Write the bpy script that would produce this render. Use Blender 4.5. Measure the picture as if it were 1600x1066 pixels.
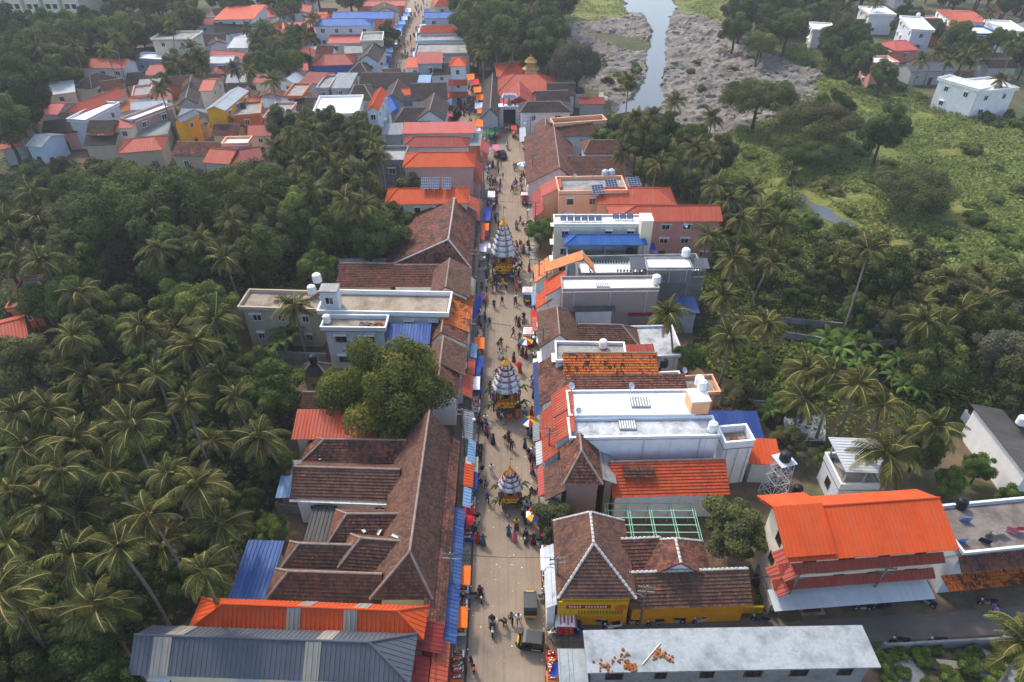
import bpy, bmesh, math, random
import numpy as np
from mathutils import Vector, Matrix, noise as mnoise
R = math.radians
random.seed(7)
rng = np.random.default_rng(7)
scene = bpy.context.scene
COL = scene.collection
for o in list(bpy.data.objects): bpy.data.objects.remove(o)

# ------------------------------------------------------------------ camera
CAM_H, PITCH, FPX = 62.0, R(37.3), 1067.0
cam_d = bpy.data.cameras.new('camera'); cam_d.sensor_width = 36.0; cam_d.lens = 24.0
cam_d.clip_start = 0.5; cam_d.clip_end = 4000
cam = bpy.data.objects.new('camera', cam_d); COL.objects.link(cam)
cam.location = (0, 0, CAM_H); cam.rotation_euler = (R(90) - PITCH, 0, 0)
scene.camera = cam
# ------------------------------------------------------------------ sky, sun, exposure
SUN_EL = R(50); SUN_DIR = Vector((-0.54, 0.84, 0)).normalized()
w = bpy.data.worlds.new('World'); scene.world = w; w.use_nodes = True
nt = w.node_tree; bg = nt.nodes['Background']; bg.inputs[1].default_value = 0.15
sky = nt.nodes.new('ShaderNodeTexSky'); sky.sky_type = 'NISHITA'; sky.sun_disc = False
sky.sun_elevation = SUN_EL; sky.sun_rotation = math.atan2(SUN_DIR.x, SUN_DIR.y)
sky.air_density = 1.0; sky.dust_density = 2.3; sky.ozone_density = 1.0
nt.links.new(sky.outputs[0], bg.inputs[0])
sd = bpy.data.lights.new('sun', 'SUN'); sd.energy = 1.3; sd.angle = R(5.0); sd.color = (1.0, 0.93, 0.83)
so = bpy.data.objects.new('sun', sd); COL.objects.link(so); so.location = (0, 0, 200)
sv = Vector((SUN_DIR.x * math.cos(SUN_EL), SUN_DIR.y * math.cos(SUN_EL), math.sin(SUN_EL)))
so.rotation_euler = sv.to_track_quat('Z', 'Y').to_euler()
vs = scene.view_settings; vs.view_transform = 'Standard'; vs.look = 'None'; vs.gamma = 1.0; vs.exposure = 1.27
vs.use_curve_mapping = False
scene.render.engine = 'CYCLES'
scene.cycles.max_bounces = 5; scene.cycles.diffuse_bounces = 3; scene.cycles.volume_bounces = 0
scene.cycles.transparent_max_bounces = 8; scene.cycles.use_denoising = True

def P(x, y, z=0.0):
    """photo pixel (1600 wide) -> world point on the horizontal plane z"""
    dx, dy = x - 800.0, y - 533.0
    c, s = math.cos(PITCH), math.sin(PITCH)
    ry = FPX * c - dy * s; rz = -FPX * s - dy * c
    t = (z - CAM_H) / rz
    return Vector((dx * t, ry * t, z))

# ------------------------------------------------------------------ mesh helpers
class MB:
    def __init__(s): s.v = []; s.f = []; s.m = []; s.uv = []
    def face(s, pts, m=0, uv=None):
        i = len(s.v); s.v.extend([tuple(p) for p in pts]); n = len(pts)
        s.f.append(tuple(range(i, i + n))); s.m.append(m); s.uv.append(uv or [(0, 0)] * n)
    def box(s, x0, x1, y0, y1, z0, z1, m=0):
        p = [(x0,y0,z0),(x1,y0,z0),(x1,y1,z0),(x0,y1,z0),(x0,y0,z1),(x1,y0,z1),(x1,y1,z1),(x0,y1,z1)]
        i = len(s.v); s.v.extend(p)
        for q in ((3,2,1,0),(4,5,6,7),(0,1,5,4),(1,2,6,5),(2,3,7,6),(3,0,4,7)):
            s.f.append(tuple(i + k for k in q)); s.m.append(m)
            s.uv.append([(p[k][0] + p[k][1], p[k][2] + p[k][1] * .3) for k in q])
        return s
    def bar(s, a, b, r, m=0, r2=None):
        """square bar from a to b"""
        return s.tube([a, b], [r, r if r2 is None else r2], 4, m)
    def tube(s, pts, rad, n=8, m=0, cap=True):
        pts = [Vector(p) for p in pts]; rings = []
        for k, p in enumerate(pts):
            d = (pts[min(k + 1, len(pts) - 1)] - pts[max(k - 1, 0)]).normalized()
            a = d.orthogonal().normalized() if abs(d.z) > .99 else d.cross(Vector((0, 0, 1))).normalized()
            b = d.cross(a); r = rad[k] if hasattr(rad, '__len__') else rad
            i = len(s.v)
            for j in range(n):
                t = 2 * math.pi * (j + .5) / n
                s.v.append(tuple(p + (a * math.cos(t) + b * math.sin(t)) * r))
            rings.append(i)
        for k in range(len(rings) - 1):
            for j in range(n):
                q = (rings[k] + j, rings[k] + (j + 1) % n, rings[k + 1] + (j + 1) % n, rings[k + 1] + j)
                s.f.append(q); s.m.append(m); s.uv.append([(0, 0)] * 4)
        if cap:
            s.f.append(tuple(rings[0] + j for j in reversed(range(n)))); s.m.append(m); s.uv.append([(0, 0)] * n)
            s.f.append(tuple(rings[-1] + j for j in range(n))); s.m.append(m); s.uv.append([(0, 0)] * n)
        return s
    def lathe(s, prof, n=12, m=0, c=(0, 0, 0), sq=0.0, ms=None):
        """profile [(r,z)..] about z; sq>0 makes it squarer"""
        rings = []
        for r, z in prof:
            i = len(s.v)
            for j in range(n):
                t = 2 * math.pi * (j + .5) / n
                k = 1.0
                if sq: k = 1 + sq * (1 / max(abs(math.cos(t)), abs(math.sin(t))) - 1)
                s.v.append((c[0] + r * k * math.cos(t), c[1] + r * k * math.sin(t), c[2] + z))
            rings.append(i)
        for k in range(len(rings) - 1):
            for j in range(n):
                s.f.append((rings[k] + j, rings[k] + (j + 1) % n, rings[k + 1] + (j + 1) % n, rings[k + 1] + j))
                s.m.append(ms[k] if ms else m); s.uv.append([(0, 0)] * 4)
        s.f.append(tuple(rings[0] + j for j in reversed(range(n)))); s.m.append(ms[0] if ms else m); s.uv.append([(0, 0)] * n)
        s.f.append(tuple(rings[-1] + j for j in range(n))); s.m.append(ms[-1] if ms else m); s.uv.append([(0, 0)] * n)
        return s
    def mesh(s, name, mats, smooth=False):
        me = bpy.data.meshes.new(name); me.from_pydata(s.v, [], s.f)
        for m in (mats if isinstance(mats, (list, tuple)) else [mats]): me.materials.append(M[m] if isinstance(m, str) else m)
        me.polygons.foreach_set('material_index', s.m)
        ul = me.uv_layers.new(name='UVMap')
        flat = [c for u in s.uv for p in u for c in p]
        ul.data.foreach_set('uv', flat)
        if smooth: me.polygons.foreach_set('use_smooth', [True] * len(s.f))
        me.update(); return me
    def build(s, name, mats, parent=None, smooth=False):
        return link(name, s.mesh(name, mats, smooth), parent)

def link(name, me, parent=None, loc=None, rz=0.0, sc=None):
    o = bpy.data.objects.new(name, me); COL.objects.link(o)
    if parent: o.parent = parent
    if loc is not None: o.location = loc
    if rz: o.rotation_euler = (0, 0, rz)
    if sc is not None: o.scale = sc if hasattr(sc, '__len__') else (sc, sc, sc)
    return o
def tag(o, label=None, cat=None, group=None, kind=None):
    if label: o['label'] = label
    if cat: o['category'] = cat
    if group: o['group'] = group
    if kind: o['kind'] = kind
    return o
def empty(name, loc, rz=0, label=None, cat=None, group=None, sc=None):
    o = bpy.data.objects.new(name, None); COL.objects.link(o); o.location = loc; o.rotation_euler = (0, 0, rz)
    o.empty_display_size = .3
    if sc: o.scale = (sc, sc, sc)
    return tag(o, label, cat, group)
def copy_tree(o, parent=None):
    c = o.copy(); COL.objects.link(c); c.parent = parent
    for ch in o.children: copy_tree(ch, c)
    return c
def np_mesh(name, V, F, mats, attrs=None):
    me = bpy.data.meshes.new(name); V = np.asarray(V, np.float32); F = np.asarray(F, np.int32)
    k = F.shape[1]
    me.vertices.add(len(V)); me.vertices.foreach_set('co', V.ravel())
    me.loops.add(F.size); me.loops.foreach_set('vertex_index', F.ravel())
    me.polygons.add(len(F)); me.polygons.foreach_set('loop_start', np.arange(0, F.size, k, dtype=np.int32))
    me.polygons.foreach_set('loop_total', np.full(len(F), k, np.int32))
    for m in mats: me.materials.append(M[m])
    for n, a in (attrs or {}).items():
        at = me.attributes.new(n, 'FLOAT', 'FACE'); at.data.foreach_set('value', np.asarray(a, np.float32))
    me.update(calc_edges=True); me.validate(); return me

# ------------------------------------------------------------------ materials
M = {}
def rgb(h):
    h = h.lstrip('#'); c = [int(h[i:i + 2], 16) / 255 for i in (0, 2, 4)]
    return tuple(x / 12.92 if x <= .04045 else ((x + .055) / 1.055) ** 2.4 for x in c)
def c4(c): return (c[0], c[1], c[2], 1)
class N:
    def __init__(s, name):
        s.mat = bpy.data.materials.new(name); s.mat.use_nodes = True; s.t = s.mat.node_tree
        s.b = s.t.nodes['Principled BSDF']; M[name] = s.mat
    def n(s, ty, **kw):
        nd = s.t.nodes.new('ShaderNode' + ty)
        for k, v in kw.items(): setattr(nd, k, v)
        return nd
    def l(s, a, b): s.t.links.new(a, b)
    def pos(s, scale=(1, 1, 1), local=False):
        mp = s.n('Mapping'); mp.inputs['Scale'].default_value = scale
        if local: s.l(s.n('TexCoord').outputs['Object'], mp.inputs[0])
        else: s.l(s.n('NewGeometry').outputs['Position'], mp.inputs[0])
        return mp.outputs[0]
    def noise(s, vec, scale, detail=3, rough=.6):
        nn = s.n('TexNoise'); nn.inputs['Scale'].default_value = scale; nn.inputs['Detail'].default_value = detail
        nn.inputs['Roughness'].default_value = rough; s.l(vec, nn.inputs['Vector']); return nn.outputs['Fac']
    def ramp(s, fac, lo, hi, c0=(0, 0, 0), c1=(1, 1, 1)):
        r = s.n('ValToRGB'); r.color_ramp.elements[0].position = lo; r.color_ramp.elements[1].position = hi
        r.color_ramp.elements[0].color = c4(c0); r.color_ramp.elements[1].color = c4(c1); s.l(fac, r.inputs[0]); return r.outputs[0]
    def mix(s, fac, a, b, mode='MIX'):
        m = s.n('Mix', data_type='RGBA', blend_type=mode)
        for sock, val in ((m.inputs[0], fac), (m.inputs[6], a), (m.inputs[7], b)):
            if isinstance(val, (int, float)): sock.default_value = val
            elif isinstance(val, tuple): sock.default_value = c4(val)
            else: s.l(val, sock)
        return m.outputs[2]
    def bump(s, h, d=.05, st=.6):
        b = s.n('Bump'); b.inputs['Distance'].default_value = d; b.inputs['Strength'].default_value = st
        s.l(h, b.inputs['Height']); s.l(b.outputs[0], s.b.inputs['Normal'])
    def out(s, col, rough=.8, spec=.25, metal=0.0):
        if isinstance(col, tuple): s.b.inputs['Base Color'].default_value = c4(col)
        else: s.l(col, s.b.inputs['Base Color'])
        s.b.inputs['Roughness'].default_value = rough; s.b.inputs['Specular IOR Level'].default_value = spec
        s.b.inputs['Metallic'].default_value = metal; return s.mat
def mul(c, k): return tuple(min(1, x * k) for x in c)

def plain(name, col, rough=.8, var=.12, scale=1.5, spec=.25, local=True, metal=0.0):
    n = N(name); f = n.noise(n.pos(local=local), scale)
    n.out(n.mix(n.ramp(f, .3, .7), mul(col, 1 - var), mul(col, 1 + var)), rough, spec, metal)
def plaster(name, col, dirt=(.09, .085, .08), amt=.6):
    """painted wall: cloudy colour, dark rain streaks running down"""
    n = N(name); p = n.pos()
    base = n.mix(n.ramp(n.noise(p, .9, 4), .25, .75), mul(col, .86), mul(col, 1.04))
    st = n.ramp(n.noise(n.pos((2.4, 2.4, .16)), 1.0, 4, .7), .56, .78)
    bl = n.ramp(n.noise(p, .35, 4), .40, .72)
    fac = n.mix(1.0, st, bl, 'MULTIPLY')
    k = n.mix(amt, (0, 0, 0), fac)
    n.out(n.mix(k, base, dirt), .88, .15); n.bump(n.noise(p, 6), .02, .3)
def concrete(name, col, dark, lo=.42, hi=.75, sc=.45):
    n = N(name); p = n.pos()
    a = n.ramp(n.noise(p, sc, 6, .68), lo, hi)
    b = n.mix(n.ramp(n.noise(p, 3.5, 4), .3, .7), mul(col, .85), mul(col, 1.08))
    n.out(n.mix(a, b, dark), .9, .12); n.bump(n.noise(p, 8), .02, .3)
def tile(name, c1, c2, dark, fresh, dk=(.5, .75), fr=(.62, .72)):
    """clay tiles: each tile its own shade, moss-dark and fresh patches"""
    n = N(name); uv = n.n('TexCoord').outputs['UV']; p = n.pos()
    br = n.n('TexBrick', offset=.5); n.l(uv, br.inputs['Vector'])
    br.inputs['Scale'].default_value = 1.0; br.inputs['Brick Width'].default_value = .25; br.inputs['Row Height'].default_value = .34
    br.inputs['Mortar Size'].default_value = .018; br.inputs['Mortar Smooth'].default_value = .3; br.inputs['Bias'].default_value = -.1
    br.inputs['Color1'].default_value = c4(c1); br.inputs['Color2'].default_value = c4(c2); br.inputs['Mortar'].default_value = c4(mul(dark, .6))
    wn = n.n('TexBrick', offset=.5); n.l(uv, wn.inputs['Vector'])
    wn.inputs['Scale'].default_value = 1.0; wn.inputs['Brick Width'].default_value = .25; wn.inputs['Row Height'].default_value = .34
    wn.inputs['Mortar Size'].default_value = 0; wn.inputs['Color1'].default_value = (0, 0, 0, 1); wn.inputs['Color2'].default_value = (1, 1, 1, 1)
    big = n.noise(p, .55, 5, .65)
    ad = n.n('Math', operation='MULTIPLY_ADD'); n.l(wn.outputs[0], ad.inputs[0]); ad.inputs[1].default_value = .22; n.l(big, ad.inputs[2])
    c = n.mix(n.ramp(ad.outputs[0], dk[0], dk[1]), br.outputs[0], dark)
    big2 = n.noise(n.pos((1.3, 1.3, 1.3)), .8, 4, .7)
    ad2 = n.n('Math', operation='MULTIPLY_ADD'); n.l(wn.outputs[0], ad2.inputs[0]); ad2.inputs[1].default_value = .16; n.l(big2, ad2.inputs[2])
    c = n.mix(n.ramp(ad2.outputs[0], fr[0] + .06, fr[1] + .06), c, fresh)
    n.out(c, .85, .15); n.bump(br.outputs['Fac'], .03, -.5)
def sheet(name, col, fade, lo=.55, hi=.85, rough=.6, spec=.18):
    col = tuple(x ** 1.12 * .74 for x in col); fade = mul(fade, .72)
    """painted metal sheet with fading and dirt running along the slope"""
    n = N(name); uv = n.n('TexCoord').outputs['UV']
    mp = n.n('Mapping'); mp.inputs['Scale'].default_value = (1.8, .22, 1); n.l(uv, mp.inputs[0])
    a = n.ramp(n.noise(mp.outputs[0], 1.0, 4, .7), lo, hi)
    g = n.ramp(n.noise(n.pos(), .5, 4), .3, .8)
    b = n.mix(g, mul(col, .88), mul(col, 1.06))
    pn = n.n('Mapping'); pn.inputs['Scale'].default_value = (1 / 1.05, 0, 0); n.l(uv, pn.inputs[0])
    wn = n.n('TexWhiteNoise', noise_dimensions='1D'); sx = n.n('SeparateXYZ'); n.l(pn.outputs[0], sx.inputs[0])
    fl = n.n('Math', operation='FLOOR'); n.l(sx.outputs[0], fl.inputs[0]); n.l(fl.outputs[0], wn.inputs['W'])
    b = n.mix(n.ramp(wn.outputs['Value'], 0, 1, (.0, .0, .0), (.22, .22, .22)), b, mul(fade, 1.0))
    b = n.mix(n.ramp(n.noise(n.pos((1, 1, 1)), .35, 6, .75), .52, .78, (0, 0, 0), (.5, .5, .5)), b, mul(col, .45))
    n.out(n.mix(a, b, fade), rough, spec)
def foliage(name, dark, lite, yel, tl=.25, yt=.80):
    n = N(name); at = n.n('Attribute', attribute_name='tint').outputs['Fac']
    oi = n.n('ObjectInfo').outputs['Random']
    c = n.mix(n.ramp(at, .05, .95), dark, lite)
    c = n.mix(n.ramp(at, yt, min(1, yt + .2), (0, 0, 0), (.8, .8, .8)), c, yel)
    hv = n.n('HueSaturation'); n.l(c, hv.inputs['Color'])
    mr = n.n('MapRange'); mr.inputs[3].default_value = .7; mr.inputs[4].default_value = 1.3; n.l(oi, mr.inputs[0]); n.l(mr.outputs[0], hv.inputs['Value'])
    mr2 = n.n('MapRange'); mr2.inputs[3].default_value = .48; mr2.inputs[4].default_value = .515
    rnd = n.n('Math', operation='FRACT'); m3 = n.n('Math', operation='MULTIPLY'); m3.inputs[1].default_value = 7.13; n.l(oi, m3.inputs[0]); n.l(m3.outputs[0], rnd.inputs[0])
    mr.inputs[3].default_value = .58; mr.inputs[4].default_value = 1.12
    n.l(rnd.outputs[0], mr2.inputs[0]); n.l(mr2.outputs[0], hv.inputs['Hue'])
    n.out(hv.outputs[0], .7, .08)
    tr = n.n('BsdfTranslucent'); n.l(hv.outputs[0], tr.inputs[0]); ms = n.n('MixShader'); ms.inputs[0].default_value = tl
    n.l(n.b.outputs[0], ms.inputs[1]); n.l(tr.outputs[0], ms.inputs[2]); n.l(ms.outputs[0], n.t.nodes['Material Output'].inputs[0])

for nm, h in dict(white='#e9e7e2', cream='#d9ccb2', peach='#e8ab84', pink='#d79a8c', mauve='#a98f8b', yellow='#e0a21c', yellowsign='#d8ae16', orangewall='#cf7a3c',
                  paleblue='#b9c8d6', greywall='#a4a6a6', whitegrey='#c9ccd0', bluewall='#2f5f9c', redwall='#a8402f', beige='#bfae95', salmonwall='#c87863', terracotta='#b7613f').items():
    plaster('w_' + nm, rgb(h))
plaster('w_stained', rgb('#e4e6e8'), (.10, .10, .10), .8)
concrete('w_block', rgb('#8d8c8a'), rgb('#5e5752'), .4, .8)
concrete('w_brick', rgb('#9c877e'), rgb('#8a8580'), .35, .7, .8)
concrete('c_light', rgb('#a2a19c'), rgb('#77726a')); concrete('c_dark', rgb('#7d746c'), rgb('#3d3833'))
concrete('c_white', rgb('#eceae6'), rgb('#b3b1ab'), .48, .82); concrete('c_pale', rgb('#969b9b'), rgb('#6a6f6e'), .45, .72, .5)
concrete('c_tan', rgb('#9c907e'), rgb('#6c5745'), .42, .7); concrete('c_mid', rgb('#98948d'), rgb('#5c5751')); concrete('c_stainwhite', rgb('#bcbebe'), rgb('#82827f'), .40, .66, .7)
tile('t_brown', rgb('#70503f'), rgb('#5c4134'), rgb('#463530'), rgb('#93583a'), (.50, .82), (.66, .74))
tile('t_mix', rgb('#7d5040'), rgb('#664034'), rgb('#3d2d27'), rgb('#985736'), (.46, .76), (.64, .72))
tile('t_orange', rgb('#c0662c'), rgb('#a9531f'), rgb('#4a2a1c'), rgb('#cf7a3a'), (.62, .74), (.6, .7))
tile('t_dark', rgb('#4f4540'), rgb('#423a36'), rgb('#2c2725'), rgb('#6e4c3e'), (.5, .8), (.68, .76))
tile('t_red', rgb('#784a3c'), rgb('#673e33'), rgb('#43312b'), rgb('#96553f'), (.46, .76), (.66, .74))
tile('t_brightred', rgb('#bf5332'), rgb('#ad4627'), rgb('#8f4027'), rgb('#c8623c'), (.5, .9), (.6, .8))
tile('t_peach', rgb('#d88a58'), rgb('#c97a4a'), rgb('#a8683f'), rgb('#dd9464'), (.5, .9), (.6, .8))
sheet('s_orange', rgb('#e0602a'), rgb('#c06a44'), .55, .85); sheet('s_red', rgb('#b8503c'), rgb('#9c6a5c'), .48, .82)
sheet('s_redorange', rgb('#cc5e40'), rgb('#b47a66'), .48, .82); sheet('s_salmon', rgb('#d4695c'), rgb('#c88078')); sheet('s_darkred', rgb('#9c3a33'), rgb('#7d4a42'))
sheet('s_grey', rgb('#666a72'), rgb('#74777d'), .6, .95); sheet('s_blue', rgb('#41629c'), rgb('#7b93bf'), .5, .9); sheet('s_paleblue', rgb('#8fb2d0'), rgb('#a5bccd'))
sheet('s_bluebright', rgb('#3f74b8'), rgb('#6b92c4'), .6, .9); sheet('s_zinc', rgb('#a4aaad'), rgb('#7d7b76'), .45, .75); sheet('s_zincdark', rgb('#6d6a66'), rgb('#4b4642'), .4, .7)
sheet('s_white', rgb('#d8dcdc'), rgb('#b4b5b2'), .5, .85); sheet('s_clear', rgb('#b3ac9c'), rgb('#8f8b86'), .4, .7); sheet('s_navy', rgb('#2d4d8c'), rgb('#4a66a0'))
sheet('s_green', rgb('#4aa37e'), rgb('#6db093'))
plain('ridge', rgb('#8a7a6e'), .9, .25); plain('ridgewhite', rgb('#b9b2a8'), .9, .3, 3.0); plain('mortar', rgb('#c9c5bd'), .9, .25, 3)
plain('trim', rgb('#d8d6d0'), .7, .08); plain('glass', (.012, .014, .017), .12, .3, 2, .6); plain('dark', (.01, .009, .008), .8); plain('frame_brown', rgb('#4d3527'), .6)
plain('wood', rgb('#6b4c33'), .75, .25); plain('steel', rgb('#8d9094'), .45, .12, 2, .5); plain('galv', rgb('#b6bcc2'), .5, .1); plain('black', (.012, .012, .013), .45, .2, 2, .5)
plain('tankwhite', rgb('#e8e6e0'), .5, .06); plain('tankblack', (.014, .014, .016), .5); plain('bluepaint', rgb('#2c4f9a'), .55, .2)
plain('greenpaint', rgb('#8fc4a4'), .5, .12, 2, .4); plain('solar', rgb('#27344f'), .15, .25, .8, .6); plain('rubber', (.011, .011, .011), .85)
plain('pole', rgb('#77736d'), .9, .15); plain('wire', (.02, .02, .02), .7); plain('gold', rgb('#d79a2b'), .32, .15, 3, .6, metal=.65); plain('goldpaint', rgb('#b58a45'), .5, .15, 3)
plain('flagorange', rgb('#f0762a'), .8); plain('skin', rgb('#7a4d38'), .6, .08); plain('hair', (.008, .007, .006), .55, .2)
plain('cloth_fold_shade', rgb('#8f9198'), .85, .15, 3); plain('cloth_white', rgb('#c6c7ca'), .85, .15, 5); plain('carved', rgb('#8c5f30'), .6, .3, 8); plain('gutter', rgb('#4a433b'), .95, .3, 1)
plain('trunk', rgb('#7a6f64'), .95, .25, 3); plain('bark', rgb('#4a3d32'), .95, .25, 3); plain('coconut', rgb('#8f8a3c'), .7, .2)
for nm, h in dict(red='#b3262a', maroon='#6b1f2a', blue='#2d3f86', navy='#1d2740', black='#1c1b1e', white='#e2e0dc', yellow='#d9a51e', orange='#dd6a1f', green='#2f6b4a', teal='#1f5f70', pink='#c2637f', grey='#77787a', lavender='#8f86b0', brown='#5b4034', paleblue='#9db4cf', cream='#d6c9a8', purple='#4d3a80', mint='#9fd0c0', skyblue='#4f8fd0').items():
    plain('k_' + nm, rgb(h), .85, .15, 4)
foliage('leaf_mango', rgb('#3c4c20'), rgb('#84893a'), rgb('#a58c42'), .25, .74); foliage('leaf_dark', rgb('#323e20'), rgb('#687538'), rgb('#8c8a44'))
foliage('leaf_mid', rgb('#3c4b20'), rgb('#76833a'), rgb('#9c9446')); foliage('leaf_olive', rgb('#42482a'), rgb('#7c7a46'), rgb('#a18f50')); foliage('leaf_bright', rgb('#34491f'), rgb('#6d7f38'), rgb('#a0a44c'))
foliage('leaf_grey', rgb('#474a38'), rgb('#6d6c52'), rgb('#857657')); foliage('palm', rgb('#373d1f'), rgb('#6f7036'), rgb('#ad9c60'), .2); foliage('palmdry', rgb('#5b4a2a'), rgb('#8c6b38'), rgb('#a07838'), .2)
foliage('banana', rgb('#33481f'), rgb('#5f7a38'), rgb('#7f8a44'), .25); foliage('grassleaf', rgb('#667438'), rgb('#8b9448'), rgb('#aaa05c'), .2)
# ------------------------------------------------------------------ ground materials
n = N('ground'); p = n.pos()
c = n.mix(n.ramp(n.noise(p, .06, 5), .4, .6), rgb('#6d6350'), rgb('#4a5232')); c = n.mix(n.ramp(n.noise(p, .5, 5, .7), .35, .75), c, rgb('#3a3d26'))
n.out(c, .95, .1); n.bump(n.noise(p, 1.2, 5), .2, .6)
n = N('road'); p = n.pos()
c = n.mix(n.ramp(n.noise(p, .25, 6, .65), .3, .72), rgb('#7f6f5e'), rgb('#948470'))
c = n.mix(n.ramp(n.noise(n.pos((3.2, .06, 1)), 1.0, 4), .5, .72, (0, 0, 0), (.55, .55, .55)), c, rgb('#675b4f'))
c = n.mix(n.ramp(n.noise(p, .9, 5, .7), .62, .75, (0, 0, 0), (.5, .5, .5)), c, rgb('#6f6256'))
c = n.mix(n.ramp(n.noise(p, 9, 2), .66, .72, (0, 0, 0), (.6, .6, .6)), c, rgb('#c9bfb2'))
n.out(c, .9, .15); n.bump(n.noise(p, 5, 4), .02, .4)
n = N('asphalt'); p = n.pos()
c = n.mix(n.ramp(n.noise(p, .3, 6, .65), .3, .7), rgb('#5e564e'), rgb('#736a60')); c = n.mix(n.ramp(n.noise(n.pos((.1, 2, 1)), 1, 4), .5, .75, (0, 0, 0), (.5, .5, .5)), c, rgb('#5d564f'))
n.out(c, .92, .15); n.bump(n.noise(p, 9, 4), .02, .5)
concrete('soil', rgb('#75634f'), rgb('#4b3e30'), .35, .75, .6); concrete('redsoil', rgb('#8c5b3c'), rgb('#6b4a33'), .4, .75, .5); concrete('verge', rgb('#8f857a'), rgb('#5c544b'), .38, .72, .8)
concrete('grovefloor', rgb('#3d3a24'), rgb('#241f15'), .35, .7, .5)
n = N('rock'); p = n.pos()
c = n.mix(n.ramp(n.noise(n.pos((1, 1, 3)), .12, 8, .75), .35, .65), rgb('#6e655a'), rgb('#9d9488')); c = n.mix(n.ramp(n.noise(p, .5, 6, .75), .52, .68), c, rgb('#47433a'))
c = n.mix(n.ramp(n.noise(n.pos((1, 1, 1)), .055, 4), .64, .70), c, rgb('#857e50'))
n.out(c, .9, .15); n.bump(n.noise(p, .9, 8, .75), .8, 1.0)
n = N('water'); p = n.pos()
n.out(rgb('#4a4f4c'), .2, .28); n.bump(n.noise(p, .7, 3), .05, .35)
n = N('meadow'); p = n.pos()
c = n.mix(n.ramp(n.noise(p, .035, 5, .6), .38, .62), rgb('#6d7639'), rgb('#8a8448')); c = n.mix(n.ramp(n.noise(n.pos((1, .55, 1)), .05, 5, .65), .56, .68), c, rgb('#9c8355'))
c = n.mix(n.ramp(n.noise(p, .6, 6, .75), .42, .66), c, rgb('#5a6733'))
n.out(c, .95, .1); n.bump(n.noise(p, 1.4, 6, .75), .5, 1.0)

# ------------------------------------------------------------------ the setting
def poly(name, pts, z, mat, jit=0.0, sub=1):
    q = []
    for i, a in enumerate(pts):
        b = pts[(i + 1) % len(pts)]
        for k in range(sub):
            t = k / sub; x = a[0] + (b[0] - a[0]) * t; y = a[1] + (b[1] - a[1]) * t
            if jit:
                nv = mnoise.noise_vector((x * .35, y * .35, z * 50)); x += nv.x * jit; y += nv.y * jit
            q.append((x, y, z))
    ar = sum(q[i][0] * q[(i + 1) % len(q)][1] - q[(i + 1) % len(q)][0] * q[i][1] for i in range(len(q)))
    if ar < 0: q.reverse()
    mb = MB(); mb.face(q); o = mb.build(name, mat); tag(o, kind='structure'); return o
def PX(l, z=0): return [tuple(P(x, y, z))[:2] for x, y in l]
poly('ground', [(-1500, -300), (1500, -300), (1500, 2500), (-1500, 2500)], 0, 'ground')
poly('bank_soil', [(-34, 10), (34, 10), (34, 125), (26, 185), (-26, 185), (-34, 125)], .006, 'soil', .6, 8)
poly('town_soil', PX([(60, 260), (420, 250), (600, 200), (760, 215), (760, 110), (690, 30), (690, 0), (560, 0), (320, 20), (190, 80), (100, 120), (60, 170)]), .006, 'soil', 2.0, 6)
# main street, its bend by the temple and the far market street
poly('road', [(-4.35, 5), (3.2, 5), (3.2, 120), (2.9, 150), (2.6, 176), (-3.2, 178), (-3.4, 168), (-4.3, 150), (-4.35, 120)], .014, 'road', .12, 12)
poly('temple_forecourt', PX([(700, 205), (760, 210), (815, 203), (812, 190), (770, 182), (745, 150), (730, 120), (700, 122), (712, 150), (722, 180)]), .010, 'road', .3, 4)
poly('market_road', PX([(582, 124), (640, 124), (650, 90), (662, 60), (670, 25), (676, -10), (645, -10), (628, 30), (612, 70)]), .018, 'road', .3, 4)
poly('side_road', PX([(856, 1003), (1390, 1003), (1620, 988), (1760, 978), (1760, 938), (1600, 947), (1370, 962), (858, 974)]), .010, 'asphalt', .12, 8)
for nm, x0, x1 in (('left_verge', -6.3, -4.35), ('right_verge', 3.2, 4.6)):
    vb = MB(); vb.box(x0, x1 - .002 if x0 < 0 else x1, 8, 31 if x0 > 0 else 165, .0, .11); vg = vb.build(nm, 'verge'); tag(vg, kind='structure')
    if x0 > 0:
        vb = MB(); vb.box(x0, x1, 39.5, 160, .0, .11); v2 = vb.build(nm, 'verge'); tag(v2, kind='structure')
    sm = MB(); sm.box(-.6, .6, -.58, .58, 0, .05); sme = sm.mesh('slab', 'c_mid')
    y = 30.0; k = 0
    while y < 118:
        if (x0 < 0 or y > 40) and random.random() < .82:
            s = link('slab', sme, vg if (x0 < 0 or y < 31) else v2, ((x0 + x1) / 2 + random.uniform(-.12, .12) + (.3 if x0 < 0 else -.2), y, .10 + random.uniform(0, .03)), random.uniform(-.03, .03), (random.uniform(.8, 1), random.uniform(.85, 1), 1))
            s.rotation_euler.x = random.uniform(-.02, .02)
        y += 1.24
for x0, x1, y1 in ((-4.42, -4.12, 150), (3.0, 3.22, 31), (3.0, 3.22, 150)):
    gg = MB(); gg.face([(x0, 39.5 if x0 > 0 and y1 > 40 else 8, .0185), (x1, 39.5 if x0 > 0 and y1 > 40 else 8, .0185), (x1, y1, .0185), (x0, y1, .0185)]); tag(gg.build('gutter', 'gutter'), kind='structure')
for i in range(9):
    x, y, a, b_ = random.uniform(-3.8, 2.6), random.uniform(30, 130), random.uniform(.3, 1.1), random.uniform(.3, 1.6)
    poly('road_patch', [(x - a, y - b_), (x + a, y - b_), (x + a, y + b_), (x - a, y + b_)], .0172 + i * .0001, random.choice(['verge', 'road', 'verge']), .5, 6)
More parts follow.
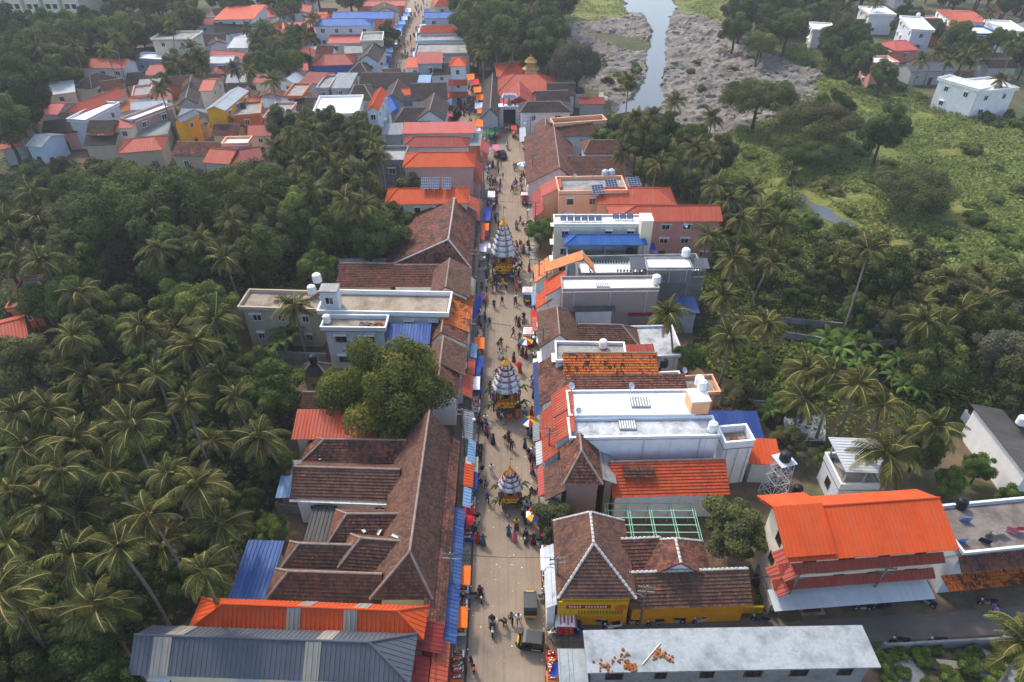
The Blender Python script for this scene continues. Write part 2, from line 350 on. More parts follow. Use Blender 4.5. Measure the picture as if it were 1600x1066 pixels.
poly('grove_floor', PX([(-60, 500), (120, 470), (390, 470), (440, 560), (470, 640), (440, 700), (425, 830), (350, 945), (230, 985), (200, 1120), (-120, 1120)]), .008, 'grovefloor', 1.0, 5)
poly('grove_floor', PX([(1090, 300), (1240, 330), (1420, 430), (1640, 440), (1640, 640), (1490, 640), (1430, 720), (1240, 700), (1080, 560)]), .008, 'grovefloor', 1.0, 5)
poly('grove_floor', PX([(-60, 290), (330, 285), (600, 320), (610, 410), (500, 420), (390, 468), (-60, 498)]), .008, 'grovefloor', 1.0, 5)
# gutter between road and left verge, road joints
gb = MB()
for yy in np.arange(36, 160, 16): gb.box(-4.3, 3.15, yy, yy + .02, .012, .0165)
gb.box(-.6, -.57, 12, 165, .012, .0168)
o = gb.build('road_joint', 'verge'); tag(o, kind='structure')
# litter and petals on the road
lit = MB()
for i in range(650):
    x, y = random.uniform(-4.6, 3.4), random.uniform(30, 150); s = random.uniform(.03, .09)
    if random.random() < .5: x = random.choice((-4.35, 3.1)) + random.gauss(0, .35)
    a = random.uniform(0, 6.28); z = .022 if -4.3 < x < 3.15 else .125
    lit.face([(x + s * math.cos(a + k * 1.57), y + s * math.sin(a + k * 1.57), z + random.uniform(0, .01)) for k in range(4)], random.choice((0, 0, 0, 1, 2)))
tag(lit.build('litter', ['k_white', 'k_orange', 'k_cream']), 'scraps of paper and petals strewn over the street', 'litter', kind='stuff')

# river, rock bed, meadow: displaced sheets with ragged edges
def terrain(name, x0, x1, y0, y1, step, inside, hf, mat):
    nx, ny = int((x1 - x0) / step), int((y1 - y0) / step); idx = {}; mb = MB(); keep = set()
    for i in range(nx):
        for j in range(ny):
            if inside(x0 + (i + .5) * step, y0 + (j + .5) * step): keep.add((i, j))
    def vid(i, j):
        if (i, j) not in idx:
            x, y = x0 + i * step, y0 + j * step
            edge = any((i + a, j + b) not in keep for a in (-1, 0) for b in (-1, 0))
            nv = mnoise.noise_vector((x * .4, y * .4, 3))
            idx[(i, j)] = len(mb.v); mb.v.append((x + nv.x * step * .5, y + nv.y * step * .5, .02 if edge else .03 + hf(x, y)))
        return idx[(i, j)]
    for i, j in keep:
        mb.f.append((vid(i, j), vid(i + 1, j), vid(i + 1, j + 1), vid(i, j + 1))); mb.m.append(0); mb.uv.append([(0, 0)] * 4)
    o = mb.build(name, mat, smooth=False); tag(o, kind='structure'); return o
def pnp(poly_):
    def f(x, y):
        c = False; j = len(poly_) - 1
        for i in range(len(poly_)):
            xi, yi = poly_[i]; xj, yj = poly_[j]
            if (yi > y) != (yj > y) and x < (xj - xi) * (y - yi) / (yj - yi) + xi: c = not c
            j = i
        return c
    return f
WATER_PX = [(965, 178), (1040, 172), (1034, 140), (1042, 100), (1040, 60), (1048, 30), (1056, 12), (1044, -12), (968, -14), (978, 6), (968, 18), (1008, 26), (1018, 50), (1010, 90), (1010, 120), (990, 150)]
in_water = pnp(PX(WATER_PX))
ROCK_PX = [(862, 66), (880, 36), (905, 38), (990, 22), (1075, 24), (1135, 40), (1200, 75), (1280, 118), (1292, 152), (1250, 180), (1160, 205), (1070, 200), (1010, 185), (945, 178), (925, 120), (880, 80)]
in_rock0 = pnp(PX(ROCK_PX))
def in_rock(x, y):
    nv = mnoise.noise((x * .06, y * .06, 1.7)) * 8
    return in_rock0(x + nv, y + nv) and mnoise.noise((x * .045, y * .03, 8.2)) > -.42
def rock_h(x, y):
    if in_water(x, y): return -.4
    h = mnoise.fractal((x * .11, y * .16, 0), .9, 2.1, 6) * 1.5 + .5 + abs(mnoise.noise((x * .5, y * .9, 4))) * .9
    return max(0.02, h)
terrain('rock_bed', 10, 112, 160, 320, 1.15, in_rock, rock_h, 'rock')
poly('river', PX(WATER_PX), .30, 'water', 2.0, 8)
poly('pond', PX([(1128, 60), (1140, 72), (1120, 80), (1098, 78), (1108, 66)]), .32, 'water', 1.5, 6)
poly('stream', PX([(1244, 298), (1256, 302), (1262, 313), (1297, 328), (1318, 342), (1342, 354), (1318, 358), (1285, 340), (1262, 330), (1250, 315)]), .14, 'water', .8, 6)
MEAD_PX = [(1105, 235), (1150, 195), (1220, 175), (1290, 118), (1250, 95), (1210, 75), (1290, 70), (1400, 130), (1470, 160), (1620, 200), (1660, 420), (1560, 430), (1420, 430), (1330, 400), (1215, 330), (1130, 290)]
in_mead = pnp(PX(MEAD_PX))
in_stream = pnp(PX([(1240, 294), (1262, 298), (1300, 322), (1350, 356), (1310, 364), (1262, 336)]))
terrain('meadow', 20, 200, 95, 262, 1.6, in_mead, lambda x, y: .02 if in_stream(x, y) else .12 + max(0, mnoise.fractal((x * .16, y * .16, 2), .8, 2.2, 5)) * 1.1, 'meadow')
bd = MB()
for i in range(900):
    x, y = random.uniform(12, 105), random.uniform(165, 300)
    if not in_rock(x, y) or in_water(x, y): continue
    s = random.uniform(.25, 1.0); z = .3 + max(0, rock_h(x, y)) * .8; a = random.uniform(0, 3)
    bd.lathe([(s * .7, z - s * .4), (s * random.uniform(.9, 1.2), z), (s * random.uniform(.6, .9), z + s * .35), (s * .2, z + s * .5)], 6, 0, (x, y, 0), random.uniform(0, .6))
tag(bd.build('boulders', 'rock'), 'loose grey boulders strewn over the river rock bed', 'boulders', kind='stuff')
poly('far_bank', PX([(860, 40), (900, 38), (960, 30), (985, 22), (965, 0), (940, -20), (850, -20), (830, 10)]), .03, 'meadow', 2, 6)
poly('far_bank', PX([(1060, 20), (1140, 45), (1140, 30), (1150, -20), (1050, -20)]), .03, 'meadow', 2, 6)
poly('river_path', PX([(935, 158), (950, 158), (945, 118), (938, 118)]), .05, 'c_light', .3, 4)

# ------------------------------------------------------------------ roofs
def lift(mb, pts, kind, m=0, th=.10):
    """one planar roof slope; pts[0]->pts[1] is the eave, counter-clockwise from above"""
    pts = [Vector(p) for p in pts]; e = (pts[1] - pts[0]).normalized()
    nrm = Vector((0, 0, 0))
    for i in range(len(pts)): nrm += pts[i].cross(pts[(i + 1) % len(pts)])
    nrm = (pts[1] - pts[0]).cross(pts[2] - pts[0]).normalized()
    if nrm.z < 0: pts = [pts[1], pts[0]] + list(reversed(pts[2:])); e = -e; nrm = -nrm
    s = nrm.cross(e); o = pts[0]
    q = [((p - o).dot(e), (p - o).dot(s)) for p in pts]
    def span(axis, val):
        r = []
        for i in range(len(q)):
            a, b = q[i], q[(i + 1) % len(q)]; da, db = a[axis] - val, b[axis] - val
            if da * db < 0 or (abs(da) < 1e-6) != (abs(db) < 1e-6):
                t = da / (da - db); r.append(a[1 - axis] + (b[1 - axis] - a[1 - axis]) * t)
        return (min(r), max(r)) if len(r) > 1 else None
    W = lambda u, v, h: o + e * u + s * v + nrm * h
    vmax = max(v for _, v in q); vmin = min(v for _, v in q); ueps = 1e-3
    if kind == 'tile':
        k = max(1, round((vmax - vmin) / .34)); hgt = .085
        for i in range(k):
            v0, v1 = vmin + (vmax - vmin) * i / k, vmin + (vmax - vmin) * (i + 1) / k
            a = span(1, v0 + 1e-4); b = span(1, v1 - 1e-4)
            if not a or not b: continue
            jw = random.uniform(-.008, .008)
            mb.face([W(a[0], v0, hgt + jw), W(a[1], v0, hgt + jw), W(b[1], v1, 0), W(b[0], v1, 0)], m, [(a[0], i * .34 + .01), (a[1], i * .34 + .01), (b[1], i * .34 + .33), (b[0], i * .34 + .33)])
            mb.face([W(a[0], v0, -.01), W(a[1], v0, -.01), W(a[1], v0, hgt + jw), W(a[0], v0, hgt + jw)], m, [(a[0], i * .34 - .03), (a[1], i * .34 - .03), (a[1], i * .34), (a[0], i * .34)])
    else:
        mb.face(pts, m, q)
        if kind == 'sheet':
            umin, umax = min(u for u, _ in q), max(u for u, _ in q); k = max(1, int((umax - umin) / .4))
            for i in range(k):
                u = umin + (umax - umin) * (i + .5) / k; r = span(0, u)
                if not r or r[1] - r[0] < .15: continue
                A, B_ = r[0] + .01, r[1] - .02
                l0, l1, t0, t1 = W(u - .06, A, .003), W(u - .06, B_, .003), W(u, A, .055), W(u, B_, .055)
                r0, r1 = W(u + .06, A, .003), W(u + .06, B_, .003)
                mb.face([l0, t0, t1, l1], m, [(u, A), (u, A), (u, B_), (u, B_)]); mb.face([t0, r0, r1, t1], m, [(u, A), (u, A), (u, B_), (u, B_)])
    lo = [p - nrm * th for p in pts]
    mb.face(list(reversed(lo)), m)
    for i in range(len(pts)):
        j = (i + 1) % len(pts); mb.face([lo[i], lo[j], pts[j], pts[i]], m, [(0, 0), (.2, 0), (.2, .1), (0, .1)])

def cap_line(a, b, parent, mat='ridge', r=.13, blocks=False, name='ridge_cap'):
    mb = MB(); a, b = Vector(a), Vector(b); L = (b - a).length
    if blocks:
        k = max(2, int(L / .42))
        for i in range(k):
            p, q = a.lerp(b, i / k), a.lerp(b, (i + .62) / k); mb.tube([p, q], r * 1.15, 6)
        mb.tube([a - Vector((0, 0, .05)), b - Vector((0, 0, .05))], r, 5)
        return mb.build(name, 'ridgewhite', parent)
    mb.tube([a, b], r, 6); return mb.build(name, mat, parent)

WIN = {}
def win_mesh(style):
    if style not in WIN:
        f = MB(); t = .08
        f.box(-.5, .5, -.09, .02, -.5, -.5 + t); f.box(-.5, .5, -.09, .02, .5 - t, .5); f.box(-.5, -.5 + t, -.09, .02, -.5 + t, .5 - t); f.box(.5 - t, .5, -.09, .02, -.5 + t, .5 - t)
        f.box(-.025, .025, -.06, .02, -.5 + t, .5 - t)
        p = MB(); p.box(-.42, .42, -.025, .015, -.42, .42)
        s = MB(); s.box(-.62, .62, -.55, .0, .56, .63)
        WIN[style] = (f.mesh('window', style), p.mesh('pane', 'glass'), s.mesh('sunshade', 'trim'))
    return WIN[style]
def window(parent, x, y, z, rz, w_=1.2, h=1.2, style='trim', pane=True, shade=False):
    f, p, s = win_mesh(style)
    o = link('window', f, parent, (x, y, z), rz, (w_, 1, h)); link('pane', p, o)
    if shade: link('sunshade', s, o)
    return o
def door(parent, x, y, rz, w_=1.1, h=2.1, mat='frame_brown', z=0):
    mb = MB(); mb.box(-w_ / 2, w_ / 2, -.05, .05, 0, h); o = mb.build('door', mat, parent); o.location = (x, y, z + .02); o.rotation_euler.z = rz
    return o

def frame(A, Bq, Cq, z, ax=False):
    a, b, c = P(*A, z), P(*Bq, z), P(*Cq, z)
    if ax: ym = (a.y + b.y) / 2; a.y = ym; b.y = ym
    u = (b - a); W = u.length; u.normalize(); v = Vector((-u.y, u.x, 0)); D = (c - a).dot(v)
    ctr = a + u * W / 2 + v * D / 2; return ctr, math.atan2(u.y, u.x), W, D
DIM = {}; PT = [None]
def B(name, label, A, Bq, Cq, z, roof='flat', rise=2.0, kind='tile', rm='t_brown', wm='w_white', rp=.5, hip=(0, 0), ov=.45, win='ns', par=.8, cat='house', zb=0, blocks=False, caps=True, st=None, style='trim', shade=None, slabm='c_light', strips=(), zw=None, parent=None, doorw=True):
    """a building from its eave corners: near-left A, near-right Bq, a far point Cq, all on the plane of the eaves"""
    ctr, rz, W, D = PT[0] if A is None else frame(A, Bq, Cq, z, roof in ('sw', 'se', 'gv', 'hv') and Cq[1] > 195)
    root = empty(name, (ctr.x, ctr.y, zb), rz, label, cat)
    x0, x1, y0, y1 = -W / 2, W / 2, -D / 2, D / 2; zz = z - zb; far = ctr.y > 150
    hx0, hx1, hy0, hy1 = x0 + ov, x1 - ov, y0 + ov, y1 - ov
    wl = MB(); rf = MB(); lines = []
    top = zz - .02
    wl.box(hx0, hx1, hy0, hy1, 0, top)
    zr = zz + rise
    L = lambda p: lift(rf, p, kind)
    if roof == 'flat':
        ro = MB(); ro.box(x0, x1, y0, y1, zz - .16, zz + .02); so_ = ro.build('roof', slabm, root)
        if par > 0:
            pb = MB(); t = .15; zt = zz + par
            e_ = .004
            pb.box(x0 + e_, x1 - e_, y0 + e_, y0 + t, zz + .015, zt); pb.box(x0 + e_, x1 - e_, y1 - t, y1 - e_, zz + .015, zt); pb.box(x0 + e_, x0 + t, y0 + t, y1 - t, zz + .015, zt - .003); pb.box(x1 - t, x1 - e_, y0 + t, y1 - t, zz + .015, zt - .003)
            pb.build('parapet', wm, so_)
            cb = MB(); cb.box(x0 - .05, x1 + .05, y0 - .05, y0 + t + .04, zt, zt + .07); cb.box(x0 - .05, x1 + .05, y1 - t - .04, y1 + .05, zt, zt + .07); cb.box(x0 - .05, x0 + t + .04, y0 + t + .04, y1 - t - .04, zt, zt + .07); cb.box(x1 - t - .04, x1 + .05, y0 + t + .04, y1 - t - .04, zt, zt + .07)
            if not far:
                for fx in (.12, .5, .88): dp = MB(); dp.tube([(hx0 + (hx1 - hx0) * fx, hy0 - .07, .1), (hx0 + (hx1 - hx0) * fx, hy0 - .07, zz - .2)], .05, 6); dp.build('drain_pipe', 'galv', root)
                dp = MB(); yy = y1 - t - .12; dp.tube([(x0 + .4, yy, zz + .12), (x1 - .6, yy, zz + .12), (x1 - .6, y0 + .6, zz + .12)], .04, 6); dp.build('water_pipe', 'galv', so_)
            cb.build('coping', 'trim' if 'white' in wm or 'cream' in wm else wm, so_)
    elif roof in ('gu', 'hu'):
        yr = y0 + D * rp; a, b = x0 + hip[0], x1 - hip[1]
        L([(x0, y0, zz), (x1, y0, zz), (b, yr, zr), (a, yr, zr)]); L([(x1, y1, zz), (x0, y1, zz), (a, yr, zr), (b, yr, zr)])
        lines.append(((a, yr, zr + .04), (b, yr, zr + .04)))
        for hh, xe, xr, s in ((hip[0], x0, a, 1), (hip[1], x1, b, -1)):
            if hh: 
                L([(xe, y1, zz), (xe, y0, zz), (xr, yr, zr)] if s > 0 else [(xe, y0, zz), (xe, y1, zz), (xr, yr, zr)])
                lines += [((xe, y0, zz + .04), (xr, yr, zr + .04)), ((xe, y1, zz + .04), (xr, yr, zr + .04))]
            else:
                xx = xe + s * ov; k = rise * (1 - ov / max(.1, (yr - y0)))
                g = [(xx, hy0, top), (xx, hy1, top), (xx, yr, top + rise - .25)]
                wl.face(g if s < 0 else list(reversed(g)))
    elif roof in ('gv', 'hv'):
        xr = x0 + W * rp; a, b = y0 + hip[0], y1 - hip[1]
        L([(x0, y1, zz), (x0, y0, zz), (xr, a, zr), (xr, b, zr)]); L([(x1, y0, zz), (x1, y1, zz), (xr, b, zr), (xr, a, zr)])
        lines.append(((xr, a, zr + .04), (xr, b, zr + .04)))
        for hh, ye, yr_, s in ((hip[0], y0, a, 1), (hip[1], y1, b, -1)):
            if hh:
                L([(x0, ye, zz), (x1, ye, zz), (xr, yr_, zr)] if s > 0 else [(x1, ye, zz), (x0, ye, zz), (xr, yr_, zr)])
                lines += [((x0, ye, zz + .04), (xr, yr_, zr + .04)), ((x1, ye, zz + .04), (xr, yr_, zr + .04))]
            else:
                yy = ye + s * ov; g = [(hx0, yy, top), (hx1, yy, top), (xr, yy, top + rise - .25)]
                wl.face(g if s > 0 else list(reversed(g)))
    else:   # single slope; z is the low eave
        d = {'sn': [(x0, y0, zz), (x1, y0, zz), (x1, y1, zr), (x0, y1, zr)], 'sf': [(x1, y1, zz), (x0, y1, zz), (x0, y0, zr), (x1, y0, zr)],
             'sw': [(x0, y1, zz), (x0, y0, zz), (x1, y0, zr), (x1, y1, zr)], 'se': [(x1, y0, zz), (x1, y1, zz), (x0, y1, zr), (x0, y0, zr)]}[roof]
        L(d); k = rise
        if roof == 'sn': wl.face([(hx0, hy1, top), (hx0, hy1, top + k * .9), (hx0, hy0, top)]); wl.face([(hx1, hy0, top), (hx1, hy1, top + k * .9), (hx1, hy1, top)])
        elif roof == 'sw' : wl.face([(hx0, hy0, top), (hx1, hy0, top), (hx1, hy0, top + k * .9)]); wl.face([(hx1, hy0, top), (hx1, hy1, top), (hx1, hy1, top + k * .9), (hx1, hy0, top + k * .9)])
        elif roof == 'se': wl.face([(hx0, hy0, top), (hx1, hy0, top), (hx0, hy0, top + k * .9)]); wl.face([(hx0, hy1, top), (hx0, hy0, top), (hx0, hy0, top + k * .9), (hx0, hy1, top + k * .9)])
        else: wl.face([(hx0, hy0, top), (hx1, hy0, top), (hx1, hy0, top + k * .9), (hx0, hy0, top + k * .9)])
    if zw is None: wl.build('wall', wm, root)
    else:       # open shed on posts
        for px_ in (hx0 + .1, 0, hx1 - .1):
            for py_ in (hy0 + .1, hy1 - .1):
                pb = MB(); pb.box(px_ - .08, px_ + .08, py_ - .08, py_ + .08, 0, top); pb.build('post', 'steel', root)
    if roof != 'flat':
        ro = rf.build('roof', rm, root)
        if caps:
            for a, b in lines: cap_line(a, b, ro, ('ridge' if kind == 'tile' else rm), .12 if kind == 'tile' else .10, blocks)
        for (fx, wd) in strips:     # clear sheets let into the near and far slopes
            for s in (0, 1):
                sb = MB(); yr = y0 + D * rp; xa = x0 + W * fx + (0.8 if s else 0)
                if s == 0: q = [(xa, y0 - .02, zz + .045), (xa + wd, y0 - .02, zz + .045), (xa + wd, yr - .1, zr + .03), (xa, yr - .1, zr + .03)]
                else: q = [(xa + wd, y1 + .02, zz + .045), (xa, y1 + .02, zz + .045), (xa, yr + .1, zr + .03), (xa + wd, yr + .1, zr + .03)]
                lift(sb, q, 'sheet', 0, .03); sb.build('clear_sheet', 's_clear', ro)
    # openings on the faces that look towards the street and the south
    if zw is None:
        st = st or max(1, round(top / 3.1)); fh = top / st; sh = (top > 5) if shade is None else shade
        faces = []
        if 'n' in win: faces.append(('n', hx1 - hx0))
        if 's' in win: faces.append(('s', hy1 - hy0))
        for f, ln in faces:
            k = max(1, int(ln / (3.4 if not far else 4.2)))
            for fl in range(st):
                for i in range(k):
                    t = (i + .5) / k; zc = fl * fh + fh * .55; ww = random.choice((1.0, 1.2, 1.5)); hh = min(1.3, fh * .42)
                    if random.random() < .10: continue
                    if f == 'n':
                        if fl == 0 and i == k // 2 and doorw: door(root, hx0 + ln * t, hy0, 0); continue
                        window(root, hx0 + ln * t, hy0, zc, 0, ww, hh, style, not far, sh)
                    else:
                        sgn = 1 if ctr.x < 0 else -1; xx = hx1 if sgn > 0 else hx0
                        window(root, xx, hy0 + ln * t, zc, sgn * math.pi / 2, ww, hh, style, not far, sh)
    DIM[root.name] = (W, D, zz)
    return root
# ================================================================== buildings, left of the street, from the near end up
S = dict(kind='sheet')
b = B('market_hall', 'long hall under slate grey ribbed metal roof beside the orange one', (200, 1055), (641, 1070), (237, 977), 6.5, 'hu', 1.9, 'sheet', 's_grey', 'w_cream', hip=(0, 3.6), win='n', rp=.55, strips=((.075, 1.5), (.62, 1.3)), cat='hall')
b = B('market_hall', 'long hall under bright orange hipped metal roof with two clear strips', (292, 985), (662, 1000), (345, 935), 6.1, 'hu', 1.7, 'sheet', 's_orange', 'w_cream', hip=(3.0, 2.4), win='', strips=((.42, 1.2), (.66, 1.2)), cat='hall')
B('shop', 'small shop under faded red lean to sheet by the orange hall', (650, 1018), (690, 1026), (664, 974), 4.6, 'se', .8, 'sheet', 's_darkred', 'w_redwall', win='', cat='shop')
B('shop', 'small shop under dark red sheet beside the slate grey roof', (640, 1068), (668, 1072), (648, 1028), 4.4, 'se', .7, 'sheet', 's_darkred', 'w_redwall', win='', cat='shop')
B('shop', 'small shop front with orange awning sheet at the street edge', (672, 1074), (698, 1078), (690, 1004), 3.6, 'se', .7, 'sheet', 's_redorange', 'w_redwall', win='', cat='shop')
# the tiled row: one long ridge along the street, wings behind
B('tiled_house', 'long brown tiled row house with ridge running along the street', (577, 940), (676, 934), (634, 676), 5.0, 'hv', 3.6, 'tile', 't_brown', 'w_cream', rp=.64, hip=(2.6, 0), win='s')
B('tiled_house', 'brown tiled veranda roof with orange patches below the long row house', (662, 982), (694, 982), (716, 690), 3.9, 'se', 1.5, 'tile', 't_mix', 'w_cream', win='', doorw=False)
B('tiled_house', 'nearest rear wing of dark tiles next to the orange hall', (413, 940), (596, 946), (433, 889), 4.3, 'hu', 2.3, 'tile', 't_brown', 'w_cream', hip=(2.2, 0), win='')
B('tiled_house', 'rear wing of dark tiles with hipped end beside the blue sheet roof', (438, 889), (560, 893), (449, 846), 4.2, 'hu', 1.9, 'tile', 't_brown', 'w_cream', hip=(1.8, 0), win='')
B('tiled_house', 'small hipped tile roof raised over the middle of the rear wings', (528, 888), (628, 896), (545, 834), 5.0, 'hu', 2.2, 'tile', 't_brown', 'w_white', hip=(2.0, 0), win='')
B('tiled_house', 'tile roof with pale valley gutters behind the raised hip', (512, 850), (622, 850), (524, 797), 4.6, 'hu', 2.0, 'tile', 't_mix', 'w_cream', hip=(1.8, 0), win='')
B('tiled_house', 'wide rear wing of dark tiles above the white gutter', (453, 779), (622, 784), (470, 722), 4.6, 'gu', 2.1, 'tile', 't_brown', 'w_white', win='n', rp=.5)
B('tiled_house', 'upper rear wing of dark tiles just below the orange red sheet', (471, 722), (634, 724), (500, 684), 4.8, 'hu', 1.7, 'tile', 't_mix', 'w_white', hip=(2.4, 0), win='')
B('shed', 'long orange red sheet roof in the shade of the mango tree', (455, 687), (628, 686), (470, 651), 5.6, 'sn', 1.2, 'sheet', 's_redorange', 'w_cream', win='', cat='shed')
B('shed', 'blue sheet shed with clear strip at the edge of the palms', (356, 936), (416, 938), (381, 850), 3.6, 'sn', .7, 'sheet', 's_blue', 'w_greywall', win='', cat='shed')
B('shed', 'weathered grey tin shed in the yard behind the tiled wings', (474, 845), (512, 847), (485, 795), 3.2, 'sn', .7, 'sheet', 's_zincdark', 'w_block', win='', cat='shed')
B('shed', 'small pale tin shed at the end of the wide wing', (452, 748), (490, 746), (458, 724), 3.4, 'sn', .5, 'sheet', 's_zinc', 'w_block', win='', cat='shed')
B('shed', 'narrow bluish tin lean to below the palm at the yard wall', (430, 778), (452, 778), (436, 748), 3.0, 'sn', .5, 'sheet', 's_paleblue', 'w_block', win='', cat='shed')
# behind and above the mango tree
B('tiled_house', 'brown tiled street house peeking out beside the mango tree', (655, 624), (715, 622), (668, 570), 5.0, 'gv', 2.2, 'tile', 't_mix', 'w_white', rp=.5, win='s')
B('tiled_house', 'brown tiled street house between mango tree and blue roofed yard', (664, 588), (726, 588), (682, 545), 5.2, 'gv', 2.1, 'tile', 't_brown', 'w_white', rp=.4, win='s')
B('outhouse', 'small dark pyramid roofed outhouse behind the mango tree', (468, 590), (512, 590), (480, 570), 3.6, 'hu', 1.6, 'tile', 't_dark', 'w_beige', hip=(1.6, 1.6), win='n')
B('tiled_house', 'low tiled house half hidden under the mango tree', (470, 646), (560, 646), (480, 612), 4.0, 'gu', 1.7, 'tile', 't_brown', 'w_beige', win='n')
B('flat_house', 'long flat roofed white building with brown stained terrace and tower', (496, 492), (701, 496), (520, 459), 7.2, 'flat', wm='w_white', slabm='c_tan', win='n', par=.7, style='frame_brown')
B('flat_house', 'grey stained flat roof annex left of the white tower', (372, 484), (497, 488), (385, 456), 6.6, 'flat', wm='w_beige', slabm='c_tan', win='n', par=.5)
B('stair_tower', 'white stair tower with sloping concrete cap on the terrace', (497, 456), (526, 456), (500, 443), 10.6, 'flat', wm='w_whitegrey', slabm='c_light', par=0, win='n', ov=.1, zb=7.2, cat='tower', st=1, doorw=False)
B('flat_house', 'pale two storey house with rubble strewn roof beside blue sheets', (501, 517), (603, 518), (512, 497), 7.0, 'flat', wm='w_whitegrey', slabm='c_tan', win='n', par=.6, style='frame_brown')
B('shed', 'bright blue ribbed sheet roof between pale house and tiles', (603, 538), (671, 538), (608, 514), 5.8, 'sn', .9, 'sheet', 's_blue', 'w_whitegrey', win='', cat='shed')
B('tiled_house', 'street house with brown tile gable beside the blue sheet roof', (668, 541), (730, 536), (678, 508), 5.0, 'gv', 2.0, 'tile', 't_mix', 'w_white', rp=.36, win='s')
B('tiled_house', 'street house with bright orange tile slope at the terrace end', (690, 520), (735, 522), (704, 462), 5.0, 'se', 2.2, 'tile', 't_orange', 'w_white', win='s')
B('tiled_house', 'brown tiled house with yellow balcony and curved white gable', (672, 462), (733, 470), (688, 420), 6.2, 'gv', 1.9, 'tile', 't_brown', 'w_white', rp=.42, win='s')
B('tiled_house', 'red brown tiled wing with neat ridge in front of the big roof', (612, 448), (690, 448), (612, 422), 5.2, 'gu', 1.4, 'tile', 't_red', 'w_white', rp=.85, win='')
B('tiled_house', 'broken old tile roof with a fallen in hole', (524, 448), (614, 449), (536, 419), 4.8, 'gu', 1.6, 'tile', 't_red', 'w_beige', rp=.8, win='')
B('tiled_house', 'broad old tiled mansion with long street ridge and white valley', (600, 418), (736, 420), (650, 330), 5.0, 'hv', 3.8, 'tile', 't_mix', 'w_white', rp=.74, hip=(2.5, 2.5), win='s', blocks=True)
B('tiled_house', 'dark veranda roof in front of the old tiled mansion', (716, 436), (745, 436), (748, 330), 3.8, 'se', 1.3, 'tile', 't_dark', 'w_white', win='')
B('shed', 'grey blue tin roof strip behind the broken tile roof', (525, 422), (636, 420), (540, 409), 4.4, 'sn', .6, 'sheet', 's_zinc', 'w_block', win='', cat='shed')
B('orange_roof_house', 'cream house under orange hip roof carrying three solar panels', (600, 320), (733, 318), (606, 295), 8.2, 'hu', 1.5, 'sheet', 's_orange', 'w_cream', hip=(2.2, 2.2), win='ns', style='frame_brown')
B('shop', 'two step red awning shop front below the solar panel house', (728, 345), (750, 347), (736, 312), 4.2, 'se', 1.0, 'sheet', 's_redorange', 'w_redwall', win='', cat='shop')
B('hall', 'plain mauve walled hall under bright orange hip roof', (628, 262), (742, 261), (640, 240), 9.2, 'hu', 1.6, 'sheet', 's_orange', 'w_mauve', hip=(3, 2.2), win='', cat='hall')
B('shop', 'narrow shop with red sheet slope beside the mauve hall', (736, 286), (752, 290), (742, 256), 5.0, 'se', 1.4, 'sheet', 's_red', 'w_mauve', win='', cat='shop')
B('flat_house', 'raw grey concrete building with open unfinished deck', (590, 256), (632, 256), (592, 234), 7.5, 'flat', wm='w_block', slabm='c_light', win='n', par=.8)
B('red_roof_house', 'house under faded red hip roof between concrete deck and salmon shed', (628, 230), (733, 230), (640, 216), 7.5, 'hu', 1.3, 'sheet', 's_red', 'w_whitegrey', hip=(2.5, 2), win='')
B('shed', 'long salmon sheet roofed shed with open dark front', (628, 209), (742, 208), (632, 197), 6.2, 'sn', .9, 'sheet', 's_salmon', 'w_greywall', win='', cat='shed')
B('shed', 'grey sheet shed adjoining the salmon roof', (598, 211), (629, 210), (600, 198), 6.0, 'sn', .8, 'sheet', 's_zinc', 'w_greywall', win='', cat='shed')
B('shop', 'small grey tin shop where the street widens by the temple', (732, 228), (752, 228), (734, 214), 4.2, 'sn', .7, 'sheet', 's_zinc', 'w_salmonwall', win='', cat='shop')
B('shop', 'small salmon sheet shop beside the temple square', (750, 240), (764, 240), (752, 224), 4.0, 'se', .8, 'sheet', 's_salmon', 'w_salmonwall', win='', cat='shop')
# ================================================================== right of the street, from the near end up
B('flat_house', 'broad bare cement roof with broken clay pots and columned front', (918, 1052), (1377, 1043), (917, 985), 6.0, 'flat', wm='w_block', slabm='c_pale', par=0, win='n', cat='building', shade=False, style='frame_brown')
B('flat_house', 'lower bare cement roof corner over a blue awning shop', (874, 1072), (920, 1072), (890, 1014), 4.8, 'flat', wm='w_block', slabm='c_pale', par=0, win='', cat='building')
B('tiled_house', 'corner tiled house with pale ridge blocks and yellow sign wall', (872, 938), (994, 934), (884, 814), 5.2, 'hv', 3.4, 'tile', 't_brown', 'w_yellow', rp=.47, hip=(3.6, 1.6), win='', blocks=True)
B('tiled_house', 'long low tiled wing above the yellow wall on the side road', (984, 953), (1176, 946), (990, 899), 3.4, 'gu', 2.0, 'tile', 't_brown', 'w_yellow', rp=.72, win='', blocks=True)
B('tiled_house', 'cross gabled tile roof behind the yellow wall wing', (1003, 912), (1112, 900), (1018, 846), 4.4, 'hv', 2.6, 'tile', 't_mix', 'w_white', rp=.5, hip=(0, 1.6), win='', blocks=True)
B('tiled_house', 'small tile roof with dark valley joining the corner house', (976, 905), (1040, 902), (985, 845), 4.2, 'gu', 2.0, 'tile', 't_red', 'w_white', rp=.72, win='', blocks=True)
B('shop', 'narrow white sheet lean to along the corner tiled house', (853, 951), (870, 951), (853, 856), 3.9, 'sw', .7, 'slab', 's_white', 'w_white', win='', cat='shop', ov=.15)
B('brick_annex', 'brick and tile annex with mortared gable above the shop roofs', (880, 759), (942, 757), (880, 700), 6.6, 'hv', 2.4, 'tile', 't_mix', 'w_brick', rp=.48, hip=(2.6, 0), win='', blocks=False)
B('tiled_house', 'brown tiled street roof below the brick annex', (852, 782), (884, 784), (850, 732), 3.9, 'sw', 1.8, 'tile', 't_brown', 'w_white', win='')
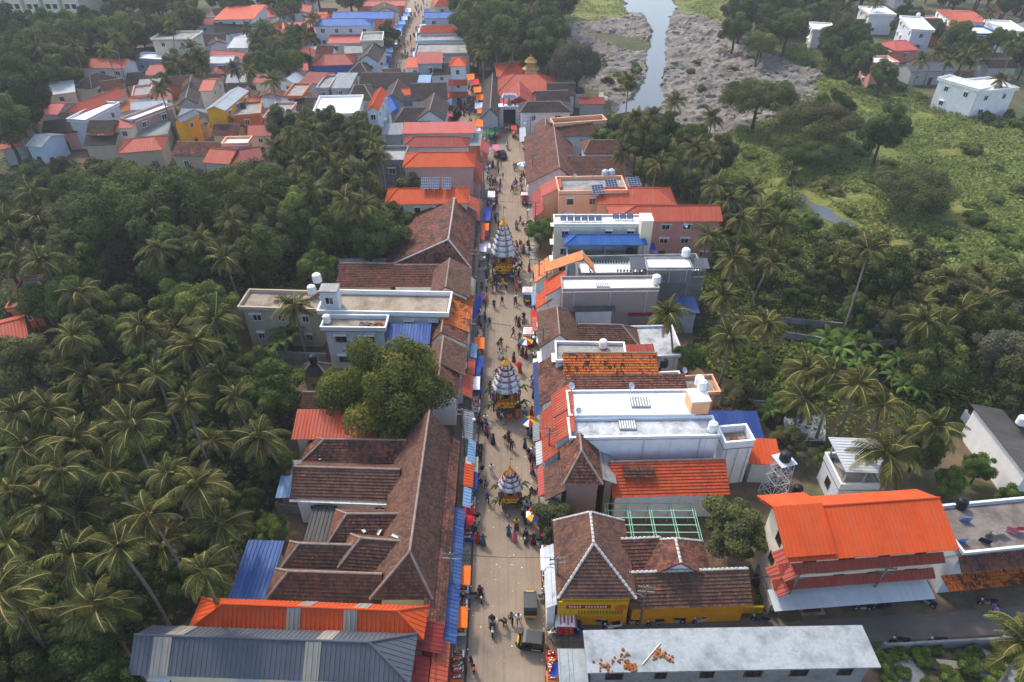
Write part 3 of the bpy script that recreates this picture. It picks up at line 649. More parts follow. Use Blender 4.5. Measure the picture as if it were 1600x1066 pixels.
B('shed', 'moss grey cement sheet lean to beside the brick annex', (940, 757), (964, 756), (935, 702), 5.6, 'se', .8, 'slab', 'c_mid', 'w_brick', win='', cat='shed')
B('orange_roof_house', 'long orange red tile profile roof above the green steel pergola', (957, 778), (1141, 773), (960, 726), 4.2, 'gu', 2.1, 'tile', 't_brightred', 'w_white', rp=.68, win='')
B('flat_house', 'long stained white building with weathered flat roof', (890, 688), (1124, 684), (892, 657), 8.2, 'flat', wm='w_stained', slabm='c_stainwhite', par=.35, win='', ov=.05)
B('flat_house', 'gleaming white flat roof with low parapet and skylight', (889, 652), (1086, 650), (890, 613), 8.6, 'flat', wm='w_white', slabm='c_white', par=.25, win='', ov=.05)
B('stair_tower', 'peach stair tower carrying white tanks on the white roof', (1082, 629), (1112, 627), (1084, 607), 10.6, 'flat', wm='w_peach', slabm='c_white', par=0, win='', ov=.05, zb=8.6, cat='tower', st=1)
B('flat_house', 'small open topped stained white annex with rubble inside', (1131, 702), (1177, 698), (1122, 676), 6.0, 'flat', wm='w_stained', slabm='c_tan', par=1.0, win='', ov=.05)
B('shed', 'deep blue ribbed sheet roof behind the long white buildings', (1118, 690), (1196, 691), (1106, 649), 4.0, 'sn', .8, 'sheet', 's_navy', 'w_whitegrey', win='', cat='shed')
B('shed', 'orange sheet roof beside the deep blue one', (1172, 725), (1222, 727), (1176, 692), 3.6, 'sn', .8, 'sheet', 's_orange', 'w_whitegrey', win='', cat='shed')
for i, (a, b_, c_, zz, ri, lb) in enumerate([((863, 655), (894, 652), (862, 618), 7.0, 2.0, 'upper orange sheet slope before the gleaming white roof'), ((867, 696), (897, 690), (864, 656), 7.0, 2.0, 'upper orange sheet slope before the stained white building'),
        ((846, 688), (870, 686), (845, 646), 4.3, 2.0, 'lower orange sheet slope at the street before the white roofs'), ((848, 725), (874, 722), (846, 688), 4.3, 2.0, 'lower orange sheet slope at the street beside the brick annex')]):
    B('shop', lb, a, b_, c_, zz, 'sw', ri, 'sheet', 's_redorange', 'w_whitegrey', win='s' if zz < 5 else '', cat='shop', zb=0 if zz < 5 else 4.4, ov=.2)
B('tiled_house', 'bright orange tile slope with dark patches beside white guttered valley', (881, 593), (1030, 593), (890, 560), 6.0, 'gu', 1.9, 'tile', 't_orange', 'w_white', rp=.7, win='')
B('tiled_house', 'brown tile strip between orange slope and white roof', (893, 612), (1074, 610), (896, 594), 5.6, 'sn', .9, 'tile', 't_mix', 'w_white', win='')
B('tiled_house', 'mottled tile street roof below the gleaming white roof', (844, 640), (884, 628), (850, 568), 4.2, 'sw', 2.2, 'tile', 't_mix', 'w_white', win='s')
B('flat_house', 'grey mossy flat roof with white sloped front', (868, 567), (980, 569), (872, 537), 6.8, 'flat', wm='w_white', slabm='c_mid', par=.4, win='s', ov=.1)
B('shed', 'rusty red sheet roof with a roof hatch beside the mossy flat roof', (978, 570), (1028, 568), (980, 546), 5.0, 'sn', .8, 'sheet', 's_red', 'w_whitegrey', win='', cat='shed')
B('flat_house', 'low white rear rooms with small tanks behind the orange tiles', (1030, 604), (1068, 602), (1034, 585), 4.4, 'flat', wm='w_white', slabm='c_light', par=.4, win='')
B('flat_house', 'low brownish rear terrace behind the white rooms', (1066, 620), (1125, 617), (1066, 592), 3.8, 'flat', wm='w_peach', slabm='c_tan', par=.5, win='')
B('tiled_house', 'dark brown hip tiled street house beside the red awning', (842, 545), (905, 545), (850, 488), 5.2, 'hv', 2.4, 'tile', 't_brown', 'w_white', rp=.5, hip=(0, 2.0), win='s')
B('tiled_house', 'low dark tiled house with pale valley next to the hip roof', (903, 541), (1000, 543), (905, 511), 4.6, 'hu', 1.8, 'tile', 't_brown', 'w_white', rp=.6, hip=(0, 2.4), win='')
B('flat_house', 'white walled rear house behind the low dark tiles', (995, 560), (1068, 558), (1000, 512), 4.2, 'flat', wm='w_white', slabm='c_stainwhite', par=.3, win='n')
B('shed', 'white walled store under grey cement sheets', (896, 487), (962, 486), (898, 467), 5.6, 'sn', .9, 'slab', 's_zincdark', 'w_white', win='n', cat='shed', st=1)
B('shed', 'sagging dark red sheet lean to beside the white store', (982, 494), (1024, 493), (984, 474), 4.4, 'sn', .7, 'sheet', 's_darkred', 'w_brick', win='', cat='shed')
B('shed', 'small blue sheet roof among the palms', (1058, 490), (1094, 489), (1060, 470), 4.0, 'sn', .7, 'sheet', 's_blue', 'w_greywall', win='', cat='shed')
B('flat_house', 'long white flat roof with grille skylight over brick side wall', (879, 456), (1030, 454), (880, 436), 8.4, 'flat', wm='w_brick', slabm='c_white', par=.4, win='', ov=.05)
B('shop', 'red orange tile street slope before the grille skylight roof', (852, 470), (884, 456), (850, 440), 6.0, 'sw', 2.2, 'tile', 't_brightred', 'w_white', win='', ov=.2, zb=3.6)
B('shop', 'lower red orange tile awning with blue sheet at the street', (838, 488), (862, 476), (840, 462), 3.8, 'sw', 1.6, 'tile', 't_brightred', 'w_white', win='', ov=.2)
B('flat_house', 'white terrace house with plants and raw block side wall', (905, 436), (1100, 432), (908, 408), 6.6, 'flat', wm='w_block', slabm='c_white', par=.9, win='', ov=.05)
B('flat_house', 'white roof room on the planted terrace', (1012, 421), (1083, 421), (1010, 404), 9.0, 'flat', wm='w_block', slabm='c_white', par=.2, win='', ov=.05, zb=6.6)
B('canopy', 'dark grey sheet canopy before the white roof room', (985, 420), (1014, 421), (985, 406), 8.6, 'sn', .5, 'sheet', 's_grey', 'w_block', win='', zb=6.6, zw=1, cat='canopy')
B('canopy', 'dark grey sheet canopy behind the white roof room', (1081, 420), (1110, 420), (1081, 407), 8.6, 'sn', .4, 'sheet', 's_grey', 'w_block', win='', zb=6.6, zw=1, cat='canopy')
B('canopy', 'peach tile gable canopy raised over the terrace front', (850, 434), (928, 418), (851, 412), 7.6, 'gv', 2.3, 'tile', 't_peach', 'w_white', rp=.76, win='', zb=4.4, zw=1, cat='canopy', caps=True)
B('shop', 'lower peach tile slope at the street under the gable canopy', (836, 446), (858, 438), (838, 416), 4.4, 'sw', 1.8, 'tile', 't_peach', 'w_white', win='', ov=.2)
B('flat_house', 'cream three storey house with row of solar panels on top', (866, 353), (1004, 353), (876, 338), 9.6, 'flat', wm='w_cream', slabm='c_white', par=.3, win='ns', ov=.05, style='frame_brown')
B('canopy', 'blue hip sheet canopy over the pale terrace', (882, 383), (1012, 383), (886, 367), 8.0, 'hu', 1.0, 'sheet', 's_bluebright', 'w_whitegrey', hip=(2, .6), win='', zb=5.2, zw=1, cat='canopy')
B('flat_house', 'pale blue walled terrace below the blue canopy', (886, 408), (1008, 408), (886, 391), 5.2, 'flat', wm='w_paleblue', slabm='c_light', par=.9, win='n', ov=.05)
B('stair_tower', 'cream stair tower with white vent at the end of the solar row', (1003, 345), (1022, 345), (1004, 333), 11.8, 'flat', wm='w_cream', slabm='c_white', par=0, win='', ov=.05, zb=0, cat='tower')
B('orange_roof_house', 'long pink house under wide orange red roof reaching the palms', (955, 347), (1130, 346), (972, 322), 8.0, 'hu', 1.5, 'sheet', 's_redorange', 'w_pink', hip=(4.5, 0), win='n')
B('orange_roof_house', 'peach house with red roof and tilted solar panels', (930, 319), (1058, 320), (944, 292), 8.0, 'hu', 1.5, 'sheet', 's_redorange', 'w_peach', hip=(2, 3), win='n')
B('flat_house', 'peach street house with grey terrace and salmon front gable', (873, 304), (980, 302), (876, 281), 9.0, 'flat', wm='w_peach', slabm='c_mid', par=.6, win='ns', ov=.05, style='frame_brown')
B('shop', 'salmon tile front gable sloping to the street', (846, 316), (876, 300), (846, 290), 7.6, 'sw', 2.0, 'sheet', 's_salmon', 'w_peach', win='', ov=.2)
B('shop', 'lower salmon awning at the street below the gable', (833, 345), (848, 340), (834, 305), 4.4, 'sw', 1.8, 'sheet', 's_salmon', 'w_peach', win='', ov=.2)
# long tiled row up to the temple
B('tiled_house', 'long dark red tiled row house with ridge along the street near temple', (822, 288), (905, 288), (830, 214), 4.6, 'gv', 3.4, 'tile', 't_red', 'w_whitegrey', rp=.62, win='s', blocks=False)
B('tiled_house', 'brown rear wing of the long red tiled row', (890, 276), (990, 276), (895, 250), 4.6, 'gu', 2.2, 'tile', 't_brown', 'w_white', rp=.6, win='')
B('tiled_house', 'white walled two storey house with red tile hip roof', (912, 240), (977, 239), (915, 222), 6.0, 'hu', 1.6, 'tile', 't_red', 'w_whitegrey', hip=(1.6, 1.6), win='n')
B('tiled_house', 'white walled house under red spotted long tile roof', (862, 214), (930, 212), (862, 198), 6.4, 'gu', 1.7, 'tile', 't_red', 'w_whitegrey', rp=.6, win='n')
B('hall', 'long flat hall with peach painted parapet', (865, 199), (948, 193), (866, 190), 7.6, 'flat', wm='w_peach', slabm='c_tan', par=.8, win='', ov=.05, cat='hall')
B('tiled_house', 'weathered tile gable beside the peach parapet hall', (836, 222), (866, 222), (838, 196), 5.0, 'gv', 2.0, 'tile', 't_brown', 'w_whitegrey', rp=.6, win='s')
B('tiled_house', 'white house under grey brown hip roof next to the temple', (812, 176), (894, 175), (822, 163), 6.4, 'hu', 1.6, 'tile', 't_dark', 'w_whitegrey', hip=(2, 3), win='n')
B('outhouse', 'small white gabled outhouse with orange tiles beside the temple', (831, 178), (858, 176), (834, 168), 5.2, 'gv', 1.5, 'tile', 't_brightred', 'w_whitegrey', win='n', ov=.2)
B('tiled_house', 'grey brown tile roof with pale valley lines behind the white house', (838, 162), (892, 160), (845, 146), 5.6, 'gu', 1.8, 'tile', 't_dark', 'w_whitegrey', win='')
B('tiled_house', 'long grey brown tiled wing descending from the temple to the river', (855, 150), (900, 150), (860, 132), 5.0, 'gu', 1.8, 'tile', 't_dark', 'w_whitegrey', win='')
B('outhouse', 'small cream hut with blue door and window by the river path', (897, 146), (913, 146), (899, 140), 4.0, 'sn', .6, 'slab', 's_zincdark', 'w_cream', win='', cat='hut')
B('shed', 'dark red sheet shed beside the river path', (905, 163), (946, 163), (908, 155), 3.6, 'sn', .6, 'sheet', 's_darkred', 'w_greywall', win='', cat='shed')
# plots to the far right
rr = B('orange_roof_house', 'big three storey house with vivid orange roof and red awning bands', (1233, 879), (1500, 859), (1205, 780), 9.4, 'gu', 1.9, 'sheet', 's_orange', 'w_cream', rp=.62, win='ns', ov=.9, style='frame_brown', shade=False)
W_, D_, Z_ = DIM[rr.name]
for zz in (7.75, 5.3):
    ab = MB(); lift(ab, [(-W_ / 2 - .2, -D_ / 2 + .1, zz - .5), (W_ / 2 - .4, -D_ / 2 + .1, zz - .5), (W_ / 2 - .4, -D_ / 2 + .92, zz + .1), (-W_ / 2 - .2, -D_ / 2 + .92, zz + .1)], 'sheet'); ab.build('awning', 's_red', rr)
    ab = MB(); lift(ab, [(-W_ / 2 - .1, -D_ / 2 + 2.6, zz - .55), (-W_ / 2 - .1, -D_ / 2 - .5, zz - .55), (-W_ / 2 + .92, -D_ / 2 - .5, zz + .1), (-W_ / 2 + .92, -D_ / 2 + 2.6, zz + .1)], 'sheet'); ab.build('awning', 's_red', rr)
ab = MB(); lift(ab, [(-W_ / 2 - .3, -D_ / 2 - 1.1, 3.4), (W_ / 2 - .6, -D_ / 2 - 1.1, 3.4), (W_ / 2 - .6, -D_ / 2 + .92, 3.8), (-W_ / 2 - .3, -D_ / 2 + .92, 3.8)], 'slab'); ab.build('awning', 's_white', rr)
ab = MB(); lift(ab, [(-W_ / 2 - .3, -D_ / 2 + .2, Z_ + .45), (-W_ / 2 + 4.4, -D_ / 2 + .2, Z_ + .45), (-W_ / 2 + 4.4, D_ * .12, Z_ + 2.35), (-W_ / 2 - .3, D_ * .12, Z_ + 2.35)], 'sheet')
lift(ab, [(-W_ / 2 + 4.4, D_ / 2 + .2, Z_ + .45), (-W_ / 2 - .3, D_ / 2 + .2, Z_ + .45), (-W_ / 2 - .3, D_ * .12, Z_ + 2.35), (-W_ / 2 + 4.4, D_ * .12, Z_ + 2.35)], 'sheet'); ab.build('raised_roof', 's_orange', rr)
rr = B('flat_house', 'flat dark cement roof with drying clothes and tiled ledge', (1504, 868), (1680, 850), (1478, 792), 6.8, 'flat', wm='w_whitegrey', slabm='c_dark', par=.35, win='', ov=.3, shade=False)
W_, D_, Z_ = DIM[rr.name]
ab = MB(); lift(ab, [(-W_ / 2, -D_ / 2 - .9, Z_ - 1.5), (W_ / 2, -D_ / 2 - .9, Z_ - 1.5), (W_ / 2, -D_ / 2 + .25, Z_ - .5), (-W_ / 2, -D_ / 2 + .25, Z_ - .5)], 'tile'); ab.build('tiled_ledge', 't_red', rr)
ab = MB(); lift(ab, [(-W_ / 2 - .5, -D_ / 2 - 1.3, 2.9), (W_ / 2, -D_ / 2 - 1.3, 2.9), (W_ / 2, -D_ / 2 + .3, 3.2), (-W_ / 2 - .5, -D_ / 2 + .3, 3.2)], 'sheet'); ab.build('awning', 't_orange', rr)
rr = B('canopy', 'raised white ribbed sheet canopy on a pale open frame', (1322, 742), (1400, 738), (1292, 686), 6.2, 'se', .3, 'sheet', 's_white', 'w_whitegrey', win='', zb=3.3, zw=1, cat='canopy', ov=.5)
W_, D_, Z_ = DIM[rr.name]; PT[0] = (rr.location.copy(), rr.rotation_euler.z, W_ - .4, D_ - .4); B('flat_house', 'pale open terrace house below the white ribbed canopy', None, None, None, 3.3, 'flat', wm='w_whitegrey', slabm='c_mid', par=.9, win='ns', ov=.1, style='frame_brown', shade=False)
B('shed', 'long white walled shed under dark weathered cement sheets', (1598, 752), (1660, 752), (1508, 640), 4.2, 'se', 1.0, 'slab', 's_zincdark', 'w_white', win='', cat='shed')
# ================================================================== hamlet across the meadow
H2 = dict(far=1)
for nm, lb, a, b_, c_, z, ro, ri, k, rm, wm, hp, wn, ct in [
    ('villa', 'small white two storey villa above the thicket', (1269, 48), (1305, 50), (1275, 37), 6.5, 'flat', 0, '', '', 'w_white', (0, 0), 'ns', 'house'),
    ('villa', 'white villa with stepped roofs behind the lane', (1358, 24), (1401, 25), (1366, 12), 6.5, 'flat', 0, '', '', 'w_white', (0, 0), 'ns', 'house'),
    ('villa', 'tall pale grey villa with roof tank beside the lane', (1424, 48), (1461, 50), (1430, 28), 9.5, 'flat', 0, '', '', 'w_whitegrey', (0, 0), 'ns', 'house'),
    ('villa', 'red roofed salmon villa with two stacked hip roofs', (1400, 80), (1437, 78), (1405, 66), 6.5, 'hu', 1.8, 'sheet', 's_salmon', 'w_salmonwall', (2, 2), 'ns', 'house'),
    ('villa', 'pink cube villa with flat roof below the red one', (1364, 101), (1405, 100), (1368, 90), 7.0, 'flat', 0, '', '', 'w_pink', (0, 0), 'ns', 'house'),
    ('villa', 'low grey roofed house among palms near the pink cube', (1424, 112), (1496, 111), (1430, 99), 4.0, 'gu', 1.6, 'slab', 's_grey', 'w_greywall', (0, 0), 'n', 'house'),
    ('villa', 'long white two storey house beside the meadow', (1464, 124), (1530, 143), (1474, 117), 7.5, 'flat', 0, '', '', 'w_white', (0, 0), 'ns', 'house'),
    ('villa', 'white house block with balcony at the meadow edge', (1530, 146), (1592, 140), (1534, 124), 7.0, 'flat', 0, '', '', 'w_white', (0, 0), 'ns', 'house'),
    ('villa', 'orange and white villa with ornate parapet', (1490, 34), (1546, 36), (1492, 16), 6.0, 'hu', 1.5, 'sheet', 's_redorange', 'w_white', (2, 2), 'ns', 'house'),
    ('villa', 'blue walled villa with flat white roof', (1522, 55), (1562, 55), (1526, 43), 6.0, 'flat', 0, '', '', 'w_bluewall', (0, 0), 'ns', 'house'),
    ('villa', 'white villa with red upper wall beside the blue villa', (1562, 50), (1606, 52), (1566, 34), 6.5, 'flat', 0, '', '', 'w_white', (0, 0), 'ns', 'house'),
    ('villa', 'grey hip roofed house behind the white stepped villa', (1397, 14), (1444, 14), (1404, 2), 5.0, 'hu', 1.8, 'slab', 's_grey', 'w_greywall', (3, 3), 'n', 'house'),
    ('villa', 'low grey tiled house near the palms at the hamlet', (1545, 106), (1592, 106), (1550, 96), 4.0, 'gu', 1.5, 'tile', 't_dark', 'w_greywall', (0, 0), 'n', 'house')]:
    B(nm, lb, a, b_, c_, z, ro, ri, k or 'tile', rm or 't_dark', wm, hip=hp, win=wn, cat=ct, slabm='c_white', par=.5)
# ================================================================== old town up the left
for nm, lb, a, b_, c_, z, ro, ri, k, rm, wm, hp, wn in [
    ('long_hall', 'long pale hall under salmon red sheet roof near the forest', (120, 106), (194, 107), (112, 94), 6.5, 'gu', 1.6, 'sheet', 's_redorange', 'w_whitegrey', (0, 0), 'n'),
    ('hip_roof_hall', 'cream hall under dark four sided hip roof', (143, 139), (182, 121), (113, 138), 6.0, 'hu', 2.2, 'tile', 't_dark', 'w_cream', (4, 4), 'ns'),
    ('long_house', 'long house under red orange gable roof set at an angle', (124, 178), (199, 149), (90, 179), 7.0, 'hu', 1.6, 'sheet', 's_redorange', 'w_beige', (2, 0), 'n'),
    ('small_house', 'small house with faded red sheet roof by the dark trees', (62, 179), (90, 179), (78, 160), 4.5, 'gu', 1.2, 'sheet', 's_salmon', 'w_greywall', (0, 0), 'n'),
    ('flat_house', 'grey white flat roofed house with red awnings', (134, 191), (188, 163), (100, 191), 6.8, 'flat', 0, '', '', 'w_whitegrey', (0, 0), 'ns'),
    ('tiled_house', 'orange walled house under dark tiles beside red awnings', (134, 207), (176, 206), (138, 192), 5.8, 'gu', 1.6, 'tile', 't_dark', 'w_orangewall', (0, 0), 'n'),
    ('small_house', 'cream house front with two red awning roofs', (176, 201), (206, 200), (178, 192), 6.0, 'sn', .8, 'sheet', 's_red', 'w_cream', (0, 0), 'n'),
    ('flat_house', 'long mauve fronted house with white flat roof', (205, 192), (272, 167), (183, 190), 6.5, 'flat', 0, '', '', 'w_mauve', (0, 0), 'ns'),
    ('small_house', 'yellow house with stepped grey sheet roofs', (284, 192), (312, 178), (270, 190), 7.0, 'gu', 1.0, 'sheet', 's_zinc', 'w_yellow', (0, 0), 'ns'),
    ('small_house', 'low grey roofed annex behind the yellow house', (288, 205), (325, 190), (284, 204), 4.2, 'sn', .8, 'sheet', 's_zinc', 'w_greywall', (0, 0), ''),
    ('tall_house', 'yellow and red house under long white metal roof', (352, 173), (389, 142), (320, 172), 8.6, 'gu', 1.0, 'sheet', 's_white', 'w_yellow', (0, 0), 'ns'),
    ('flat_house', 'orange house with balcony and water tank', (360, 184), (408, 180), (368, 164), 6.6, 'flat', 0, '', '', 'w_orangewall', (0, 0), 'ns'),
    ('small_house', 'house under wide orange hip roof at the forest edge', (183, 240), (254, 234), (212, 217), 4.6, 'hu', 1.6, 'sheet', 's_redorange', 'w_beige', (3, 2), 'n'),
    ('small_house', 'house with red sheet gable beside a mauve roof', (316, 254), (358, 257), (342, 232), 4.6, 'gu', 1.5, 'sheet', 's_redorange', 'w_cream', (0, 0), ''),
    ('small_house', 'house under dull mauve sheet roof', (357, 258), (412, 250), (384, 232), 4.4, 'gu', 1.4, 'sheet', 's_darkred', 'w_mauve', (0, 0), ''),
    ('flat_house', 'small peach cube house with white roof', (346, 228), (388, 227), (352, 217), 6.0, 'flat', 0, '', '', 'w_peach', (0, 0), 'n'),
    ('tiled_house', 'brown tiled house with orange tile end', (268, 243), (338, 244), (270, 222), 4.2, 'gu', 1.6, 'tile', 't_mix', 'w_beige', (0, 0), 'n'),
    ('small_house', 'small orange roofed hut at the edge of the trees', (0, 234), (36, 228), (14, 214), 4.0, 'gu', 1.2, 'sheet', 's_redorange', 'w_greywall', (0, 0), ''),
    ('small_house', 'pale blue house under white sheet roof', (38, 228), (64, 230), (60, 207), 4.6, 'gu', 1.2, 'sheet', 's_white', 'w_paleblue', (0, 0), 'n'),
    ('flat_house', 'cream three storey house with roof rooms below the forest', (235, 63), (300, 63), (246, 51), 8.8, 'flat', 0, '', '', 'w_cream', (0, 0), 'ns'),
    ('small_house', 'low white house beside the cream three storey one', (203, 93), (260, 96), (214, 83), 4.5, 'flat', 0, '', '', 'w_paleblue', (0, 0), 'n'),
    ('small_house', 'house with small red and brown roofs near the long hall', (224, 118), (254, 118), (230, 100), 5.0, 'gu', 1.4, 'sheet', 's_red', 'w_greywall', (0, 0), 'n'),
    ('small_house', 'narrow cream house with orange gable roof', (331, 142), (349, 122), (310, 142), 8.0, 'gv', 1.2, 'sheet', 's_redorange', 'w_cream', (0, 0), 'ns'),
    ('small_house', 'pale house under white sheet roof among palms', (323, 99), (362, 99), (326, 88), 5.8, 'gu', 1.0, 'sheet', 's_white', 'w_paleblue', (0, 0), 'n'),
    ('long_house', 'long low house with orange red roof strip', (325, 88), (398, 94), (330, 80), 4.6, 'gu', 1.2, 'sheet', 's_redorange', 'w_cream', (0, 0), ''),
    ('tiled_house', 'cluster house under dark gable near pale blue roof', (312, 72), (352, 70), (318, 56), 5.0, 'gu', 2.0, 'tile', 't_dark', 'w_whitegrey', (0, 0), 'n'),
    ('tiled_house', 'dark gabled house below the white block', (336, 54), (384, 50), (340, 36), 5.0, 'gu', 2.0, 'tile', 't_dark', 'w_whitegrey', (0, 0), 'n'),
    ('tiled_house', 'dark tiled house with brown gable at the forest side', (372, 40), (402, 36), (380, 24), 5.0, 'gv', 2.0, 'tile', 't_dark', 'w_cream', (0, 0), 'n'),
    ('flat_house', 'white block with orange flat top among dark roofs', (332, 31), (396, 30), (340, 11), 8.0, 'sn', .6, 'sheet', 's_orange', 'w_whitegrey', (0, 0), 'n'),
    ('small_house', 'house under pale blue white roof sheets', (354, 75), (400, 75), (372, 54), 5.5, 'gu', 1.2, 'sheet', 's_white', 'w_paleblue', (0, 0), 'n'),
    ('long_hall', 'salmon brick block under long bright blue roof', (518, 30), (614, 29), (522, 20), 8.5, 'gu', 1.2, 'sheet', 's_bluebright', 'w_salmonwall', (0, 0), 'ns'),
    ('long_hall', 'white three storey block under blue hip roof', (490, 41), (581, 40), (496, 31), 10.0, 'hu', 1.2, 'sheet', 's_bluebright', 'w_whitegrey', (2, 3), 'n'),
    ('small_house', 'pale yellow house with salmon sheet roof', (511, 68), (564, 67), (520, 57), 6.5, 'sn', 1.0, 'sheet', 's_salmon', 'w_cream', (0, 0), 'n'),
    ('flat_house', 'pale yellow block with orange tile canopy', (563, 66), (598, 65), (565, 53), 8.5, 'flat', 0, '', '', 'w_cream', (0, 0), 'ns'),
    ('small_house', 'hall with red hip roof over blue and green walls', (487, 103), (553, 101), (508, 88), 6.0, 'hu', 1.8, 'sheet', 's_red', 'w_bluewall', (3, 3), ''),
    ('tiled_house', 'brown gable house at the market street corner', (556, 98), (592, 98), (568, 76), 6.0, 'gv', 2.2, 'tile', 't_dark', 'w_whitegrey', (0, 0), 'n'),
    ('small_house', 'house with pale zinc roof behind the market stalls', (538, 84), (578, 82), (545, 74), 5.0, 'sn', 1.0, 'sheet', 's_zinc', 'w_greywall', (0, 0), ''),
    ('tiled_house', 'grey hip roofed house facing the market street', (540, 118), (576, 118), (548, 100), 4.6, 'hu', 2.0, 'tile', 't_dark', 'w_whitegrey', (3, 3), ''),
    ('small_house', 'stall house with orange roof at the market street', (578, 104), (600, 100), (582, 90), 4.6, 'sn', 1.0, 'sheet', 's_redorange', 'w_paleblue', (0, 0), ''),
    ('flat_house', 'orange yellow house with curved roof parapet', (443, 153), (472, 153), (450, 133), 6.6, 'flat', 0, '', '', 'w_orangewall', (0, 0), 'ns'),
    ('flat_house', 'wide low house with bright white flat roof', (487, 182), (560, 180), (500, 153), 6.0, 'flat', 0, '', '', 'w_white', (0, 0), ''),
    ('tall_house', 'slim white tower house with orange gable roof', (571, 173), (592, 173), (584, 143), 10.5, 'gv', 1.0, 'sheet', 's_orange', 'w_whitegrey', (0, 0), 'ns'),
    ('small_house', 'small house under sky blue gable sheet', (609, 178), (629, 176), (622, 155), 5.2, 'gv', 1.0, 'sheet', 's_bluebright', 'w_greywall', (0, 0), ''),
    ('tiled_house', 'wide dark tiled house closing the market street', (560, 136), (652, 136), (566, 117), 4.8, 'gu', 2.2, 'tile', 't_dark', 'w_greywall', (0, 0), ''),
    ('tiled_house', 'dark tile gable house left of the slim tower', (542, 158), (582, 156), (548, 134), 4.8, 'hu', 2.0, 'tile', 't_dark', 'w_greywall', (2, 2), ''),
    ('tiled_house', 'dark tile gable house right of the slim tower', (596, 160), (630, 160), (602, 136), 4.8, 'gv', 2.0, 'tile', 't_dark', 'w_greywall', (0, 0), ''),
    ('tiled_house', 'dark tiled house with round vent facing the temple square', (642, 158), (700, 156), (650, 136), 5.2, 'gu', 2.6, 'tile', 't_dark', 'w_greywall', (0, 0), ''),
    ('tiled_house', 'dark hip roofed house behind the salmon shed', (612, 196), (672, 196), (626, 172), 4.8, 'hu', 2.4, 'tile', 't_dark', 'w_whitegrey', (2.5, 0), ''),
    ('tiled_house', 'dark gabled house with pale tin end near the square', (648, 190), (696, 190), (656, 162), 5.4, 'gv', 2.6, 'tile', 't_dark', 'w_whitegrey', (0, 0), 'n'),
    ('small_house', 'little house with orange roof and grey tank', (622, 150), (652, 148), (628, 140), 5.0, 'gu', 1.0, 'sheet', 's_orange', 'w_greywall', (0, 0), ''),
    ('flat_house', 'grey house with stained tin roof in the old town', (514, 138), (547, 138), (520, 117), 6.0, 'sn', .6, 'sheet', 's_zinc', 'w_greywall', (0, 0), 'n'),
    ('flat_house', 'grey concrete house beside the orange yellow one', (494, 140), (514, 140), (498, 120), 6.0, 'flat', 0, '', '', 'w_greywall', (0, 0), 'n'),
    ('small_house', 'small house with dark red roof and blue tarp', (467, 129), (499, 131), (476, 117), 6.0, 'sn', 1.0, 'sheet', 's_darkred', 'w_paleblue', (0, 0), ''),
    ('flat_house', 'pinkish house with columned balcony', (411, 187), (446, 187), (420, 163), 7.0, 'flat', 0, '', '', 'w_pink', (0, 0), 'ns'),
    ('small_house', 'house with orange red roof on the palm side of town', (396, 130), (424, 130), (400, 117), 4.6, 'gu', 1.4, 'sheet', 's_red', 'w_cream', (0, 0), ''),
    ('small_house', 'white gabled house among the old town palms', (434, 130), (462, 132), (440, 119), 5.0, 'gv', 1.4, 'sheet', 's_white', 'w_white', (0, 0), 'n'),
    ('small_house', 'white house with small red sheet roof on the market street', (633, 106), (662, 106), (640, 94), 6.0, 'sn', .8, 'sheet', 's_orange', 'w_white', (0, 0), 'n'),
    ('small_house', 'grey house under wide red sheet roof by the market', (651, 100), (692, 99), (654, 87), 7.5, 'sn', 1.0, 'sheet', 's_red', 'w_greywall', (0, 0), 'n'),
    ('tiled_house', 'dark tiled tea house on the temple square', (674, 118), (706, 116), (680, 102), 5.0, 'hu', 1.8, 'tile', 't_dark', 'w_whitegrey', (2, 0), 'n'),
    ('small_house', 'white and blue narrow house by the square', (652, 129), (672, 129), (656, 120), 6.5, 'sn', .5, 'sheet', 's_paleblue', 'w_whitegrey', (0, 0), 'ns'),
    ('long_hall', 'pale block under blue sheet roof on the market street', (663, 29), (742, 28), (666, 20), 9.0, 'gu', 1.0, 'sheet', 's_bluebright', 'w_paleblue', (0, 0), 'n'),
    ('small_house', 'cream house with red tile hip roof at the street end', (678, 10), (724, 9), (684, -3), 7.0, 'hu', 1.8, 'tile', 't_brightred', 'w_cream', (3, 3), 'n'),
    ('long_house', 'terrace house with bright red tile roof and green plants', (655, 52), (716, 51), (660, 43), 6.5, 'hu', 1.4, 'tile', 't_brightred', 'w_whitegrey', (1, 2), ''),
    ('flat_house', 'pale terrace with turquoise awning in the market row', (650, 66), (726, 64), (656, 54), 5.5, 'flat', 0, '', '', 'w_paleblue', (0, 0), 'n'),
    ('flat_house', 'grey concrete row with sloped slabs in the market row', (648, 86), (735, 85), (660, 70), 6.0, 'flat', 0, '', '', 'w_greywall', (0, 0), 'n'),
    ('long_house', 'salmon walled long house at the top of the town', (556, 10), (632, 9), (560, 3), 5.0, 'gu', 1.0, 'sheet', 's_salmon', 'w_salmonwall', (0, 0), 'n'),
    ('small_house', 'cream gable house near the street end', (580, 22), (625, 20), (586, 12), 5.0, 'gv', 2.0, 'tile', 't_dark', 'w_cream', (0, 0), 'n'),
    ('small_house', 'blue sheet house among palms at the top of the town', (430, 26), (446, 26), (432, 8), 4.5, 'sn', 1.0, 'sheet', 's_blue', 'w_paleblue', (0, 0), ''),
    ('small_house', 'house with blue and orange roofs behind palms', (458, 20), (486, 19), (462, 7), 5.0, 'gu', 1.2, 'sheet', 's_redorange', 'w_whitegrey', (0, 0), 'n'),
    ('small_house', 'far red roofed house by the forest', (400, 16), (416, 16), (402, 8), 4.5, 'gu', 1.2, 'sheet', 's_red', 'w_cream', (0, 0), ''),
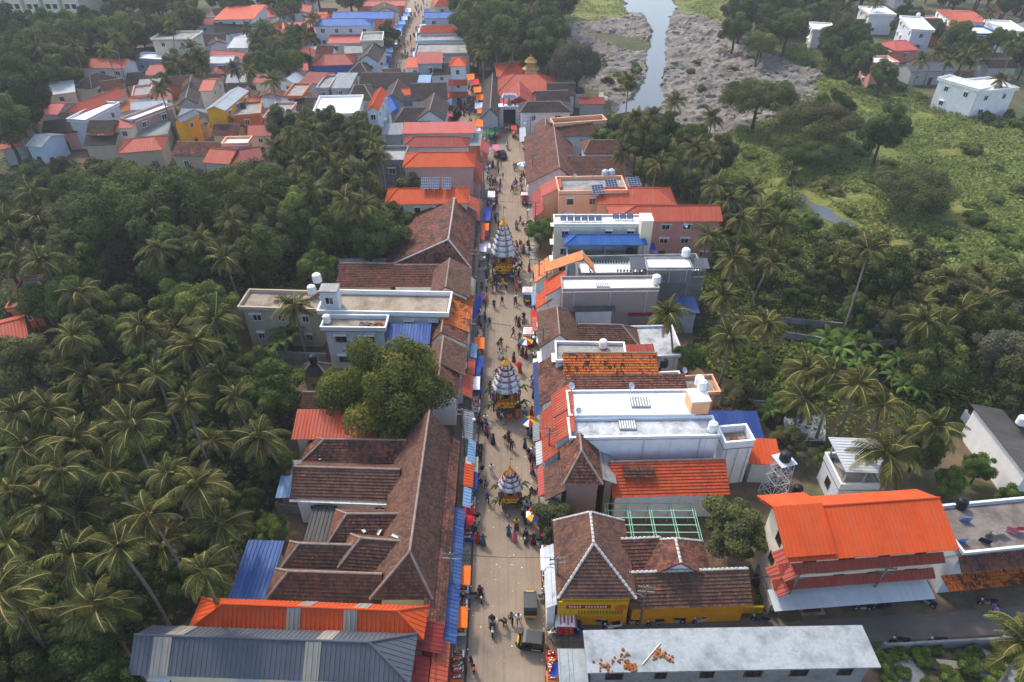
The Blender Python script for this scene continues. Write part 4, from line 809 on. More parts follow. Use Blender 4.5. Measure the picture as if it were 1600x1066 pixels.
    ('tiled_house', 'long dark tiled shed wall along the temple', (752, 184), (780, 184), (756, 126), 4.8, 'gv', 2.2, 'tile', 't_dark', 'w_greywall', (0, 0), ''),
    ('small_house', 'rusty orange roofed house on the left grove edge', (-30, 545), (44, 526), (-20, 505), 4.2, 'gu', 1.2, 'sheet', 's_redorange', 'w_beige', (0, 0), ''),
    ('tiled_house', 'dark tiled house behind the yellow stepped house', (276, 166), (310, 163), (284, 130), 4.4, 'gv', 1.8, 'tile', 't_dark', 'w_greywall', (0, 0), ''),
    ('flat_house', 'pinkish flat house between dark hip hall and palm', (206, 153), (236, 150), (208, 137), 6.0, 'flat', 0, '', '', 'w_pink', (0, 0), 'n'),
    ('small_house', 'orange tile house wedged beside the angled red roof', (186, 176), (226, 168), (196, 155), 4.6, 'gu', 1.4, 'tile', 't_peach', 'w_cream', (0, 0), ''),
    ('small_house', 'dull red roofed house beside the tall palm', (238, 160), (270, 156), (242, 140), 4.8, 'gu', 1.2, 'sheet', 's_darkred', 'w_cream', (0, 0), 'n'),
    ('small_house', 'pale zinc shed behind the cream gable house', (352, 130), (386, 128), (356, 112), 4.0, 'gu', 1.0, 'sheet', 's_zinc', 'w_greywall', (0, 0), ''),
    ('small_house', 'red tiled house at the forest edge with cream gable', (386, 214), (424, 212), (392, 196), 4.8, 'gu', 1.4, 'sheet', 's_red', 'w_cream', (0, 0), 'n'),
    ('tiled_house', 'brown tiled house below the orange balcony', (330, 212), (372, 212), (336, 198), 4.2, 'gu', 1.6, 'tile', 't_mix', 'w_beige', (0, 0), ''),
    ('small_house', 'grey sheet shed below the mauve fronted house', (212, 214), (262, 210), (220, 198), 3.6, 'sn', .8, 'sheet', 's_zinc', 'w_greywall', (0, 0), ''),
    ('tiled_house', 'low dark tiled house below the red awnings', (130, 228), (180, 226), (134, 212), 3.6, 'gu', 1.5, 'tile', 't_dark', 'w_beige', (0, 0), ''),
    ('small_house', 'white sheet roofed house behind the market stalls', (470, 84), (506, 84), (474, 74), 5.0, 'gu', 1.2, 'sheet', 's_white', 'w_cream', (0, 0), 'n'),
    ('small_house', 'salmon roofed house beside the zinc roof', (452, 112), (482, 110), (456, 102), 4.6, 'gu', 1.2, 'sheet', 's_salmon', 'w_cream', (0, 0), ''),
    ('tiled_house', 'dark tiled house facing the wide white roof', (456, 172), (488, 172), (462, 156), 4.6, 'gu', 1.8, 'tile', 't_dark', 'w_beige', (0, 0), ''),
    ('tiled_house', 'dark tiled house behind the long angled house', (196, 134), (222, 132), (200, 116), 4.4, 'gu', 1.8, 'tile', 't_dark', 'w_beige', (0, 0), ''),
    ('small_house', 'blue grey roofed house below the white block', (300, 40), (334, 38), (304, 28), 4.6, 'gu', 1.2, 'sheet', 's_paleblue', 'w_whitegrey', (0, 0), 'n'),
    ('small_house', 'low house with orange sheet behind the blue roofed block', (440, 46), (488, 44), (446, 36), 4.6, 'gu', 1.2, 'sheet', 's_salmon', 'w_cream', (0, 0), ''),
    ('small_house', 'grey sheet house before the forest by the long hall', (262, 100), (300, 98), (268, 86), 4.2, 'gu', 1.2, 'sheet', 's_zinc', 'w_whitegrey', (0, 0), 'n'),
    ('flat_house', 'ruined terracotta house with open rooms in the grove', (10, 486), (98, 474), (14, 440), 3.8, 'flat', 0, '', '', 'w_terracotta', (0, 0), 'n')]:
    B(nm, lb, a, b_, c_, z, ro, ri, k or 'tile', rm or 't_dark', wm, hip=hp, win=wn, slabm='c_white' if 'white' in lb else 'c_mid', par=.5, cat='hall' if 'hall' in nm else 'house', ov=.35)
# small houses packed into the gaps of the old town and the hamlet
def rect_gap(x, y, r):
    for o in bpy.data.objects:
        if o.name in DIM:
            W, D_, _ = DIM[o.name]; d = Matrix.Rotation(-o.rotation_euler.z, 2) @ (Vector((x, y)) - Vector(o.location[:2]))
            if abs(d.x) < W / 2 + r and abs(d.y) < D_ / 2 + r: return False
    return True
in_mroad = pnp(PX([(575, 126), (645, 126), (655, 90), (668, 60), (676, 25), (682, -14), (640, -14), (622, 30), (606, 70)])); in_sq = pnp(PX([(695, 208), (765, 212), (815, 205), (770, 178), (750, 140), (735, 116), (695, 118)]))
for pl, n_, rs, lb, gp in (([(90, 240), (420, 245), (590, 195), (700, 190), (690, 120), (600, 60), (440, 10), (330, 40), (200, 90), (100, 130), (70, 190)], 64, ['s_redorange', 's_red', 't_dark', 't_dark', 's_zinc', 't_mix', 's_white', 's_salmon', 's_orange'], 'old town houses', 'small old town houses'), ([(1380, 10), (1600, 5), (1600, 110), (1500, 100), (1410, 70)], 9, ['flat', 'flat', 's_redorange', 's_zinc', 't_dark'], 'hamlet villas', 'small hamlet houses')):
    pw = PX(pl); f = pnp(pw); xs = [q[0] for q in pw]; ys = [q[1] for q in pw]; k = t_ = 0
    while k < n_ and t_ < 5000:
        t_ += 1; x, y = random.uniform(min(xs), max(xs)), random.uniform(min(ys), max(ys))
        if not f(x, y) or in_mroad(x, y) or in_sq(x, y) or not rect_gap(x, y, 2.6): continue
        k += 1; rm = random.choice(rs); wm = random.choice(['w_white', 'w_cream', 'w_whitegrey', 'w_paleblue', 'w_beige', 'w_pink', 'w_orangewall']); W = random.uniform(5, 8.5); D_ = random.uniform(4.5, 7); z = random.choice((3.4, 3.8, 4.2, 6.2)); an = random.uniform(-.15, .15) + (.35 if x < -85 else 0)
        PT[0] = (Vector((x, y, z)), an, W, D_); rn = {'s': 'sheet', 't': 'tile', 'f': 'flat'}[rm[0]]; cn = dict(s_redorange='orange red sheet', s_red='red sheet', t_dark='dark tile', s_zinc='zinc sheet', t_mix='brown tile', s_white='white sheet', s_salmon='salmon sheet', s_orange='orange sheet', flat='flat white')[rm]
        tag(B('small_house', '%s %s house with %s roof packed among the %s' % ('two storey' if z > 6 else 'low', dict(w_white='white', w_cream='cream', w_whitegrey='pale grey', w_paleblue='pale blue', w_beige='beige', w_pink='pink', w_orangewall='orange')[wm], cn, lb), None, None, None, z, 'flat' if rn == 'flat' else random.choice(['gu', 'gu', 'gv', 'sn']), random.uniform(1.0, 1.9), rn if rn != 'flat' else 'tile', rm if rn != 'flat' else 't_dark', wm, win='ns', slabm='c_white', par=.5, ov=.35), group=gp)
# three tiered corner tower on the square
rt = B('tiered_tower', 'slim three tier tower with orange hip roofs on the square', (701, 104), (728, 104), (705, 91), 10.5, 'hu', 1.3, 'sheet', 's_orange', 'w_whitegrey', hip=(2, 2), win='n', cat='tower')
W_, D_, Z_ = DIM[rt.name]
for zz in (6.6, 3.4):
    ab = MB(); lift(ab, [(-W_ / 2 - .3, -D_ / 2 - .7, zz - .8), (W_ / 2 + .3, -D_ / 2 - .7, zz - .8), (W_ / 2 + .3, -D_ / 2 + .5, zz + .5), (-W_ / 2 - .3, -D_ / 2 + .5, zz + .5)], 'sheet'); ab.build('awning', 's_redorange', rt)
# tall apartment block at the forest
ctr, rz, W_, D_ = frame((-60, 52), (142, 52), (-60, 30), 0)
ap = empty('apartment_block', (ctr.x, ctr.y, 0), rz, 'tall beige apartment block rising behind the forest', 'building')
wb = MB(); wb.box(-W_ / 2, W_ / 2, -D_ / 2, D_ / 2, 0, 34); wb.build('wall', 'w_beige', ap)
nb = 7
for i in range(nb):
    x = -W_ / 2 + W_ * (i + .5) / nb; rb = MB(); rb.box(x - W_ / nb * .36, x + W_ / nb * .36, -D_ / 2 - .9, -D_ / 2 + .01, 0, 33.4); rb.build('bay', 'w_cream', ap)
    for f in range(9):
        for dx in (-1, 1):
            window(ap, x + dx * W_ / nb * .18, -D_ / 2 - .9, 2.2 + f * 3.5, 0, 1.5, 1.6, 'frame_brown', False, True)
    rb = MB(); rb.box(x + W_ / nb * .36, x + W_ / nb * .42, -D_ / 2 - 1.2, -D_ / 2 - .003, 0, 33.8); rb.build('rib', 'trim', ap)
# ================================================================== vegetation
FP = [(o.location.x, o.location.y, math.cos(o.rotation_euler.z), math.sin(o.rotation_euler.z), DIM[o.name][0] / 2, DIM[o.name][1] / 2) for o in bpy.data.objects if o.name in DIM]
def free(x, y, r):
    for bx, by, c, s, W, D in FP:
        dx, dy = x - bx, y - by
        if abs(dx * c + dy * s) < W + r and abs(-dx * s + dy * c) < D + r: return False
    return True
def leafquads(pos, nrm, size, rg, asp=1.7):
    n_ = len(pos); t = np.cross(nrm, rg.normal(size=(n_, 3))); t /= np.linalg.norm(t, axis=1, keepdims=True) + 1e-9
    b = np.cross(nrm, t); s = (size * rg.uniform(.6, 1.35, n_))[:, None]
    V = np.stack([pos - t * s * asp * .5, pos - b * s * .5, pos + t * s * asp * .5, pos + b * s * .5], 1).reshape(-1, 3)
    return V, np.arange(n_ * 4).reshape(-1, 4)
def crown_data(seed, R_, H, nclump, nleaf, leaf, low=-.25, spread=(.45, .85), rc=(.26, .42), upb=.35):
    rg = np.random.default_rng(seed)
    d = rg.normal(size=(nclump * 4, 3)); d /= np.linalg.norm(d, axis=1, keepdims=True); d = d[d[:, 2] > low][:nclump]
    k = rg.uniform(*spread, len(d))[:, None]; C = d * k * np.array([R_, R_, H]); r = rg.uniform(*rc, len(d)) * min(R_, H * 1.3)
    ci = rg.choice(len(d), nleaf, p=(r ** 2) / (r ** 2).sum())
    v = rg.normal(size=(nleaf, 3)); v[:, 2] += upb; v /= np.linalg.norm(v, axis=1, keepdims=True)
    rad = r[ci] * (1 - .45 * rg.random(nleaf) ** 2.2) * rg.uniform(.9, 1.12, nleaf)
    pos = C[ci] + v * rad[:, None] * np.array([1, 1, .85])
    nr = v + rg.normal(size=(nleaf, 3)) * .45 + np.array([0, 0, .25]); nr /= np.linalg.norm(nr, axis=1, keepdims=True)
    V, F = leafquads(pos, nr, leaf, rg); ct = rg.random(len(d))
    return V, F, np.clip(.55 * ct[ci] + .45 * rg.random(nleaf), 0, 1), C
TREES = {}
def tree_kind(key, mat, R_, H, th, nclump, nleaf, leaf, seed, bark='bark', tr=.35, **kw):
    """crown centred at height th; trunk and limbs reach into the clumps"""
    V, F, tint, C = crown_data(seed, R_, H, nclump, nleaf, leaf, **kw)
    V = V + np.array([0, 0, th]); cm = np_mesh('crown', V, F, [mat], {'tint': tint})
    tb = MB(); rg = random.Random(seed); fork = th - H * .55
    tb.tube([(0, 0, -.3), (.15, .1, fork * .5), (0, 0, fork)], [tr, tr * .75, tr * .6], 8)
    for c in C[:min(len(C), 14)]:
        c = Vector(c) + Vector((0, 0, th)); m = Vector((c.x * .45, c.y * .45, fork + (c.z - fork) * .6))
        tb.tube([(0, 0, fork - .1), m, c], [tr * .45, tr * .25, tr * .07], 5)
    TREES[key] = (tb.mesh('trunk', bark), cm)
tree_kind('mango', 'leaf_mango', 6.4, 4.6, 6.2, 80, 52000, .19, 1, tr=.5, rc=(.17, .33), spread=(.42, .97), low=-.4)
tree_kind('rain', 'leaf_dark', 8.5, 3.4, 7.4, 90, 46000, .2, 2, tr=.5, low=.02, spread=(.6, .97), rc=(.26, .5))
tree_kind('rain2', 'leaf_olive', 8.5, 3.6, 7.2, 80, 42000, .2, 12, tr=.5, low=-.02, spread=(.55, .97), rc=(.26, .5))
for i, (k, m_) in enumerate((('mid', 'leaf_mid'), ('mid', 'leaf_dark'), ('olive', 'leaf_olive'), ('bright', 'leaf_bright'), ('dark', 'leaf_dark'), ('grey', 'leaf_grey'))):
    tree_kind('%s%d' % (k, i), m_, 4.2, 3.9 + .4 * (i % 3), 6.4, 40, 19000 if k != 'grey' else 10000, .2, 20 + i, rc=(.16, .34), spread=(.4, .9), low=-.5)
tree_kind('fig', 'leaf_grey', 6.4, 4.8, 6.2, 60, 30000, .21, 3, tr=.5, rc=(.2, .34))
tree_kind('slim', 'leaf_mid', 2.4, 6.0, 8.0, 30, 11000, .22, 40, low=-.9, spread=(.5, .95), rc=(.3, .5), tr=.28)
tree_kind('bush', 'leaf_bright', 2.2, 1.7, 1.6, 22, 6500, .2, 41, low=-.2, tr=.1); tree_kind('bush2', 'leaf_mid', 2.2, 1.7, 1.6, 22, 6500, .2, 42, low=-.2, tr=.1); tree_kind('bush3', 'leaf_olive', 2.2, 1.8, 1.7, 24, 6500, .2, 43, low=-.2, tr=.1)
tree_kind('bamboo', 'leaf_olive', 3.6, 4.2, 4.8, 40, 13000, .2, 44, low=-.6, rc=(.16, .3), spread=(.5, 1.0), tr=.2)
NT = [0]
def tree(key, x, y, sc=1.0, label='leafy tree', group=None, name='broadleaf_tree', sz=1.0, cat='tree', z=0.0, prev=None):
    r = empty(name, (x, y, z), random.uniform(0, 6.28), label, cat, group); r.scale = (sc, sc, sc * sz)
    link('trunk', TREES[key][0], r); link('crown', TREES[key][1], r); NT[0] += 1; return r
def tree_px(key, px, py, sc, label, group=None, name='broadleaf_tree', sz=1.0, zc=None, cat='tree'):
    zc = (6.2 if not key.startswith('bush') else 1.6) * sc * sz if zc is None else zc
    p = P(px, py, zc); return tree(key, p.x, p.y, sc, label, group, name, sz, cat)

# ---- coconut palms
def frond_data(L, e0, droop, seed, nl=34):
    rg = random.Random(seed); pts = []; p = Vector((0, 0, 0)); a = e0
    K = 9
    for i in range(K + 1):
        pts.append(p.copy()); p = p + Vector((math.cos(a), 0, math.sin(a))) * (L / K); a -= droop / K * (.5 + i / K)
    V = []; F = []; T = []
    def at(t):
        f = t * K; i = min(int(f), K - 1); return pts[i].lerp(pts[i + 1], f - i), (pts[i + 1] - pts[i]).normalized()
    base = rg.random() * .4
    tw = rg.uniform(-.25, .25)
    for i in range(nl):
        t = .12 + .88 * (i + .5) / nl; c, d = at(t); ll = L * .30 * (math.sin(math.pi * min(1, .18 + t * .80)) ** .8) * rg.uniform(.85, 1.1)
        for s in (-1, 1):
            up = Vector((-d.z, 0, d.x)); o_ = (Vector((0, s, 0)) * .75 + d * .65 + up * (.12 + tw * s) + Vector((0, 0, -.42 - .3 * t + rg.uniform(-.22, .22)))).normalized()
            e = c + o_ * ll + Vector((0, 0, -.10 * ll)); w0 = .038 + .014 * (1 - t); wd = d * w0; m_ = c.lerp(e, .55) + Vector((0, 0, .08 * ll))
            k = len(V); V += [c - wd, c + wd, m_ + wd * .9, m_ - wd * .9, e]
            F += [(k, k + 1, k + 2, k + 3), (k + 3, k + 2, k + 4, k + 4)]; tt = min(1, base + rg.random() * .55); T += [tt, min(1, tt + .12)]
    for i in range(K):      # rachis
        a_, b_ = pts[i], pts[i + 1]; r0 = .06 * (1 - i / K) + .012; k = len(V)
        V += [a_ + Vector((0, r0, .02)), a_ + Vector((0, -r0, .02)), b_ + Vector((0, -r0, .02)), b_ + Vector((0, r0, .02))]; F.append((k, k + 1, k + 2, k + 3)); T.append(1.0)
    V = np.array([tuple(v) for v in V]); return V, F, T
def frond_mesh(dat, mat):
    V, F, T = dat; me = bpy.data.meshes.new('frond'); me.from_pydata([tuple(v) for v in V], [], [f if f[2] != f[3] else f[:3] for f in F]); me.materials.append(M[mat])
    at = me.attributes.new('tint', 'FLOAT', 'FACE'); at.data.foreach_set('value', T); return me
FR = {}
for kind_, (e0, dr, L_) in dict(up=(1.25, 1.0, 3.9), mid=(.72, 1.5, 4.5), flat=(.22, 1.25, 4.6), droop=(-.25, 1.0, 4.3), dry=(-.8, .55, 3.8)).items():
    FR[kind_] = [(frond_data(L_ * .80 * (.85 + .13 * j), e0 + .16 * j - .1, dr + .35 * j, 50 + j * 7 + len(kind_))) for j in range(3)]
FRM = {k: [frond_mesh(d, 'palmdry' if k == 'dry' else 'palm') for d in v] for k, v in FR.items()}
TRK = []
for j in range(5):
    lx = (0.0, .9, 1.6, .6, 2.4)[j]; tb = MB(); pts = [(lx * (t ** 1.6), .25 * math.sin(t * 3) * (j % 2), t * 10.0) for t in np.linspace(0, 1, 9)]
    pts[0] = (pts[0][0], pts[0][1], -.3)
    tb.tube(pts, [.23, .18, .165, .155, .15, .145, .14, .14, .15], 7); TRK.append((tb.mesh('trunk', 'trunk'), Vector(pts[-1])))
cb = MB()
for i in range(9):
    a = i * 2.4; c = (.3 * math.cos(a), .3 * math.sin(a), -.35 - .12 * (i % 3)); cb.lathe([(.02, -.16), (.12, -.08), (.13, .02), (.07, .13), (.01, .16)], 6, 0, c)
COCO = cb.mesh('coconut_cluster', 'coconut', True)
PLAN = ['up'] * 5 + ['mid'] * 8 + ['flat'] * 8 + ['droop'] * 6 + ['dry'] * 2
def palm_layout(rg):
    out = []
    for i, k in enumerate(PLAN):
        out.append((k, rg.randrange(3), i * 2.399 + rg.uniform(-.4, .4), rg.uniform(-.25, .22), rg.uniform(.78, 1.12)))
        if rg.random() < .13: out.pop()
    return out
CROWN_FAR = []
for j in range(3):
    rg = random.Random(90 + j); VV = []; FF = []; TT = []; nv = 0
    for k, q, az, el, sc in palm_layout(rg):
        V, F, T = FR[k][q]; c, s = math.cos(az), math.sin(az); Vr = V * sc; Vr = np.stack([Vr[:, 0] * c - Vr[:, 1] * s, Vr[:, 0] * s + Vr[:, 1] * c, Vr[:, 2] + Vr[:, 0] * el], 1)
        VV.append(Vr); FF += [tuple(i + nv for i in f) for f in F]; TT += T; nv += len(V)
    CROWN_FAR.append(frond_mesh((np.concatenate(VV), FF, TT), 'palm')); CROWN_FAR[-1].name = 'crown'
def palm_at(x, y, h, label, group, sc=1.0, lean=None, near=True, rz=None):
    rg = random.Random(int(x * 131 + y * 17)); r = empty('coconut_palm', (x, y, 0), rg.uniform(0, 6.28) if rz is None else rz, label, 'palm tree', group)
    j = rg.randrange(4) if lean is None else lean; tm, top = TRK[j]; k = h / 10.0
    link('trunk', tm, r, sc=(1, 1, k)); tp = Vector((top.x, top.y, top.z * k))
    link('coconut_cluster', COCO, r, tp)
    if near:
        for kd, q, az, el, s in palm_layout(rg):
            o = link('frond', FRM[kd][q], r, tp, sc=s * sc); o.rotation_euler = (rg.uniform(-.45, .45), -el, az)
    else:
        link('crown', CROWN_FAR[rg.randrange(3)], r, tp, rg.uniform(0, 6), sc)
    return r
def palm_px(px, py, label, group, h=None, sc=1.0, lean=None):
    h = h or random.uniform(8.5, 12.0); p = P(px, py, h); rg = random.Random(int(p.x * 31)); j = rg.randrange(4) if lean is None else lean
    top = TRK[j][1]
    for _ in range(24):
        rz = rg.uniform(0, 6.28)
        if free(p.x - top.x * math.cos(rz) + top.y * math.sin(rz), p.y - top.x * math.sin(rz) - top.y * math.cos(rz), .4): break
        if lean is None and _ > 8: j = 2 + 2 * (_ % 2); top = TRK[j][1]
    ox = top.x * math.cos(rz) - top.y * math.sin(rz); oy = top.x * math.sin(rz) + top.y * math.cos(rz)
    return palm_at(p.x - ox, p.y - oy, h, label, group, sc, j, p.y < 128, rz)

GL = ('coconut palm in the dense grove beside the blue sheet shed', 'palms of the dense grove')
for x, y in [(140, 592), (187, 602), (245, 588), (290, 630), (205, 668), (118, 690), (28, 648), (20, 768), (262, 742), (308, 760), (66, 790), (125, 802), (232, 806), (172, 738), (345, 585), (10, 848), (72, 900), (152, 948), (318, 893), (186, 858), (95, 735), (38, 700), (368, 622), (60, 835), (255, 850), (5, 930), (115, 870), (160, 690), (330, 690), (70, 745), (40, 960), (345, 820), (75, 640)]: palm_px(x, y, *GL, h=random.uniform(6, 13.5), sc=random.uniform(.72, 1.12))
palm_px(405, 683, 'coconut palm with bent trunk beside the small tin sheds', None, 9.5, lean=2); palm_px(460, 478, 'coconut palm standing in front of the brown stained terrace', None, 9.5, 1.0)
GM = ('coconut palm rising from the wood behind the white terrace building', 'palms in the wood')
for x, y in [(50, 300), (58, 343), (10, 350), (66, 408), (103, 388), (125, 458), (248, 390), (312, 376), (352, 405), (372, 290), (240, 330), (362, 345), (115, 527), (222, 512), (278, 515), (335, 500), (300, 540), (490, 300), (540, 312), (565, 325), (30, 405), (410, 310)]: palm_px(x, y, *GM, h=random.uniform(10, 14))
GT = ('coconut palm on the town side of the wood below the white flat roof', 'palms at the wood edge')
for x, y in [(490, 208), (522, 240), (553, 198), (430, 232), (508, 248), (475, 192), (545, 222), (470, 262), (580, 222), (590, 245), (455, 215), (528, 270)]: palm_px(x, y, *GT, h=random.uniform(10, 13.5))
palm_px(250, 138, 'single tall coconut palm between the mauve and orange houses', None, 12)
GO = ('coconut palm among the old town roofs', 'palms in the old town')
for x, y in [(310, 88), (365, 108), (388, 112), (275, 100), (318, 105), (398, 60), (430, 65), (455, 45), (487, 30), (440, 20), (410, 40), (480, 60), (425, 125), (300, 75), (470, 50), (388, 45)]: palm_px(x, y, *GO, h=random.uniform(9, 12))
GF = ('coconut palm in the forest belt behind the town', 'palms of the forest belt')
for x, y in [(150, 55), (135, 45), (180, 60), (90, 60), (60, 75), (165, 80), (205, 40), (230, 30), (270, 35), (40, 60), (118, 75), (195, 20), (290, 15), (745, 55), (760, 30), (790, 20), (775, 60), (810, 45), (735, 25), (830, 15), (850, 40), (755, 80), (800, 70)]: palm_px(x, y, *GF, h=random.uniform(11, 15))
GR = ('coconut palm on the river side behind the orange and red roofs', 'palms behind the right hand houses')
for x, y in [(1028, 258), (980, 208), (1022, 182), (1055, 158), (1113, 185), (1112, 245), (975, 240), (1137, 312), (1175, 298), (1106, 368), (1146, 408), (1206, 412), (1130, 465), (1196, 508), (1140, 530), (1085, 232), (1190, 330), (1215, 355), (995, 185), (1160, 345), (1120, 290), (1010, 205)]: palm_px(x, y, *GR, h=random.uniform(8.5, 12))
palm_px(1045, 492, 'coconut palm leaning over the white rear house', None, 9.5, 1.0); palm_px(983, 128, 'pair palm standing by the water', None, 11); palm_px(1357, 392, 'tall coconut palm with long bare slanting trunk over the red soil plot', None, 15, lean=4, sc=.9)
palm_px(1386, 712, 'large coconut palm spreading over the white ribbed roof', None, 9.0, 1.15); palm_px(1235, 272, 'small pale coconut palm at the meadow edge', None, 6)
GS = ('coconut palm in the plantation near the white ribbed roof', 'palms of the plantation')
for x, y in [(1262, 578), (1258, 628), (1342, 602), (1382, 632), (1462, 668), (1440, 472), (1490, 440), (1502, 488), (1442, 505), (1592, 420), (1470, 515), (1298, 585), (1415, 450), (1605, 1006), (1540, 470), (1530, 430)]: palm_px(x, y, *GS, h=random.uniform(6.5, 9.5))
GH = ('coconut palm in the hamlet across the meadow', 'palms of the hamlet')
for x, y in [(1465, 80), (1510, 85), (1535, 82), (1565, 125), (1310, 25), (1370, 5), (1325, 12), (1480, 95), (1545, 20), (1440, 95), (1580, 75)]: palm_px(x, y, *GH, h=random.uniform(8, 11))

# ---- broadleaf trees that stand out
tree_px('mango', 606, 612, 1.08, 'big round mango tree in flower between tiled roofs', sz=1.1, zc=7.2); tree_px('mango', 538, 620, .62, 'smaller mango tree joining the big round one', sz=1.1)
tree_px('rain', 215, 345, 1.3, 'huge spreading rain tree in the wood left of town', sz=1.1); tree_px('rain', 385, 318, 1.0, 'second spreading rain tree deep in the wood', sz=1.2)
tree_px('rain', 1183, 165, 1.05, 'wide umbrella tree on the rocks edge of the meadow', sz=.95); tree_px('rain2', 1280, 200, 1.05, 'wide brownish crowned tree in the meadow thicket', sz=.9)
tree_px('dark4', 1380, 208, 1.2, 'dark cone shaped tree on the meadow', sz=1.1); tree_px('mid1', 1300, 172, 1.2, 'dark rounded tree behind the brownish crown', sz=1.0); tree_px('rain2', 1420, 300, .9, 'broad low tree with flat crown in the open meadow', sz=.8)
tree_px('rain', 1255, 238, .85, 'dark spreading bush tree in front of the thicket', sz=.7)
tree_px('fig', 903, 106, 1.2, 'large brown leaved fig tree behind the temple', sz=1.15); tree_px('dark4', 835, 85, 1.5, 'dark tree behind the gilded temple roof', sz=1.0); tree_px('mid0', 870, 88, 1.2, 'green tree between temple roof and fig', sz=1.0)
tree_px('slim', 465, 355, 1.1, 'slim upright tree with yellow green column of leaves', sz=1.05); tree_px('olive2', 545, 300, 1.3, 'yellowish tree in bloom at the wood edge'); tree_px('mid0', 610, 345, .95, 'green tree touching the old tiled mansion', sz=1.0); tree_px('dark4', 640, 292, .85, 'round dark tree below the mauve hall', sz=.9)
tree_px('mid0', 585, 370, 1.0, 'tree with pale leaning stem by the mansion roof', sz=1.1)
tree_px('olive2', 870, 812, .62, 'bushy tree with blossoms beside the corner tiled house', sz=.75, zc=2.9); tree_px('olive2', 1150, 826, .85, 'olive green tree beside the pergola', sz=.8, zc=4.2); tree_px('bright3', 845, 362, .75, 'rounded green street tree before the cream house', sz=.8, zc=3.6); tree_px('bright3', 925, 332, .6, 'small green tree behind the solar roof', sz=.9, zc=4.5)
tree_px('bright3', 742, 282, .4, 'thin dry street tree before the mauve hall', sz=.8, zc=2.4); tree_px('bright3', 732, 312, .38, 'small green tree next to the red awnings', sz=.9, zc=2.5)
tree_px('mid0', 425, 605, 1.0, 'shaded green tree left of the mango', sz=.95); tree_px('olive2', 50, 575, 1.1, 'dense green tree with yellow tips beside the rusty roof'); tree_px('bright3', 1440, 700, .7, 'bright green tree behind the white ribbed roof', sz=.9, zc=4); tree_px('bright3', 425, 825, .45, 'small leafy tree in the yard by the tin shed', sz=.8, zc=2.2)
tree_px('slim', 1565, 470, 1.0, 'leafy dark tree at the plantation edge'); tree_px('mid0', 60, 470, .9, 'grey green tree before the ruined terracotta house')
tree_px('bamboo', 1345, 430, 1.3, 'feathery yellow bamboo clump under the slanting palm', name='bamboo_clump', sz=1.1, zc=6, cat='bamboo'); tree_px('bamboo', 1420, 420, 1.2, 'feathery bamboo clump at the foot of the meadow', name='bamboo_clump', sz=1.0, zc=5, cat='bamboo'); tree_px('bamboo', 1310, 395, 1.0, 'green bamboo clump beside the stream', name='bamboo_clump', zc=4.5, cat='bamboo')
tree_px('olive2', 1228, 690, .5, 'rusty leaved shrub tree beside the lattice tower', sz=.9, zc=2.6); tree_px('bright3', 1295, 720, .42, 'shrub tree before the white ribbed roof', sz=.9, zc=2.0)

def fill(poly_px, dist, kinds, sc, label, group, zc=6.0, sz=(.9, 1.2), name='broadleaf_tree', cat='tree', avoid=(), tries=900, maxn=60):
    pw = PX(poly_px, zc); f = pnp(pw); xs = [p[0] for p in pw]; ys = [p[1] for p in pw]; got = []
    for _ in range(tries):
        x, y = random.uniform(min(xs), max(xs)), random.uniform(min(ys), max(ys))
        if not f(x, y) or not free(x, y, .8) or any((x - a) ** 2 + (y - b) ** 2 < dist ** 2 for a, b in got) or any(g(x, y) for g in avoid): continue
        got.append((x, y)); tree(random.choice(kinds), x, y, random.uniform(*sc), label, group, name, random.uniform(*sz), cat)
        if len(got) >= maxn: break
    return got
D = ['mid0', 'mid1', 'dark4', 'dark4', 'olive2']
fill([(90, 345), (200, 310), (330, 300), (470, 300), (570, 320), (600, 400), (520, 415), (470, 420), (380, 425), (250, 430), (120, 440), (80, 390)], 6.5, D, (.8, 1.25), 'leafy tree in the dense wood left of the tiled mansion', 'trees of the dense wood', maxn=45)
fill([(0, 300), (100, 295), (160, 310), (90, 420), (0, 425)], 7, D, (.8, 1.2), 'leafy tree under the palms above the ruined house', 'trees under the palms', maxn=16)
fill([(120, 480), (340, 470), (350, 490), (440, 585), (300, 560), (130, 560)], 5.5, ['mid0', 'bright3', 'mid1', 'olive2'], (.65, 1.0), 'shaded tree among palms beside the white terrace building', 'trees below the terrace', zc=5, maxn=34)
fill([(0, 600), (420, 600), (460, 660), (430, 740), (400, 830), (340, 900), (210, 960), (180, 1080), (0, 1080)], 4.6, ['dark4', 'mid1', 'mid1'], (.4, .72), 'shaded tree under the palms of the dense grove', 'understorey of the grove', zc=3, maxn=52)
fill([(0, 980), (200, 985), (190, 1090), (-20, 1090)], 4.5, ['dark4', 'mid1'], (.6, .85), 'dark leafy tree beside the slate grey roof', 'trees by the slate grey roof', zc=4, maxn=10)
fill([(0, 60), (140, 52), (240, 40), (330, 18), (320, 45), (225, 62), (195, 82), (110, 92), (0, 100)], 8, ['dark4', 'mid1', 'mid0'], (1.2, 1.7), 'tall dark tree of the forest belt behind town', 'trees of the forest belt', zc=9, maxn=40)
fill([(150, -20), (560, -20), (560, 0), (430, 8), (330, 12), (160, 18)], 10, ['dark4', 'mid1'], (1.2, 1.6), 'far dark tree behind the top of the town', 'trees behind the town', zc=8, maxn=24)
fill([(0, 95), (70, 95), (110, 130), (75, 165), (60, 205), (0, 215)], 8, ['dark4', 'dark4', 'mid1'], (1.2, 1.7), 'large dark tree on the forest edge by the angled red roof', 'dark trees by the angled roof', zc=8, maxn=18)
fill([(260, 95), (330, 110), (300, 130), (250, 128)], 5, ['mid0', 'dark4'], (.6, .9), 'garden tree between the old town houses', 'garden trees of the old town', zc=4, maxn=8)
